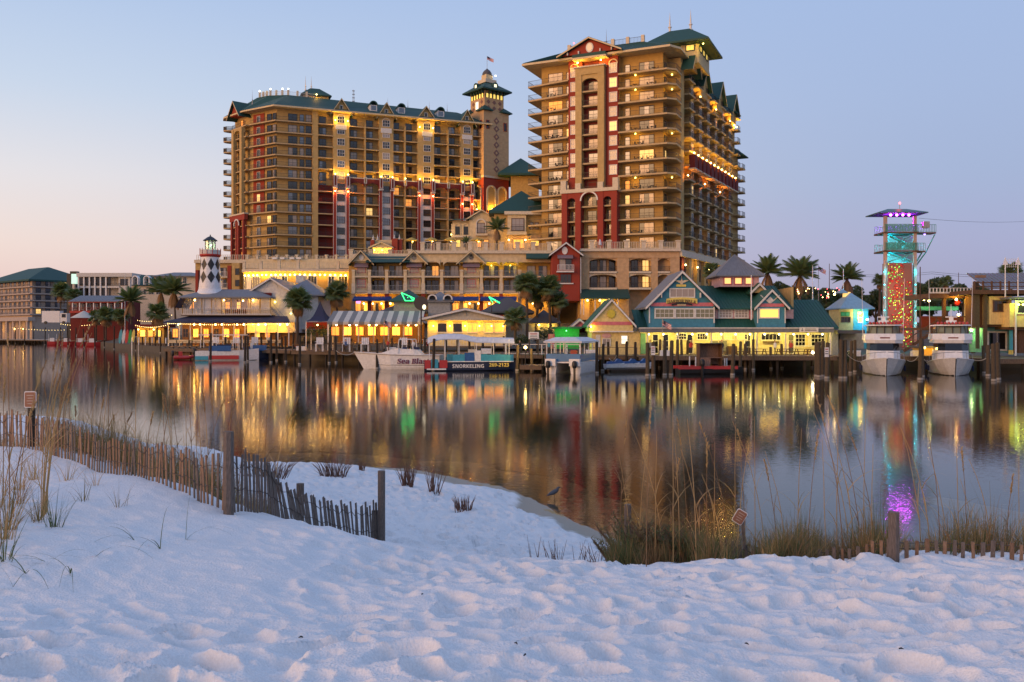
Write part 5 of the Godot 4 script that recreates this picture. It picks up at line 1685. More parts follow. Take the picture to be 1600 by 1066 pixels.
func harbor_walk() -> void:
	var d := 114.0
	# yellow gabled shop
	var t := house("yellow_shop", "pale yellow gabled shop with pink band and sun face on its gable", 955, d, 1.65)
	fgable(t, 922, 989, 471, 507.5, d, 9, "yellow_clapboard", 0.35, "market_green")
	face(t, "gable_wall", "yellow_clapboard", 922, 507.6, 989, 518, d, 9)
	face(t, "wall", "yellow_clapboard", 925, 518.1, 1000, 556, d + 0.5, 9)
	face(t, "pink_band", "pink_paint", 924, 502.8, 987.5, 508, d - 0.06, 0.06)
	face(t, "band_trim", "white_trim", 921, 517.2, 990, 519.2, d - 0.1, 0.2)
	var sunf := MB.new()
	sunf.prism(ellipse(0.5, 0.5), 0, 0.15)
	for i in 12:
		var a := TAU * i / 12
		sunf.prism(PackedVector2Array([Vector2(cos(a - 0.2), sin(a - 0.2)) * 0.45, Vector2(cos(a), sin(a)) * 0.68, Vector2(cos(a + 0.2), sin(a + 0.2)) * 0.45]), 0.02, 0.1)
	put(t, "sun_emblem", sunf, "emblem_yellow", T(at(955, 490.5, d)))
	face(t, "door", "white_trim", 931, 523, 938, 543, d + 0.44, 0.06)
	var ovs := MB.new()
	ovs.prism(ellipse(0.6, 0.32), 0, 0.08)
	put(t, "oval_sign", ovs, "pale_pink", T(at(947.5, 524.5, d + 0.48)))
	fwin(t, 942, 530, 953, 540, d + 0.49, 2, 1, "glass_curtain", "white_trim")
	fwin(t, 971, 525, 980, 537, d + 0.49, 1, 2, "lit_white", "white_trim")
	lamp(t, at(923.5, 510.5, d - 0.4), "bulb_warm", WARM, 1.5, 0.1)
	slope(t, "side_roof", "market_green", 994, 1014, 510.5, 484, d + 1.5, d + 6)
	# blue gabled hall with the sign
	t = house("blue_gabled_hall", "teal gabled hall with pink band and arched HARBOR WALK sign", 1065, d, 1.65)
	fgable(t, 1014, 1117, 427, 478, d, 10, "teal_clapboard", 0.45, "grey_roof")
	face(t, "wall", "teal_clapboard", 1014.5, 478.1, 1117, 511.5, d, 10)
	face(t, "pink_band", "pink_paint", 1017, 473, 1115, 478.6, d - 0.06, 0.06)
	for x in [1015, 1116]: face(t, "corner_board", "white_trim", x - 0.9, 480, x + 0.9, 505, d - 0.08, 0.1)
	fwin(t, 1047.5, 452, 1084.5, 464, d - 0.01, 4, 1, "glass_curtain", "white_trim", 0.14)
	for a in [[1024.5, 1052], [1056, 1083.5], [1087.5, 1115]]:
		fwin(t, a[0], 483.5, a[1], 496, d - 0.01, 4, 2, "glass_olive", "white_trim", 0.16)
	for x in [1034, 1095]: face(t, "bracket", "white_trim", x - 0.6, 457.5, x + 0.6, 465, d - 0.5, 0.5)
	var sg := put(t, "sign_board", arch_band(1065, 466.6, 24, 8.0, 0.16, d), "sign_yellow", T(V(0, 0, -d + 0.12)))
	var words := "HARBORWALK"
	for i in words.length():
		var u := (i - 4.5) * 4.35 + (1.2 if i > 5 else -0.6)
		var rise := 2.6 * (1.0 - pow(u / 24.0, 2))
		var lx := at(1065 + u, 473.0 - rise, d - 0.31)
		text(sg, "letter", words[i], 0.36, "brown_frame", Transform3D(Basis(Vector3.BACK, -u / 24.0 * 0.2), lx - V(0, -0.02, 0)), "Droid Serif", 0.03)
	var sg2 := put(t, "sign_ribbon", arch_band(1065, 474.6, 16, 3.2, 0.12, d), "black_paint", T(V(0, 0, -d + 0.14)))
	text(sg2, "letter", "MARINA", 0.2, "pale_yellow", T(at(1065, 476.6, d - 0.3)), "Droid Sans", 0.02)
	var eg := MB.new()
	var mid := at(1065, 441, d - 0.1)
	for s in [-1, 1]:
		eg.prism(PackedVector2Array([Vector2(0, 0.1), Vector2(s * 0.45, 0.28), Vector2(s * 0.95, 0.22), Vector2(s * 0.5, 0.02), Vector2(s * 0.15, -0.15)]), 0, 0.08)
	eg.prism(PackedVector2Array([Vector2(-0.16, -0.3), Vector2(0.16, -0.3), Vector2(0.12, 0.2), Vector2(0, 0.42), Vector2(-0.12, 0.2)]), 0.01, 0.13)
	eg.box(V(0, 0.62, 0.05), V(0.06, 0.5, 0.06))
	put(t, "eagle_emblem", eg, "stone_trim", T(mid))
	face(t, "emblem_ribbon", "sign_yellow", 1057, 444.5, 1072, 448, d - 0.1, 0.08)
	# long green roofed market hall
	t = house("market_hall", "long market hall with green metal roofs and bright yellow porch on the harbour deck", 1180, d, 1.65)
	slope(t, "main_roof", "market_green", 1106, 1240, 482, 446.5, d + 0.6, d + 9, 0.42)
	face(t, "roof_end", "tan_stucco", 1236, 449, 1240, 481, d + 3.0, 6)
	face(t, "upper_wall", "pale_pink", 1118, 482.1, 1240, 498, d + 1.2, 8)
	for a in [[1124, 1143], [1149, 1168]]: fwin(t, a[0], 484, a[1], 496, d + 1.19, 4, 3, "glass_curtain", "white_trim", 0.14)
	face(t, "pink_post", "pink_paint", 1171.5, 482.2, 1174, 498, d + 1.1, 0.09)
	slope(t, "porch_roof", "market_green", 1117, 1182, 511.5, 498, d - 0.1, d + 1.3, 0.42)
	slope(t, "low_roof", "market_green", 1230, 1311, 512, 468.5, d, d + 8, 0.42)
	face(t, "low_end_wall", "grey_clapboard", 1300, 512.1, 1310, 556, d + 1, 6)
	fgable(t, 1183, 1227.5, 456, 479.5, d - 0.6, 6, "teal_clapboard", 0.4, "market_green")
	face(t, "bay_wall", "teal_clapboard", 1183, 479.6, 1227.5, 511.5, d - 0.6, 2)
	face(t, "pink_band", "pink_paint", 1185, 474.5, 1225.5, 479.4, d - 0.66, 0.06)
	put(t, "lozenge", unit(), "white_trim", Transform3D(Basis(Vector3.BACK, PI / 4).scaled_local(V(0.62, 0.62, 0.1)), at(1203.5, 469, d - 0.68)))
	for s in [-1, 1]: put(t, "gable_brace", unit(), "white_trim", Transform3D(Basis(Vector3.BACK, s * -0.85).scaled_local(V(0.1, 1.5, 0.08)), at(1203.5 + s * 8, 467.5, d - 0.64)))
	fwin(t, 1187.5, 483.5, 1216, 496, d - 0.61, 1, 1, "lit_yellow", "white_trim", 0.16)
	for x in [1184, 1227]: face(t, "corner_board", "white_trim", x - 0.7, 481, x + 0.7, 505, d - 0.68, 0.08)
	fgable(t, 1175, 1198, 446, 457.5, d + 4, 4, "tan_stucco", 0.25, "market_green")
	# lantern with pyramid roof
	var dl := d + 5.0
	face(t, "lantern_wall", "pale_pink", 1125, 430, 1186, 448, dl, 5)
	for x in [1132, 1148.5, 1165]: fwin(t, x, 434.5, x + 10, 443.5, dl - 0.01, 1, 1, "lit_window", "pink_paint", 0.14)
	var py := MB.new()
	py.hip(gx(1117, dl), gx(1194, dl), -dl - 5.8, -dl + 0.6, gy(430.5, dl), gy(395, dl) - gy(430.5, dl), 9.0, 0.16)
	put(t, "lantern_roof", py, "grey_roof")
	var ps := MB.new()
	for i in 15: ps.beam(V(lerpf(gx(1117, dl), gx(1194, dl), i / 14.0), gy(430.5, dl) + 0.02, -dl + 0.6), V(gx(1155.5, dl), gy(395, dl), -dl - 2.6), 0.04, 0.05)
	put(t, "roof_seam", ps, "grey_roof").set_meta("kind", "stuff")
	# porch: bright lamps under the strip roof
	var dp := 112.6
	face(t, "porch_fascia", "grey_roof", 1001, 513.5, 1303, 519.5, dp, 3.0)
	face(t, "fascia_trim", "white_trim", 1001, 511.9, 1303, 513.4, dp - 0.1, 3.2)
	var dw := 116.6
	face(t, "porch_wall", "pale_yellow", 1001, 519.7, 1300, 556.5, dw, 0.5)
	face(t, "teal_door", "teal_pale", 1001, 521, 1009, 553, dw - 0.06, 0.06)
	for x in [1057, 1090, 1112, 1132, 1152]: fwin(t, x, 521.5, x + 15, 530, dw - 0.01, 4, 2, "glass_dim" if x % 4 else "lit_yellow", "white_trim", 0.16)
	for x in [1243, 1268]: fwin(t, x, 523, x + 20, 540, dw - 0.01, 4, 3, "glass_dim", "white_trim", 0.16)
	fwin(t, 1190, 522, 1219, 531, dw - 0.01, 5, 1, "glass_black", "white_trim", 0.14)
	face(t, "order_shelf", "deck_wood", 1193, 533.5, 1218, 536, dw - 0.4, 0.4)
	for x in [1020, 1036, 1074, 1164, 1232]: fwin(t, x, 523, x + 8, 552, dw - 0.02, 1, 3, "glass_dim" if x % 8 else "glass_olive", "white_trim", 0.14, "glazed_door")
	for x in [1092, 1138]: face(t, "shop_counter", "brown_wood", x, 541, x + 14, 554, dw - 1.0, 0.6)
	for x in [1148, 1262]: face(t, "yellow_panel_door", "yellow_clapboard", x - 4, 524, x + 4, 552, dw - 0.05, 0.05)  # plain panel doors in the yellow clapboard colour
	for x in [1012, 1060, 1112, 1178, 1183, 1228, 1298]: face(t, "porch_post", "white_trim" if x != 1178 else "teal_pale", x - 1, 519.6, x + 1, 556, dp + 0.3, 0.18)
	for x in [1110, 1124]: face(t, "notice_board", "canvas_grey", x, 533, x + 12, 549, dw - 0.5, 0.08)
	for i in 13: lamp(t, at(1014 + i * 22.6, 522.5, dp + 1.9), "bulb_porch", Color(1.0, 0.88, 0.42), 3.4, 0.12, "porch_lamp")
	var sw := face(t, "shop_sign", "white_trim", 1249.5, 511.5, 1279, 519, dp - 0.5, 0.12)
	for a in [[1253.3, 512.6, 1254.3, 518], [1252, 515.8, 1255.6, 517], [1258, 513.8, 1275, 514.8], [1258, 516.0, 1276, 517.2]]: face(sw, "print_mark", "canvas_grey", a[0], a[1], a[2], a[3], dp - 0.53, 0.02)
	# blue roofed kiosk
	d = 126.0
	t = house("ticket_kiosk", "small yellow kiosk with light blue pyramid roof and green board", 1335, d, 1.6)
	face(t, "wall", "yellow_clapboard", 1311, 482, 1333, 545, d, 4)
	face(t, "painted_cyan_light_wall", "cyan_paint", 1333.2, 482, 1357, 545, d + 0.3, 4)  # cyan light falling on this wall is painted into its colour
	var kr := MB.new()
	kr.hip(gx(1309, d), gx(1363, d), -d - 5, -d + 0.9, gy(481.5, d), 2.2, 2.4, 0.16)
	put(t, "roof", kr, "blue_roof")
	face(t, "cupola", "lit_window", 1320, 456.5, 1329, 464, d + 1.9, 0.8)
	var kc := MB.new()
	kc.hip(gx(1317.5, d), gx(1331.5, d), -d - 3.1, -d - 1.5, gy(456.5, d), 0.6, 0.7, 0.08)
	put(t, "cupola_roof", kc, "blue_roof")
	var ob := face(t, "open_board", "green_paint", 1314, 487.5, 1328, 494, d - 0.1, 0.1)
	for x in [1315, 1321.8]: face(ob, "board_panel", "green_panel", x, 488.4, x + 5.4, 493.2, d - 0.14, 0.03)
	fwin(t, 1315, 496, 1328, 503, d - 0.01, 3, 1, "glass_dim", "brown_frame")
	fwin(t, 1341, 488, 1348, 504, d + 0.29, 1, 2, "lit_orange", "white_trim")
	lamp(t, at(1344, 489.5, d - 0.5), "bulb_yellow", Color(1, 0.85, 0.2), 4.0, 0.2)
	lamp(t, at(1356, 500, d - 1.2), "bulb_cyan", Color(0.05, 0.75, 0.95), 8.0, 0.1)
	face(t, "low_roof", "shingle", 1309, 516, 1352, 521, d - 12, 8)
	face(t, "low_wall", "grey_clapboard", 1313, 521.1, 1350, 545, d - 9, 5)
func arch_band(px: float, py: float, half: float, h: float, depth: float, d: float) -> MB:   # board with an arched top and bottom, centred on px
	var m := MB.new()
	var p := PackedVector2Array()
	for i in 13:
		var u := -1.0 + i / 6.0
		var q := at(px + half * u, py + h - 2.4 * (1 - u * u) , d)
		p.append(Vector2(q.x, q.y))
	for i in 13:
		var u := 1.0 - i / 6.0
		var q := at(px + half * u, py - 2.4 * (1 - u * u) + 0.6, d)
		p.append(Vector2(q.x, q.y))
	m.prism(p, 0, depth)
	return m

func right_side() -> void:
	var d := 130.0
	# climbing tower
	var t := house("climbing_tower", "tall climbing tower with cyan lit stairs, red rock wall and violet lit roof", 1406, d, 1.6, "tower")
	var s := d / FOCAL
	var xl := gx(1383.5, d)
	var xr := gx(1429.5, d)
	var zb := -d - 3.0
	var ytop := gy(338, d)
	for x in [xl, xr]:
		for z in [-d, zb]:
			bar(t, "column", "tower_post", V(x * z / -d, (1.5 + ytop) / 2, z), V(0.42, ytop - 1.5, 0.42))
	for yy in [362.5, 391.5]:
		var y := gy(yy, d)
		span(t, "platform", "brown_wood", V(xl - 0.3, y - 0.22, zb - 0.4), V(xr + 0.4, y, -d + 0.35))
		for q in [[V(xl - 0.2, y, -d + 0.3), V(xr + 0.3, y, -d + 0.3)], [V(xl - 0.2, y, zb - 0.3), V(xr + 0.3, y, zb - 0.3)]]:
			railing(t, q[0], q[1], "tower_green", 1.1, 0.22, 0.05)
		put(t, "netting", unit(), "green_net", Transform3D(Basis.from_scale(V(xr - xl, 1.0, 0.015)), V((xl + xr) / 2, y + 0.55, -d + 0.24)))
	var arm := [[1430, 1464, 362.5], [1430, 1447, 391.5]]
	for a in arm:
		var y := gy(a[2], d)
		span(t, "side_platform", "brown_wood", V(gx(a[0], d) + 0.42, y - 0.2, -d - 2.0), V(gx(a[1], d), y - 0.01, -d - 0.2))
		railing(t, V(gx(a[0], d) + 0.4, y, -d - 0.25), V(gx(a[1], d), y, -d - 0.25), "tower_green", 1.1, 0.22, 0.05)
	var br := MB.new()
	br.beam(at(1461, 366, d + 0.8), at(1447, 394, d + 0.8), 0.12)
	br.beam(at(1447, 394, d + 0.8), at(1431, 416, d + 0.8), 0.16)
	br.beam(at(1441, 394, d + 1.4), at(1431, 411, d + 1.4), 0.16)
	put(t, "brace", br, "tower_green")
	face(t, "winch_box", "grey_clapboard", 1444, 346, 1453, 356, d - 0.2, 0.8)
	lamp(t, at(1445, 365.8, d + 0.9), "violet_bulb", Color(0.35, 0.15, 1.0), 2.0, 0.16)
	var flights := MB.new()
	for a in [[1386, 366, 1415, 381], [1415, 381, 1398, 391], [1386, 394, 1420, 408], [1420, 408, 1394, 418]]:
		flights.beam(at(a[0], a[1], d + 2.6), at(a[2], a[3], d + 2.6), 0.9, 0.16)
		flights.beam(at(a[0], a[1] - 8, d + 2.1), at(a[2], a[3] - 8, d + 2.1), 0.06)
	put(t, "stair_flights", flights, "tower_green")
	for a in [[1384, 366, 1429, 390], [1429, 366, 1384, 390], [1384, 395, 1429, 411], [1429, 395, 1384, 411], [1430, 420, 1426, 455], [1430, 455, 1426, 490]]:
		var xb := MB.new()
		xb.beam(at(a[0], a[1], d + 0.2), at(a[2], a[3], d + 0.2), 0.11)
		put(t, "cross_brace", xb, "tower_green")
	for a in [[1385, 366, 1429, 391], [1385, 395, 1429, 411]]:
		put(t, "netting", unit(), "green_net", Transform3D(Basis.from_scale(V(gx(a[2], d) - gx(a[0], d), gy(a[1], d) - gy(a[3], d), 0.015)), (at(a[0], a[1], d + 2.9) + at(a[2], a[3], d + 2.9)) / 2))
	for p in [[1389, 369], [1411, 386], [1389, 398], [1410, 412], [1430, 520], [1384, 510]]: lamp(t, at(p[0], p[1], d + 1.6), "bulb_cyan", Color(0.03, 0.75, 0.90), 9.0, 0.13)
	for x in [1382.2, 1430.8]:
		for y in [425, 445, 465, 485, 505]: lamp(t, at(x, y, d - 0.5), "bulb_cyan", Color(0.03, 0.75, 0.85), 3.0, 0.1)
	# rock wall with holds
	var wall := MB.new()
	var pts := [[1387, 411], [1425, 411], [1427, 470], [1426, 545], [1412, 545], [1408, 512], [1387, 512]]
	var pg := PackedVector2Array()
	for p in pts:
		var q := at(p[0], p[1], d - 0.6)
		pg.append(Vector2(q.x, q.y))
	wall.prism(pg, -d - 1.2, -d + 0.6)
	put(t, "rock_wall", wall, "climb_brick")
	var hr := RandomNumberGenerator.new()
	hr.seed = 5
	var hold_r := ball(0.12, 6)
	var hold_g := ball(0.07, 6)
	for i in 520:
		var x := hr.randf_range(1388, 1425)
		var y := hr.randf_range(412, 542)
		if y > 510 and x < 1410 or x > 1412 and y < 440: continue
		var lit := i % 3 == 0
		put(t, "lit_hold_bulb" if lit else "red_hold", hold_g if lit else hold_r, ("bulb_lime" if i % 2 else "bulb_green") if lit else "hold_red", T(at(x, y, d - 0.62)))
	for p in [[1402, 425], [1402, 450], [1406, 475], [1418, 500], [1416, 528]]: lamp(t, at(p[0], p[1], d - 3.0), "bulb_hold", Color(1.0, 0.55, 0.4), 4.0, 0.07)
	# roof
	var rf := MB.new()
	rf.hip(gx(1369, d), gx(1446, d), zb - 0.9, -d + 1.0, gy(332.5, d), 0.72, 2.2, 0.14)
	put(t, "roof", rf, "teal_metal")
	for i in 4: lamp(t, at(1392 + i * 9.5, 336.0, d + 0.6), "violet_light", Color(0.8, 0.08, 1.0), 18.0, 0.16, "violet_lamp")
	var ant := MB.new()
	ant.tube([at(1406, 326, d + 2), at(1406, 319, d + 2)], [0.05, 0.04], 5)
	put(t, "beacon_mast", ant, "metal_grey")
	lamp(t, at(1406, 317.5, d + 2), "bulb_red", Color(1, 0.25, 0.2), 0.8, 0.2)
	var zip := MB.new()
	var pv := at(1436, 341, d)
	for i in 24:
		var nx := at(1436 + (i + 1) * 9.0, 341 + 3.0 * sin(PI * (i + 1) / 24.0) * 4.2 * 0.4 + (i + 1) * 0.1, d + i * 1.5)
		zip.beam(pv, nx, 0.035)
		pv = nx
	lone("zip_line", zip, "rail_dark", "thin zip line cable running right from the climbing tower", "cable")

	# deck house on the right edge
	d = 107.0
	t = house("deck_house", "pale yellow board deck house on posts at the right edge with brown roof terrace", 1570, d, 1.65)
	face(t, "wall", "yellow_clapboard", 1546, 463, 1581, 507, d, 6)
	face(t, "bay", "yellow_clapboard", 1578, 474, 1640, 511, d - 1.4, 7)
	var bt := MB.new()
	for i in 12: bt.box(V(gx(1549 + i * 2.7, d), (gy(464, d) + gy(506, d)) / 2, -d + 0.02), V(0.03, gy(464, d) - gy(506, d), 0.05))
	put(t, "wall_batten", bt, "yellow_clapboard").set_meta("kind", "stuff")
	fwin(t, 1553, 470.5, 1572.5, 486, d - 0.02, 3, 1, "glass_dim", "brown_frame", 0.14)
	fwin(t, 1590, 472, 1620, 489, d - 1.42, 2, 1, "glass_dim", "white_trim", 0.14)
	for x in [1592, 1599]: lamp(t, at(x, 476, d - 2.0), "bulb_yellow", Color(0.8, 1, 0.25), 2.0, 0.14)
	face(t, "bay_roof", "grey_roof", 1576, 464, 1640, 467.5, d - 1.9, 4)
	face(t, "floor_beam", "brown_wood", 1540, 507.2, 1585, 511, d + 0.4, 5)
	face(t, "floor_beam", "brown_wood", 1576, 511.2, 1640, 515, d - 1.0, 5)
	face(t, "ground_wall", "teal_pale", 1541, 511.5, 1578, 551, d + 2, 4)
	fwin(t, 1545, 520, 1571, 546, d + 1.99, 2, 1, "glass_black", "white_trim", 0.2)
	face(t, "blue_post", "cyan_paint", 1579, 516, 1583, 547, d - 0.4, 0.3)
	face(t, "orange_post", "sign_yellow", 1579, 547.2, 1583.5, 554, d - 0.5, 0.4)
	face(t, "ground_wall", "brown_wood", 1592, 515.5, 1640, 552, d - 0.2, 3)
	face(t, "terrace", "brown_wood", 1521, 453, 1640, 459.5, d - 0.8, 9)
	for i in 7: bar(t, "terrace_post", "brown_wood", at(1523 + i * 13.5, 446.5, d - 0.6), V(0.16, 1.1, 0.16))
	for y in [441, 447]: face(t, "terrace_rail", "brown_wood", 1521, y, 1640, y + 1.3, d - 0.55, 0.12)
	for a in [[1523, 440, 1530, 510], [1539, 459, 1543, 552], [1527, 459, 1531, 545]]: face(t, "stout_post", "pile_wood", a[0], a[1], a[2], a[3], d - 0.2, 0.4)
	face(t, "recessed_wall", "brown_wood", 1528, 460, 1544, 512, d + 1.5, 3)  # brown board wall set back under the terrace
	slope(t, "metal_roof", "grey_roof", 1543, 1640, 450, 427, d + 3, d + 8, 0.5)
	face(t, "roof_beam", "slat_wood", 1526, 430, 1541, 434, d + 3, 0.4)
	for x in [1571, 1591]:
		var fin := MB.new()
		fin.tube([at(x, 464, d - 2.2), at(x, 410, d - 2.2)], [0.07, 0.06], 6)
		fin.prism(PackedVector2Array([Vector2(gx(x - 4, d - 2.2), gy(414, d - 2.2)), Vector2(gx(x + 4, d - 2.2), gy(414, d - 2.2)), Vector2(gx(x, d - 2.2), gy(402, d - 2.2))]), -d + 2.15, -d + 2.25)
		put(t, "white_finial_post", fin, "white_paint")
	var net := MB.new()
	for i in 7: net.beam(at(1572 + i * 3, 404, d - 2.2), at(1572 + i * 3, 418, d - 2.2), 0.025)
	for y in [405, 409, 413, 417]: net.beam(at(1571, y, d - 2.2), at(1592, y, d - 2.2), 0.025)
	put(t, "lattice", net, "white_paint")
	span(t, "downpipe", "white_paint", V(gx(1586.5, d - 1.5), gy(556, d - 1.5), -d + 1.4), V(gx(1588.5, d - 1.5), gy(470, d - 1.5), -d + 1.55))
	# covered gallery left of it
	d = 112.0
	t = house("covered_gallery", "brown timber gallery with white railed roof, lamps and red stalls behind the boats", 1490, d, 1.65)
	face(t, "roof_deck", "brown_wood", 1455, 458.5, 1527, 466, d, 8)
	railing(t, V(gx(1453, d), gy(458, d), -d + 0.05), V(gx(1522, d), gy(458, d), -d + 0.05), "white_trim", 0.62, 0.4, 0.1)
	face(t, "roof_trim", "white_trim", 1453, 457, 1524, 458.4, d - 0.1, 0.3)
	for x in [1474, 1520]: face(t, "post", "brown_wood", x, 466.2, x + 4.5, 552, d + 0.5, 0.4)
	face(t, "back_wall", "dark_red", 1440, 494, 1530, 512, d + 9, 0.4)
	face(t, "teal_beam", "cyan_paint", 1432, 479, 1498, 485, d + 8, 0.4)
	face(t, "floor", "brown_wood", 1440, 512, 1545, 516, d + 0.2, 9)
	for x in [1463, 1480, 1498, 1516]: face(t, "rail_post", "brown_wood", x, 495, x + 1.6, 512, d + 0.3, 0.15)
	face(t, "rail", "brown_wood", 1455, 494, 1525, 496, d + 0.25, 0.15)
	for p in [[1494.5, 468], [1522, 468]]: lamp(t, at(p[0], p[1], d - 0.4), "bulb_warm", WARM, 5.0, 0.16)
	lamp(t, at(1518, 516, d - 0.6), "bulb_greenish", Color(0.8, 1.0, 0.45), 9.0, 0.2)
	face(t, "lamp_housing", "metal_grey", 1513, 513.2, 1525, 514.4, d - 0.6, 0.3)
	for p in [[1498, 492], [1448, 463], [1444, 468], [1452, 470]]: lamp(t, at(p[0], p[1], d + 7), "bulb_warm", Color(0.9, 1.0, 0.4), 2.5, 0.18)
	for x in [1496, 1515]:
		var bas := MB.new()
		bas.lathe([[0.05, -0.35], [0.3, -0.2], [0.42, 0.1], [0.25, 0.35], [0.02, 0.45]], 8, at(x, 474.5, d + 0.2))
		put(t, "hanging_basket", bas, "hold_red")
	var stp := MB.new()
	for i in 12: stp.box(at(1414 + i * 4.4, 546 - i * 2.9, d - 1.0), V(0.5, 0.08, 1.4))
	for z in [0.3, -1.7]:
		stp.beam(at(1412, 549, d + z), at(1467, 513, d + z), 0.1, 0.34)
		stp.beam(at(1412, 534, d + z), at(1467, 499, d + z), 0.08, 0.12)
		for i in 5: stp.beam(at(1414 + i * 13, 547 - i * 8.4, d + z), at(1414 + i * 13, 533 - i * 8.4, d + z), 0.1)
	put(t, "stairs", stp, "brown_wood")
	var bs := house("bait_shed", "low yellow lit shed between the two fishing boats", 1452, 104.0, 1.65)
	face(bs, "wall", "gold_stucco", 1444, 544, 1462, 556, 104, 3)
	face(bs, "roof", "shingle", 1442, 541, 1464, 544, 103.6, 3.6)
	for x in [1445, 1466]: lamp(bs, at(x, 543.5, 103), "bulb_yellow", WARM, 2.5, 0.14)

func far_left() -> void:
	# hotel with green roof on the far left
	var c := at(50, 482, 380)
	var home := T(V(c.x, 0, c.z), deg_to_rad(-38.0))
	var t := thing("shore_hotel", "five storey far hotel with dark green hipped roof on the left edge", "hotel", home)
	fr = home
	span(t, "wall", "shore_wall", V(-42, 1.5, -24), V(0, 27, 0))
	for k in 5:
		var y := 12.4 + k * 2.95
		span(t, "balcony_slab", "shore_slab", V(-42, y - 0.5, 0.01), V(0.9, y, 1.3))
		span(t, "balcony_slab", "shore_slab", V(0.01, y - 0.5, -24), V(1.3, y, 0))
		railing(t, V(-42, y, 1.2), V(0.8, y, 1.2), "shore_slab", 0.95, 0.5, 0.08)
		railing(t, V(1.2, y, 0), V(1.2, y, -24), "rail_dark", 0.95, 0.5, 0.06)
		for i in 9: win(t, 2.0, 2.0, 2, 1, T(V(-3 - i * 4.4, y + 1.1, 0.01)), "glass" if (i + k) % 3 else "glass_dim", "dark_frame")
		for i in 6: win(t, 2.0, 2.0, 2, 1, T(V(0.01, y + 1.1, -2.5 - i * 4.0), PI / 2), "glass_dim" if (i + k) % 7 else "lit_window", "dark_frame")
	for i in 7: span(t, "arcade_pier", "shore_wall", V(-40 + i * 6.6, 1.5, 1.4), V(-38.6 + i * 6.6, 9.4, 2.4))
	span(t, "arcade_roof", "shore_slab", V(-42, 9.4, 0.02), V(2.6, 11.0, 2.8))
	for i in 5: lamp(t, V(-36 + i * 8.0, 6.0, 1.9), "bulb_warm", WARM, 12.0, 0.3)
	var m := MB.new()
	m.hip(-44, 2.2, -26.5, 2.4, 27, 6.4, 14.0, 0.7)
	put(t, "roof", m, "green_roof")
	fr = Transform3D.IDENTITY
	# white building with tall columns
	var d := 340.0
	t = house("column_building", "white three storey building with tall white columns on the far shore", 165, d, 2.0)
	face(t, "wall", "shore_cream", 121, 431, 190, 530, d + 3, 14)
	face(t, "cornice", "white_wall", 119, 426.5, 206, 432.5, d - 0.4, 18)
	for i in 6: face(t, "column", "white_paint", 121 + i * 8.6, 432.6, 123 + i * 8.6, 463, d, 0.5)
	face(t, "balcony_slab", "white_wall", 121, 447, 186, 450, d + 0.3, 2.7)
	railing(t, V(gx(121, d), gy(447, d), -d - 0.4), V(gx(186, d), gy(447, d), -d - 0.4), "rail_dark", 1.1, 0.4, 0.06)
	for i in 6:
		for y in [434, 451]: fwin(t, 124.5 + i * 8.6, y, 129.5 + i * 8.6, y + 12, d + 2.99, 2, 1, "glass_dim", "brown_frame")
	face(t, "end_wall", "white_wall", 185, 432.6, 203, 530, d + 0.5, 14)
	fwin(t, 188, 436, 199, 446, d + 0.49, 3, 1, "glass_dim", "brown_frame")
	face(t, "rear_wing", "white_wall", 200, 430, 220, 530, d + 12, 14)
	t = house("dormer_building", "pale building with grey hipped roof and arched white dormers on the far shore", 255, 330.0, 2.0)
	d = 330.0
	face(t, "wall", "shore_cream", 205, 445, 312, 530, d, 14)
	slope(t, "roof", "green_roof", 205, 240, 446, 430, d - 0.8, d + 8, 1.2)
	for x in [214, 232]:
		put(t, "dormer", arch_ring(0.8, 0.35, 2.2, 2.0), "white_paint", T(at(x, 436, d - 0.8)))
		fwin(t, x - 2.6, 436, x + 2.6, 444, d - 0.82, 2, 2, "glass_dim", "white_trim")
	face(t, "attic", "shore_cream", 240, 431, 312, 444.9, d + 1, 12)
	for i in 6: fwin(t, 244 + i * 8.4, 433.5, 249 + i * 8.4, 443, d + 0.99, 2, 2, "glass_dim", "white_trim")
	var gh := MB.new()
	gh.hip(gx(237, d), gx(316, d), -d - 15, -d + 0.3, gy(431, d), 1.6, 6.0, 0.3)
	put(t, "hipped_roof", gh, "grey_roof")
	for i in 6: fwin(t, 196 + i * 12 + 12, 452, 216 + i * 12, 460, d - 0.01, 2, 1, "glass_dim", "white_trim")
	# red porch building
	d = 300.0
	t = house("red_porch_building", "red two storey porch building with grey roof and white posts on the far shore", 140, d, 1.6)
	face(t, "wall", "dark_red", 110, 471, 200, 532, d + 3, 10)
	slope(t, "roof", "grey_roof", 106, 184, 471, 462, d - 0.5, d + 8, 1.0)
	face(t, "eave_band", "red_paint", 107, 470.5, 190, 473, d - 0.2, 2)
	for i in 8: face(t, "porch_post", "white_paint", 112 + i * 11, 473.1, 113.6 + i * 11, 486, d, 0.4)
	face(t, "balcony_slab", "red_paint", 108, 486, 200, 489, d - 0.2, 3)
	railing(t, V(gx(108, d), gy(486, d), -d), V(gx(200, d), gy(486, d), -d), "brick_red", 1.1, 0.5, 0.08)
	for i in 7: fwin(t, 114 + i * 11, 475, 120 + i * 11, 484, d + 2.99, 2, 1, "glass_dim", "white_trim")
	var um := MB.new()
	um.lathe([[0.02, 0], [4.4, 0], [0.1, 2.4]], 8, at(131, 497, d - 5))
	put(t, "tan_canopy", um, "canvas_cream")
	# sign tower with lit screen
	d = 346.0
	t = house("screen_tower", "dark slender sign tower with a glowing screen on the far shore", 112, d, 2.0, "sign")
	face(t, "shaft", "black_paint", 104, 428, 111, 530, d, 2)
	face(t, "head", "black_paint", 109, 424, 120, 428, d - 0.3, 2)
	var sc := face(t, "screen", "screen_teal", 111.2, 428.1, 119, 443.5, d - 0.2, 1.5)
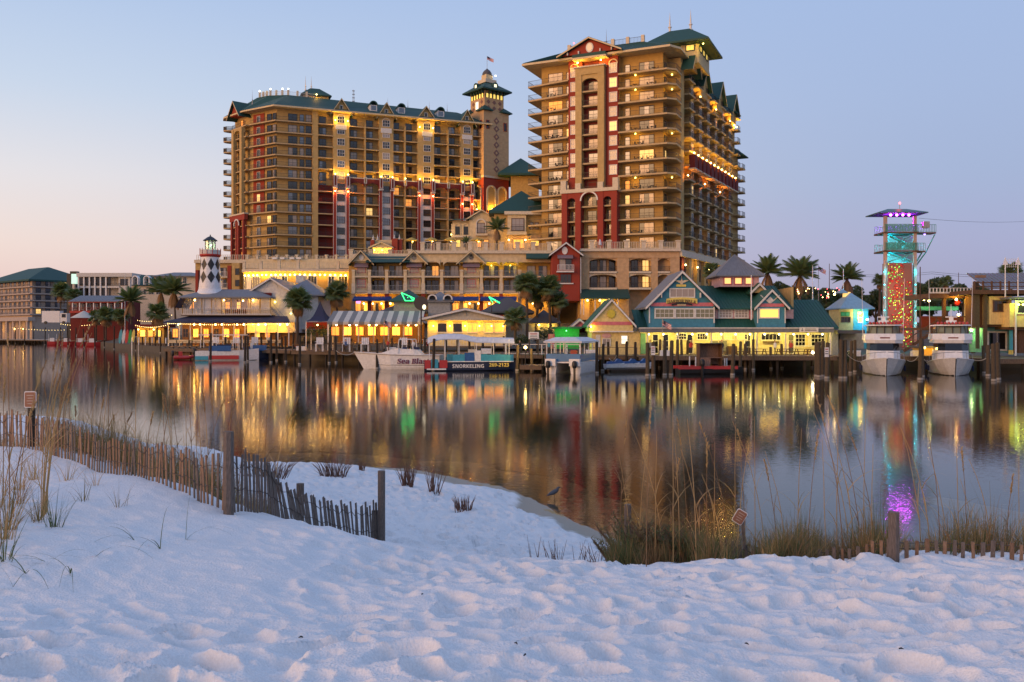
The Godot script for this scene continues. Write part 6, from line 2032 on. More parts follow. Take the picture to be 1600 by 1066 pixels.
	face(t, "post", "metal_grey", 112.5, 443.6, 116, 500, d, 1)
	# white box truck
	d = 322.0
	t = house("box_truck", "plain white box truck parked on the far quay", 85, d, 1.5, "truck")
	face(t, "cargo_box", "white_paint", 65, 486, 93, 504, d, 2.6)
	face(t, "cab", "white_paint", 93.3, 489.5, 104, 504, d + 0.1, 2.4)
	fwin(t, 96.5, 491, 102, 496, d + 0.09, 1, 1, "glass_black", "rubber", 0.05)
	for x in [71, 99]:
		var wh := MB.new()
		wh.prism(ellipse(0.55, 0.55, 14), -0.15, 0.15)
		put(t, "wheel", wh, "rubber", T(at(x, 504.2, d - 0.1)))

func pile_at(px: float, top: float, water: float, mat_: String, label: String, group: String, r := 0.17) -> void:
	var d := EYE * FOCAL / (water - HORIZON)
	var h := gy(top, d)
	var m := MB.new()
	var lean := V(rng.randf_range(-0.03, 0.03), 0, rng.randf_range(-0.03, 0.03)) * h
	m.tube([V(0, -2.0, 0), V(0, 0.25, 0), lean * 0.5 + V(0, h * 0.5, 0), lean + V(0, h, 0), lean + V(0, h + 0.06, 0)], [r * 1.1, r * 1.08, r, r * 0.95, r * 0.4], 9)
	var t := thing("mooring_pile", label, "pile", T(V(gx(px, d), -2.0, -d)), group)
	fr = T(V(gx(px, d), 0, -d))
	put(t, "shaft", m, mat_)
	var b := MB.new()
	b.tube([V(0, 0.02, 0), V(0, 0.22, 0)], [r * 1.2, r * 1.18], 9)
	put(t, "barnacle_band", b, "concrete")
	fr = Transform3D.IDENTITY
const PILES := [
	["black mooring piles before the lighthouse restaurant", "pile_dark", [[259.7, 527, 549], [266.8, 518.5, 553], [270.9, 522, 556], [289.3, 530, 556], [296.4, 520, 558], [306.5, 521, 556], [328.7, 521, 565], [376.2, 524, 561], [382.7, 525, 567], [387, 526, 565], [423.2, 524, 567], [432.3, 519.6, 564]]],
	["dark mooring piles before the striped awning bar", "pile_dark", [[446.3, 526, 566], [457.5, 519.6, 560], [467.9, 525, 570], [485.5, 520.7, 558], [493.7, 519.6, 563], [505, 526, 558], [514.2, 523, 568], [525, 526, 567], [538, 527, 560], [561, 527, 562], [589.2, 531, 577], [612, 529, 566]]],
	["black mooring piles along the snorkel boat", "pile_dark", [[677, 530, 580], [715.7, 528, 577], [753.8, 527, 572], [788.2, 526, 566]]],
	["brown mooring piles left of the catamaran", "pile_wood", [[807.8, 540, 580], [814, 535, 572], [822, 538, 570], [831.4, 546, 580], [846.5, 538, 570]]],
	["dark mooring piles between catamaran and jet skis", "pile_dark", [[932.7, 535, 584], [941.7, 538, 580], [963.5, 534, 577], [978.8, 534, 577]]],
	["tall brown mooring piles before the teal hall", "pile_wood", [[1012, 536, 588], [1020.8, 535, 588], [1030.5, 531, 575], [1039, 533, 587], [1048.4, 533, 587], [1058.5, 531, 582], [1066, 531, 576], [1074, 532, 574], [1082, 534, 572], [1097, 532, 572], [1103, 531, 572]]],
	["brown mooring piles between red work boat and picnic deck", "pile_wood", [[1136.8, 543, 575], [1144.8, 538, 587], [1156.7, 534, 580], [1165, 538, 578], [1171, 544, 574], [1177.4, 531, 579], [1205, 543, 577], [1222, 538, 576], [1268.8, 557, 575]]],
	["mooring piles clustered at the right end of the picnic deck", "pile_wood", [[1276, 535, 589], [1280, 536, 590], [1285, 533, 589], [1292, 536, 592], [1314, 531, 592], [1320, 532, 592], [1329, 533, 584], [1336, 532, 582]]],
	["tall mooring piles between the two fishing boats", "pile_wood", [[1437.7, 530, 594], [1441, 532, 590]]],
	["thick mooring piles at the right edge dock", "pile_wood", [[1553, 538, 596], [1560, 536, 594], [1544, 540, 588], [1538, 541, 584]]],
	["short dark piles left of the lighthouse restaurant", "pile_dark", [[212, 528, 548], [223, 527, 549], [234, 528, 550], [243, 526, 551], [251, 528, 552], [280, 527, 555], [316, 526, 558]]],
	["short dark piles between blue skiff and speed boat", "pile_dark", [[341, 528, 559], [352, 527, 560], [365, 528, 560], [396, 526, 561], [409, 527, 562], [440, 527, 560], [476, 527, 561], [549, 530, 564], [574, 530, 566], [600, 531, 568], [626, 532, 570], [640, 530, 568]]],
	["short dark piles behind snorkel boat and catamaran", "pile_dark", [[664, 528, 569], [697, 528, 568], [734, 529, 568], [772, 530, 568], [839, 532, 572], [858, 533, 574], [918, 534, 575], [951, 535, 575], [992, 535, 578]]],
	["thin dark mooring piles off the far left quay", "pile_dark", [[24, 512, 537], [38, 513, 538], [52, 510, 537], [70, 512, 539], [95, 512, 540], [106, 513, 541], [118, 512, 542], [131, 514, 543], [148, 512, 543], [163, 510, 543], [178, 510, 546], [190, 512, 545]]],
]
func docks() -> void:
	for row in PILES:
		var order: Array = row[2].duplicate()
		order.sort_custom(func(a, b): return a[0] < b[0])
		for i in order.size():
			var p = order[i]
			var nth: String = ["leftmost", "second from left", "third from left", "fourth from left", "fifth from left", "sixth from left", "seventh from left", "eighth from left", "ninth from left", "tenth from left", "eleventh from left", "twelfth from left"][i]
			pile_at(p[0], p[1], p[2], row[1], nth + " of the " + row[0], row[0], 0.2 if p[2] > 586 else 0.17)
	# boardwalks along the quay
	var walk := func(label: String, a: Vector3, b: Vector3, wide: float, mat_: String, cat := "dock") -> Node3D:
		var f := facing(a, b)
		var l := a.distance_to(b)
		var t := thing("boardwalk", label, cat, f, "boardwalks along the harbour")
		fr = f
		span(t, "deck", mat_, V(0, -0.12, -wide), V(l, 0, 0))
		span(t, "fascia", "deck_wood", V(0, -0.5, -0.08), V(l, -0.125, 0.04))
		for i in int(l / 3.2) + 1:
			var x := minf(i * 3.2 + 0.3, l - 0.2)
			span(t, "support_post", "pile_dark", V(x - 0.12, -a.y - 2.0, -0.5), V(x + 0.12, -0.125, -0.25))
		fr = Transform3D.IDENTITY
		return t
	walk.call("weathered picnic deck in front of the bright market hall", V(gx(998, 106), 1.65, -106), V(gx(1308, 105), 1.65, -105), 12.0, "deck_wood")
	walk.call("low timber dock at the right edge before the deck house", V(gx(1548, 97), 1.55, -97), V(gx(1690, 96), 1.55, -96), 12.0, "deck_wood")
	walk.call("plank boardwalk behind the two fishing boats", V(gx(1316, 106), 1.6, -106), V(gx(1545, 106), 1.6, -106), 7.0, "deck_wood")
	walk.call("plank boardwalk before the yellow gabled shop", V(gx(850, 112), 1.6, -112), V(gx(996, 109), 1.6, -109), 10.0, "deck_wood")
	walk.call("plank boardwalk below the cream restaurant", V(gx(655, 124), 1.6, -124), V(gx(848, 114), 1.6, -114), 10.0, "deck_wood")
	walk.call("plank boardwalk below the striped awning bar", V(gx(455, 138), 1.6, -138), V(gx(653, 126), 1.6, -126), 10.0, "deck_wood")
	walk.call("plank boardwalk below the lighthouse restaurant", V(gx(255, 158), 1.6, -158), V(gx(453, 142), 1.6, -142), 10.0, "deck_wood")
	# pale plank bulkheads under the walks
	var bulk := func(label: String, a: Vector3, b: Vector3, mat_: String, k: int) -> void:
		var f := facing(a, b)
		var l := a.distance_to(b)
		var t := thing("bulkhead", label, "bulkhead", f, "timber bulkheads")
		fr = f
		for i in k:
			var x := l * i / k
			span(t, "plank", mat_, V(x + 0.02, -a.y - 1.0, -0.1), V(x + l / k * 0.62, 0, 0))
		span(t, "cap_board", "deck_wood", V(0, 0.0, -0.25), V(l, 0.14, 0.15))
		span(t, "backing", "pile_dark", V(0, -a.y - 1.0, -0.3), V(l, -0.02, -0.12))
		fr = Transform3D.IDENTITY
	bulk.call("slatted bulkhead of the white posted pier on the left", V(gx(205, 226), 1.9, -226), V(gx(258, 196), 1.7, -196), "deck_wood", 24)
	bulk.call("slatted bulkhead below the lighthouse restaurant", V(gx(258, 160), 1.35, -160), V(gx(312, 154), 1.35, -154), "slat_wood", 26)
	# white posts of the left pier
	for i in 8:
		var p := at(206 + i * 10.6, 547 + i * 0.6, 222 - i * 5)
		var m := MB.new()
		m.tube([V(0, -1, 0), V(0, 3.1, 0), V(0, 3.35, 0)], [0.16, 0.15, 0.05], 8)
		fr = T(V(p.x, 0, p.z))
		lone("white_post", m, "white_paint", "white pier post in the row on the left pier", "post", "white posts of the left pier")
		fr = Transform3D.IDENTITY
	# far left quay
	var fq := walk.call("low concrete quay reaching out on the far left", V(gx(-60, 400), 1.7, -400), V(gx(205, 300), 1.7, -300), 12.0, "concrete")
	string_lights(fq, at(20, 512, 380), at(110, 515, 340), 20, 0.5, "bulb_string", 0.09)
	string_lights(fq, at(95, 506, 320), at(165, 503, 285), 18, 0.8, "bulb_string", 0.09)
	string_lights(fq, at(212, 508, 215), at(262, 507, 190), 16, 0.5, "bulb_string", 0.07)
	string_lights(fq, at(215, 500, 240), at(268, 492, 215), 14, 0.8, "bulb_string", 0.07)
	# small floating dock beside the catamaran and finger dock
	walk.call("small low float beside the catamaran", V(gx(812, 101), 0.75, -101), V(gx(846, 100), 0.75, -100), 3.0, "deck_wood")
	walk.call("grey floating jet ski dock behind the dark piles", V(gx(955, 103), 0.45, -103), V(gx(1012, 103), 0.45, -103), 3.0, "concrete")
	var rr := thing("dock_railing", "timber rail along the quay before the yellow shop", "railing", T(V(gx(925, 109), 1.6, -108.6)), "quay railings")
	railing(rr, V(gx(852, 111), 1.6, -110.8), V(gx(995, 108.6), 1.6, -108.6), "deck_wood", 1.0, 1.9, 0.12)
	rr = thing("dock_railing", "white posted rail along the quay above the snorkel boat", "railing", T(V(gx(800, 115), 1.6, -115)), "quay railings")
	railing(rr, V(gx(790, 117), 1.6, -116.6), V(gx(906, 111.6), 1.6, -111.6), "white_paint", 1.3, 1.7, 0.11)
	rr = thing("dock_railing", "timber rail along the quay below the striped awning bar", "railing", T(V(gx(560, 131), 1.6, -131)), "quay railings")
	railing(rr, V(gx(456, 137), 1.6, -137.4), V(gx(652, 125.4), 1.6, -125.4), "deck_wood", 1.05, 1.6, 0.12)

# hull lofted through stations [x, half beam at deck, deck height, half beam at water, keel depth]; bow at the last station
func hull(st: Array, rings := 6) -> MB:
	var m := MB.new()
	var row := func(s: Array) -> Array:
		var p := []
		for i in rings + 1:
			var u := float(i) / rings
			var y := lerpf(-s[4], s[2], u)
			var w: float = s[3] * sqrt(clampf((y + s[4]) / s[4], 0, 1)) if y < 0 else lerpf(s[3], s[1], pow(y / s[2], 0.8))
			p.append(V(s[0] + (s[5] * u if s.size() > 5 else 0.0), y, maxf(w, 0.015)))
		return p
	var prev := []
	for s in st:
		var r: Array = row.call(s)
		if prev.size():
			for i in rings:
				m.quad(prev[i], r[i], r[i + 1], prev[i + 1])
				m.quad(V(prev[i + 1].x, prev[i + 1].y, -prev[i + 1].z), V(r[i + 1].x, r[i + 1].y, -r[i + 1].z), V(r[i].x, r[i].y, -r[i].z), V(prev[i].x, prev[i].y, -prev[i].z))
			var a: Vector3 = prev[rings]
			var b: Vector3 = r[rings]
			m.quad(a - V(0, 0.06, 0), b - V(0, 0.06, 0), V(b.x, b.y - 0.06, -b.z), V(a.x, a.y - 0.06, -a.z))
		else:
			for i in rings: m.quad(V(r[i].x, r[i].y, -r[i].z), V(r[i].x, r[i].y, r[i].z), V(r[i + 1].x, r[i + 1].y, r[i + 1].z), V(r[i + 1].x, r[i + 1].y, -r[i + 1].z))
		prev = r
	return m
func sheer(s: Array) -> float: return s[0] + (s[5] if s.size() > 5 else 0.0)
func outboard(t: Node3D, p: Vector3, turn: float, s := 1.0) -> void:
	var m := MB.new()
	m.lathe([[0.05, 0.3], [0.2, 0.34], [0.27, 0.6], [0.25, 0.95], [0.12, 1.08], [0.01, 1.1]], 10)
	m.box(V(0, -0.15, 0.0), V(0.14, 1.0, 0.22))
	m.box(V(0.12, -0.65, 0), V(0.5, 0.1, 0.12))
	put(t, "outboard_motor", m, "rubber", T(p, turn) * Transform3D(Basis.from_scale(V(s, s, s)), Vector3.ZERO))
func boats() -> void:
	var k := []
	# white speed boat with script name
	var home := T(V(gx(566, 109), 0, -108.4), PI - 0.10)
	var t := thing("speed_boat", "long white speed boat with red script name on its side", "boat", home)
	fr = T(V(gx(690, 108), 0, -108.0), PI - 0.12)
	k = [[0, 1.35, 1.75, 1.25, 0.5], [3, 1.4, 1.78, 1.25, 0.5], [6, 1.3, 1.85, 1.05, 0.45], [7.8, 0.95, 1.95, 0.6, 0.35, 0.35], [8.8, 0.5, 2.02, 0.22, 0.3, 0.8], [9.5, 0.03, 2.08, 0.02, 0.25, 1.4]]
	put(t, "hull", hull(k), "boat_white")
	var rub := MB.new()
	for i in k.size() - 1:
		for s in [-1, 1]:
			rub.beam(V(sheer(k[i]), k[i][2] - 0.12, s * (k[i][1] + 0.02)), V(sheer(k[i + 1]), k[i + 1][2] - 0.12, s * (k[i + 1][1] + 0.02)), 0.05)
	put(t, "rub_rail", rub, "boat_navy")
	var stripe := MB.new()
	for i in 4:
		for s in [-1, 1]: stripe.beam(V(k[i][0], 0.5, s * lerpf(k[i][3], k[i][1], 0.38)), V(k[i + 1][0], 0.5 + 0.02 * i, s * lerpf(k[i + 1][3], k[i + 1][1], 0.38)), 0.05)
	put(t, "water_stripe", stripe, "boat_navy")
	var cab := MB.new()
	cab.prism(PackedVector2Array([Vector2(2.2, 1.7), Vector2(2.8, 2.35), Vector2(5.6, 2.5), Vector2(7.4, 1.9), Vector2(7.4, 1.7)]), -0.85, 0.85)
	put(t, "fore_deck", cab, "boat_white")
	var arch := MB.new()
	for s in [-1, 1]:
		arch.tube([V(3.2, 1.8, s * 1.1), V(3.4, 3.6, s * 1.0)], [0.05, 0.05], 6)
		arch.tube([V(5.2, 1.9, s * 1.0), V(5.0, 3.6, s * 1.0)], [0.05, 0.05], 6)
		arch.tube([V(3.4, 3.6, s * 1.0), V(5.0, 3.6, s * 1.0)], [0.05, 0.05], 6)
	arch.tube([V(3.4, 3.6, -1.0), V(3.4, 3.6, 1.0)], [0.05, 0.05], 6)
	arch.tube([V(5.0, 3.6, -1.0), V(5.0, 3.6, 1.0)], [0.05, 0.05], 6)
	put(t, "tower_frame", arch, "white_paint")
	for p in [[3.1, 1.0], [4.6, 0.9]]: bar(t, "seat", "navy_canvas", V(p[0], 2.2, 0.3), V(0.5, 0.9, 0.6))
	text(t, "name_lettering", "Sea Blaster", 0.62, "script_red", Transform3D(Basis(V(-1, 0, 0), V(-0.18, 1, -0.07), V(0, 0, -1)), V(2.7, 0.98, -1.40)), "Droid Serif", 0.06, true, true)
	fr = Transform3D.IDENTITY
	# snorkel pontoon boat
	t = thing("snorkel_boat", "dark hulled snorkel tour boat with curved white canopy and SNORKELING lettering", "boat", T(V(gx(735, 105), 0, -105), 0.10))
	fr = t.transform
	var p0 := -5.4
	put(t, "hull", hull([[p0, 1.9, 0.95, 1.8, 0.4], [-2.5, 1.95, 1.0, 1.85, 0.4], [1.5, 1.95, 1.05, 1.85, 0.4], [4.4, 1.7, 1.15, 1.5, 0.35], [5.2, 1.2, 1.2, 0.9, 0.25]]), "boat_navy")
	bar(t, "deck_edge", "white_paint", V(-0.2, 1.08, 1.75), V(10.2, 0.1, 0.3))
	bar(t, "side_panel", "boat_cyan", V(1.4, 1.5, 1.80), V(7.0, 0.75, 0.06))
	bar(t, "side_panel", "boat_blue", V(-0.2, 1.62, 1.86), V(1.1, 1.0, 0.06))
	bar(t, "side_panel", "boat_white", V(0.75, 1.75, 1.86), V(0.7, 1.2, 0.06))
	bar(t, "cyan_block", "boat_cyan", V(-4.2, 0.85, 1.9), V(0.8, 1.0, 0.2))
	bar(t, "red_block", "boat_red", V(-5.0, 0.75, 1.9), V(0.7, 1.0, 0.22))
	bar(t, "red_block", "boat_red", V(-3.2, 0.8, 1.93), V(0.9, 0.9, 0.2), 0.0)
	bar(t, "boarding_step", "white_paint", V(-4.0, 0.22, 2.0), V(2.2, 0.16, 0.4))
	for x in [-4.8, -3.0, -1.4, 0.6, 2.6, 4.4]:
		for z in [-1.6, 1.6]: bar(t, "canopy_post", "white_paint", V(x, 2.35, z), V(0.08, 2.6, 0.08))
	for x in [-2.4, -1.0, 1.6, 3.2]: bar(t, "bench", "boat_cyan", V(x, 1.5, -0.4), V(0.7, 0.8, 1.6))
	bar(t, "console", "boat_white", V(0.2, 1.7, -0.3), V(0.9, 1.5, 0.8))
	var can := MB.new()
	var q := func(u: float, w: float) -> Vector3:
		var h := 3.55 + (0.75 * sqrt(maxf(0.0, 1 - pow((u + 0.45) / 0.58, 2))) if u < 0.05 else 0.38 - 0.12 * u)
		return V(u * 5.0, h - 0.62 * w * w * w * w, w * 1.9)
	for i in 16:
		for j in 6:
			var u := -1.0 + i / 8.0
			var w := -1.0 + j / 3.0
			var o := V(0, -0.07, 0)
			can.quad(q.call(u, w + 1 / 3.0), q.call(u + 0.125, w + 1 / 3.0), q.call(u + 0.125, w), q.call(u, w))
			can.quad(q.call(u, w) + o, q.call(u + 0.125, w) + o, q.call(u + 0.125, w + 1 / 3.0) + o, q.call(u, w + 1 / 3.0) + o)
	put(t, "canopy", can, "canvas_white")
	text(t, "lettering", "SNORKELING", 0.42, "white_paint", T(V(-0.35, 0.55, 1.99)), "Droid Sans", 0.04)
	text(t, "lettering", "269-2123", 0.40, "sign_yellow", T(V(3.2, 0.68, 1.93), 0.03), "Droid Sans", 0.04)
	fr = Transform3D.IDENTITY
	# catamaran seen from its stern
	t = thing("catamaran", "white canopied catamaran with blue side panels and two outboard motors", "boat", T(V(gx(880, 95), 0, -95), PI / 2 - 0.34))
	fr = t.transform
	var L := 8.6
	for s in [-1.35, 1.35]:
		fr = t.transform * T(V(0, 0, s))
		put(t, "float", hull([[0, 0.62, 1.15, 0.5, 0.4], [4, 0.64, 1.2, 0.5, 0.4], [7, 0.55, 1.3, 0.35, 0.35], [L, 0.1, 1.45, 0.04, 0.2]]), "boat_white")
	fr = t.transform
	bar(t, "deck", "boat_white", V(3.9, 1.24, 0), V(7.8, 0.14, 3.9))
	bar(t, "stern_panel", "boat_blue2", V(0.06, 1.75, 0), V(0.08, 0.8, 3.7))
	for z in [-1.9, 1.9]: bar(t, "side_panel", "boat_blue2", V(3.4, 1.75, z), V(6.6, 0.8, 0.07))
	for z in [-1.3, 1.35]: bar(t, "stern_locker", "boat_white", V(-0.25, 1.25, z), V(0.5, 0.75, 1.15))
	for x in [0.1, 1.8, 3.5, 5.2, 6.6]:
		for z in [-1.85, 1.85]: bar(t, "canopy_post", "white_paint", V(x, 2.75, z), V(0.08, 1.4, 0.08))
	bar(t, "canopy_post", "white_paint", V(0.1, 2.75, 0.2), V(0.07, 1.4, 0.07))
	var cr := MB.new()
	cr.hip(-0.3, 7.2, -2.1, 2.1, 3.5, 0.42, 1.0, 0.2)
	put(t, "canopy", cr, "canvas_white")
	bar(t, "helm_seat", "boat_red", V(3.0, 2.0, 0.4), V(0.6, 1.0, 0.7))
	for x in [1.4, 4.6]: bar(t, "bench", "canvas_cream", V(x, 1.6, -0.8), V(0.6, 0.7, 1.5))
	for z in [-1.45, 1.45]: outboard(t, V(-0.75, 0.35, z), PI)
	fr = Transform3D.IDENTITY
	# red work boat with box cabin
	t = thing("work_boat", "red hulled work boat with open brown box cabin", "boat", T(V(gx(1105, 96.5), 0, -96.5), 0.06))
	fr = t.transform
	put(t, "hull", hull([[-3.2, 1.2, 0.55, 1.1, 0.4], [0, 1.25, 0.55, 1.15, 0.4], [2.6, 1.1, 0.65, 0.9, 0.35], [3.9, 0.3, 0.8, 0.1, 0.2]]), "rubber")
	bar(t, "red_gunwale", "boat_red", V(-0.2, 0.68, 1.12), V(6.4, 0.34, 0.22))
	bar(t, "red_gunwale", "boat_red", V(-0.2, 0.68, -1.12), V(6.4, 0.34, 0.22))
	bar(t, "cabin_back", "cabin_pink", V(0.2, 2.1, -0.5), V(2.4, 2.2, 0.06))
	bar(t, "cabin_side", "brown_wood", V(-1.0, 2.0, 0.1), V(0.06, 2.4, 1.3))
	bar(t, "cabin_side", "brown_wood", V(1.4, 2.0, 0.1), V(0.06, 2.4, 1.3))
	bar(t, "cabin_roof", "dark_frame", V(0.2, 3.24, 0.1), V(2.7, 0.08, 1.6))
	bar(t, "cabin_shelf", "cabin_pink", V(0.2, 1.72, 0.1), V(2.36, 0.06, 1.2))
	bar(t, "locker", "cabin_pink", V(-0.4, 1.2, 0.5), V(1.1, 0.95, 0.6))
	for a in [[-2.0, 0.3], [-1.5, 0.9], [1.8, 0.4], [2.3, -0.5]]: bar(t, "deck_gear", "white_paint", V(a[0], 1.15, a[1]), V(0.1, 1.2 - a[0] * 0.1, 0.1))
	outboard(t, V(-0.9, 0.5, 1.4), 0.5, 1.0)
	fr = Transform3D.IDENTITY
	# two sport fishing boats, bow on
	fishing_boat(T(V(gx(1381, 94.5), 0, -94.5), -PI / 2 - 0.33), "white fishing boat moored bow on, left of the pair under the climbing tower")
	fishing_boat(T(V(gx(1487, 94.5), 0, -94.5), -PI / 2 - 0.37), "white fishing boat moored bow on, right of the pair beside the gallery stairs")
	# boats before the lighthouse restaurant
	t = thing("tour_boat", "white and blue canopied boat with red bottom before the lighthouse restaurant", "boat", T(V(gx(340, 143), 0, -143), 0.12))
	fr = t.transform
	put(t, "hull", hull([[-3.2, 1.3, 1.5, 1.2, 0.4], [0, 1.35, 1.5, 1.2, 0.4], [3.6, 1.2, 1.6, 1.0, 0.35], [6.4, 0.1, 1.9, 0.05, 0.2]]), "boat_white")
	bar(t, "blue_panel", "boat_blue", V(0.6, 1.9, 1.3), V(3.4, 0.9, 0.08))
	bar(t, "red_band", "boat_red", V(1.2, 0.5, 1.28), V(4.6, 0.6, 0.1))
	bar(t, "cyan_band", "boat_cyan", V(-2.2, 0.4, 1.3), V(2.0, 0.6, 0.1))
	for x in [-2.4, 0.0, 2.6, 4.0]:
		for z in [-1.1, 1.1]: bar(t, "canopy_post", "white_paint", V(x, 3.0, z), V(0.08, 2.0, 0.08))
	bar(t, "canopy", "canvas_white", V(0.8, 4.05, 0), V(7.2, 0.16, 2.8))
	bar(t, "seats", "navy_canvas", V(0.8, 2.2, 0), V(2.6, 0.7, 1.2))
	outboard(t, V(-3.5, 0.5, 0.4), PI, 1.3)
	fr = Transform3D.IDENTITY
	t = thing("skiff", "blue panelled skiff moored right of the white and blue canopied boat", "boat", T(V(gx(402, 146), 0, -146), 0.05))
	fr = t.transform
	put(t, "hull", hull([[-2.2, 1.1, 1.5, 1.0, 0.4], [0.5, 1.1, 1.5, 1.0, 0.4], [2.2, 0.2, 1.7, 0.1, 0.2]]), "boat_navy")
	bar(t, "blue_panel", "boat_blue", V(0.6, 1.95, 1.05), V(2.2, 0.9, 0.06))
	bar(t, "console", "white_paint", V(-0.8, 2.1, 0), V(0.6, 1.2, 0.6))
	bar(t, "blue_cover", "boat_blue", V(-1.6, 1.8, 0.2), V(0.9, 0.5, 1.4))
	fr = Transform3D.IDENTITY
	t = thing("dinghy", "small red inflatable dinghy beside the lighthouse restaurant", "boat", T(V(gx(286, 146), 0, -146), 0.3))
	fr = t.transform
	for z in [-0.6, 0.6]:
		var tb := MB.new()
		tb.tube([V(-1.4, 0.35, z), V(0.8, 0.35, z), V(1.6, 0.55, z * 0.4)], [0.3, 0.3, 0.2], 8)
		put(t, "tube", tb, "boat_red")
	bar(t, "floor", "rubber", V(-0.2, 0.25, 0), V(2.2, 0.1, 0.9))
	bar(t, "seat", "boat_red", V(-0.4, 0.9, 0), V(0.6, 0.9, 0.5))
	outboard(t, V(-1.6, 0.3, 0), PI, 1.1)
	fr = Transform3D.IDENTITY
	# jet skis
	for i in 3:
		var a = [[962, 101, "jet ski nearest the catamaran on the floating dock"], [984, 101.5, "jet ski in the middle of the floating dock"], [1003, 102, "jet ski at the pile end of the floating dock"]][i]
		t = thing("jet_ski", "white and blue " + a[2], "jet ski", T(V(gx(a[0], a[1]), 0.42, -a[1]), 0.3), "jet skis")
		fr = t.transform
		put(t, "hull", hull([[-1.3, 0.5, 0.45, 0.4, 0.15], [0.3, 0.5, 0.5, 0.4, 0.15], [1.4, 0.08, 0.65, 0.05, 0.1]], 3), "boat_white")
		var sd := MB.new()
		sd.prism(PackedVector2Array([Vector2(-1.1, 0.45), Vector2(-1.0, 0.75), Vector2(-0.1, 0.75), Vector2(0.2, 1.05), Vector2(0.5, 1.0), Vector2(1.0, 0.6)]), -0.22, 0.22)
		put(t, "saddle", sd, "boat_blue")
		bar(t, "handlebar", "rubber", V(0.25, 1.1, 0), V(0.08, 0.08, 0.8))
		fr = Transform3D.IDENTITY
	# red boats at the far left quay
	for i in 4:
		var a = [[84, 318, "leftmost of the red boats at the far left quay"], [106, 306, "second red boat from the left at the far left quay"], [128, 296, "third red boat from the left at the far left quay"], [146, 288, "rightmost of the red boats at the far left quay"]][i]
		t = thing("red_boat", "red hulled boat, " + a[2], "boat", T(V(gx(a[0], a[1]), 0, -a[1]), 0.15), "red boats at the far quay")
		fr = t.transform
		put(t, "hull", hull([[-2.0, 0.8, 1.3, 0.7, 0.4], [0.6, 0.9, 1.3, 0.7, 0.4], [2.2, 0.1, 1.6, 0.05, 0.3, 0.6]]), "boat_red")
		bar(t, "cabin", "white_paint", V(-0.5, 1.9, 0), V(1.5, 1.3, 1.0))
		for x in [-1.6, 1.0]: bar(t, "mast", "white_paint", V(x, 2.6, 0.4), V(0.1, 2.6, 0.1))
		fr = Transform3D.IDENTITY
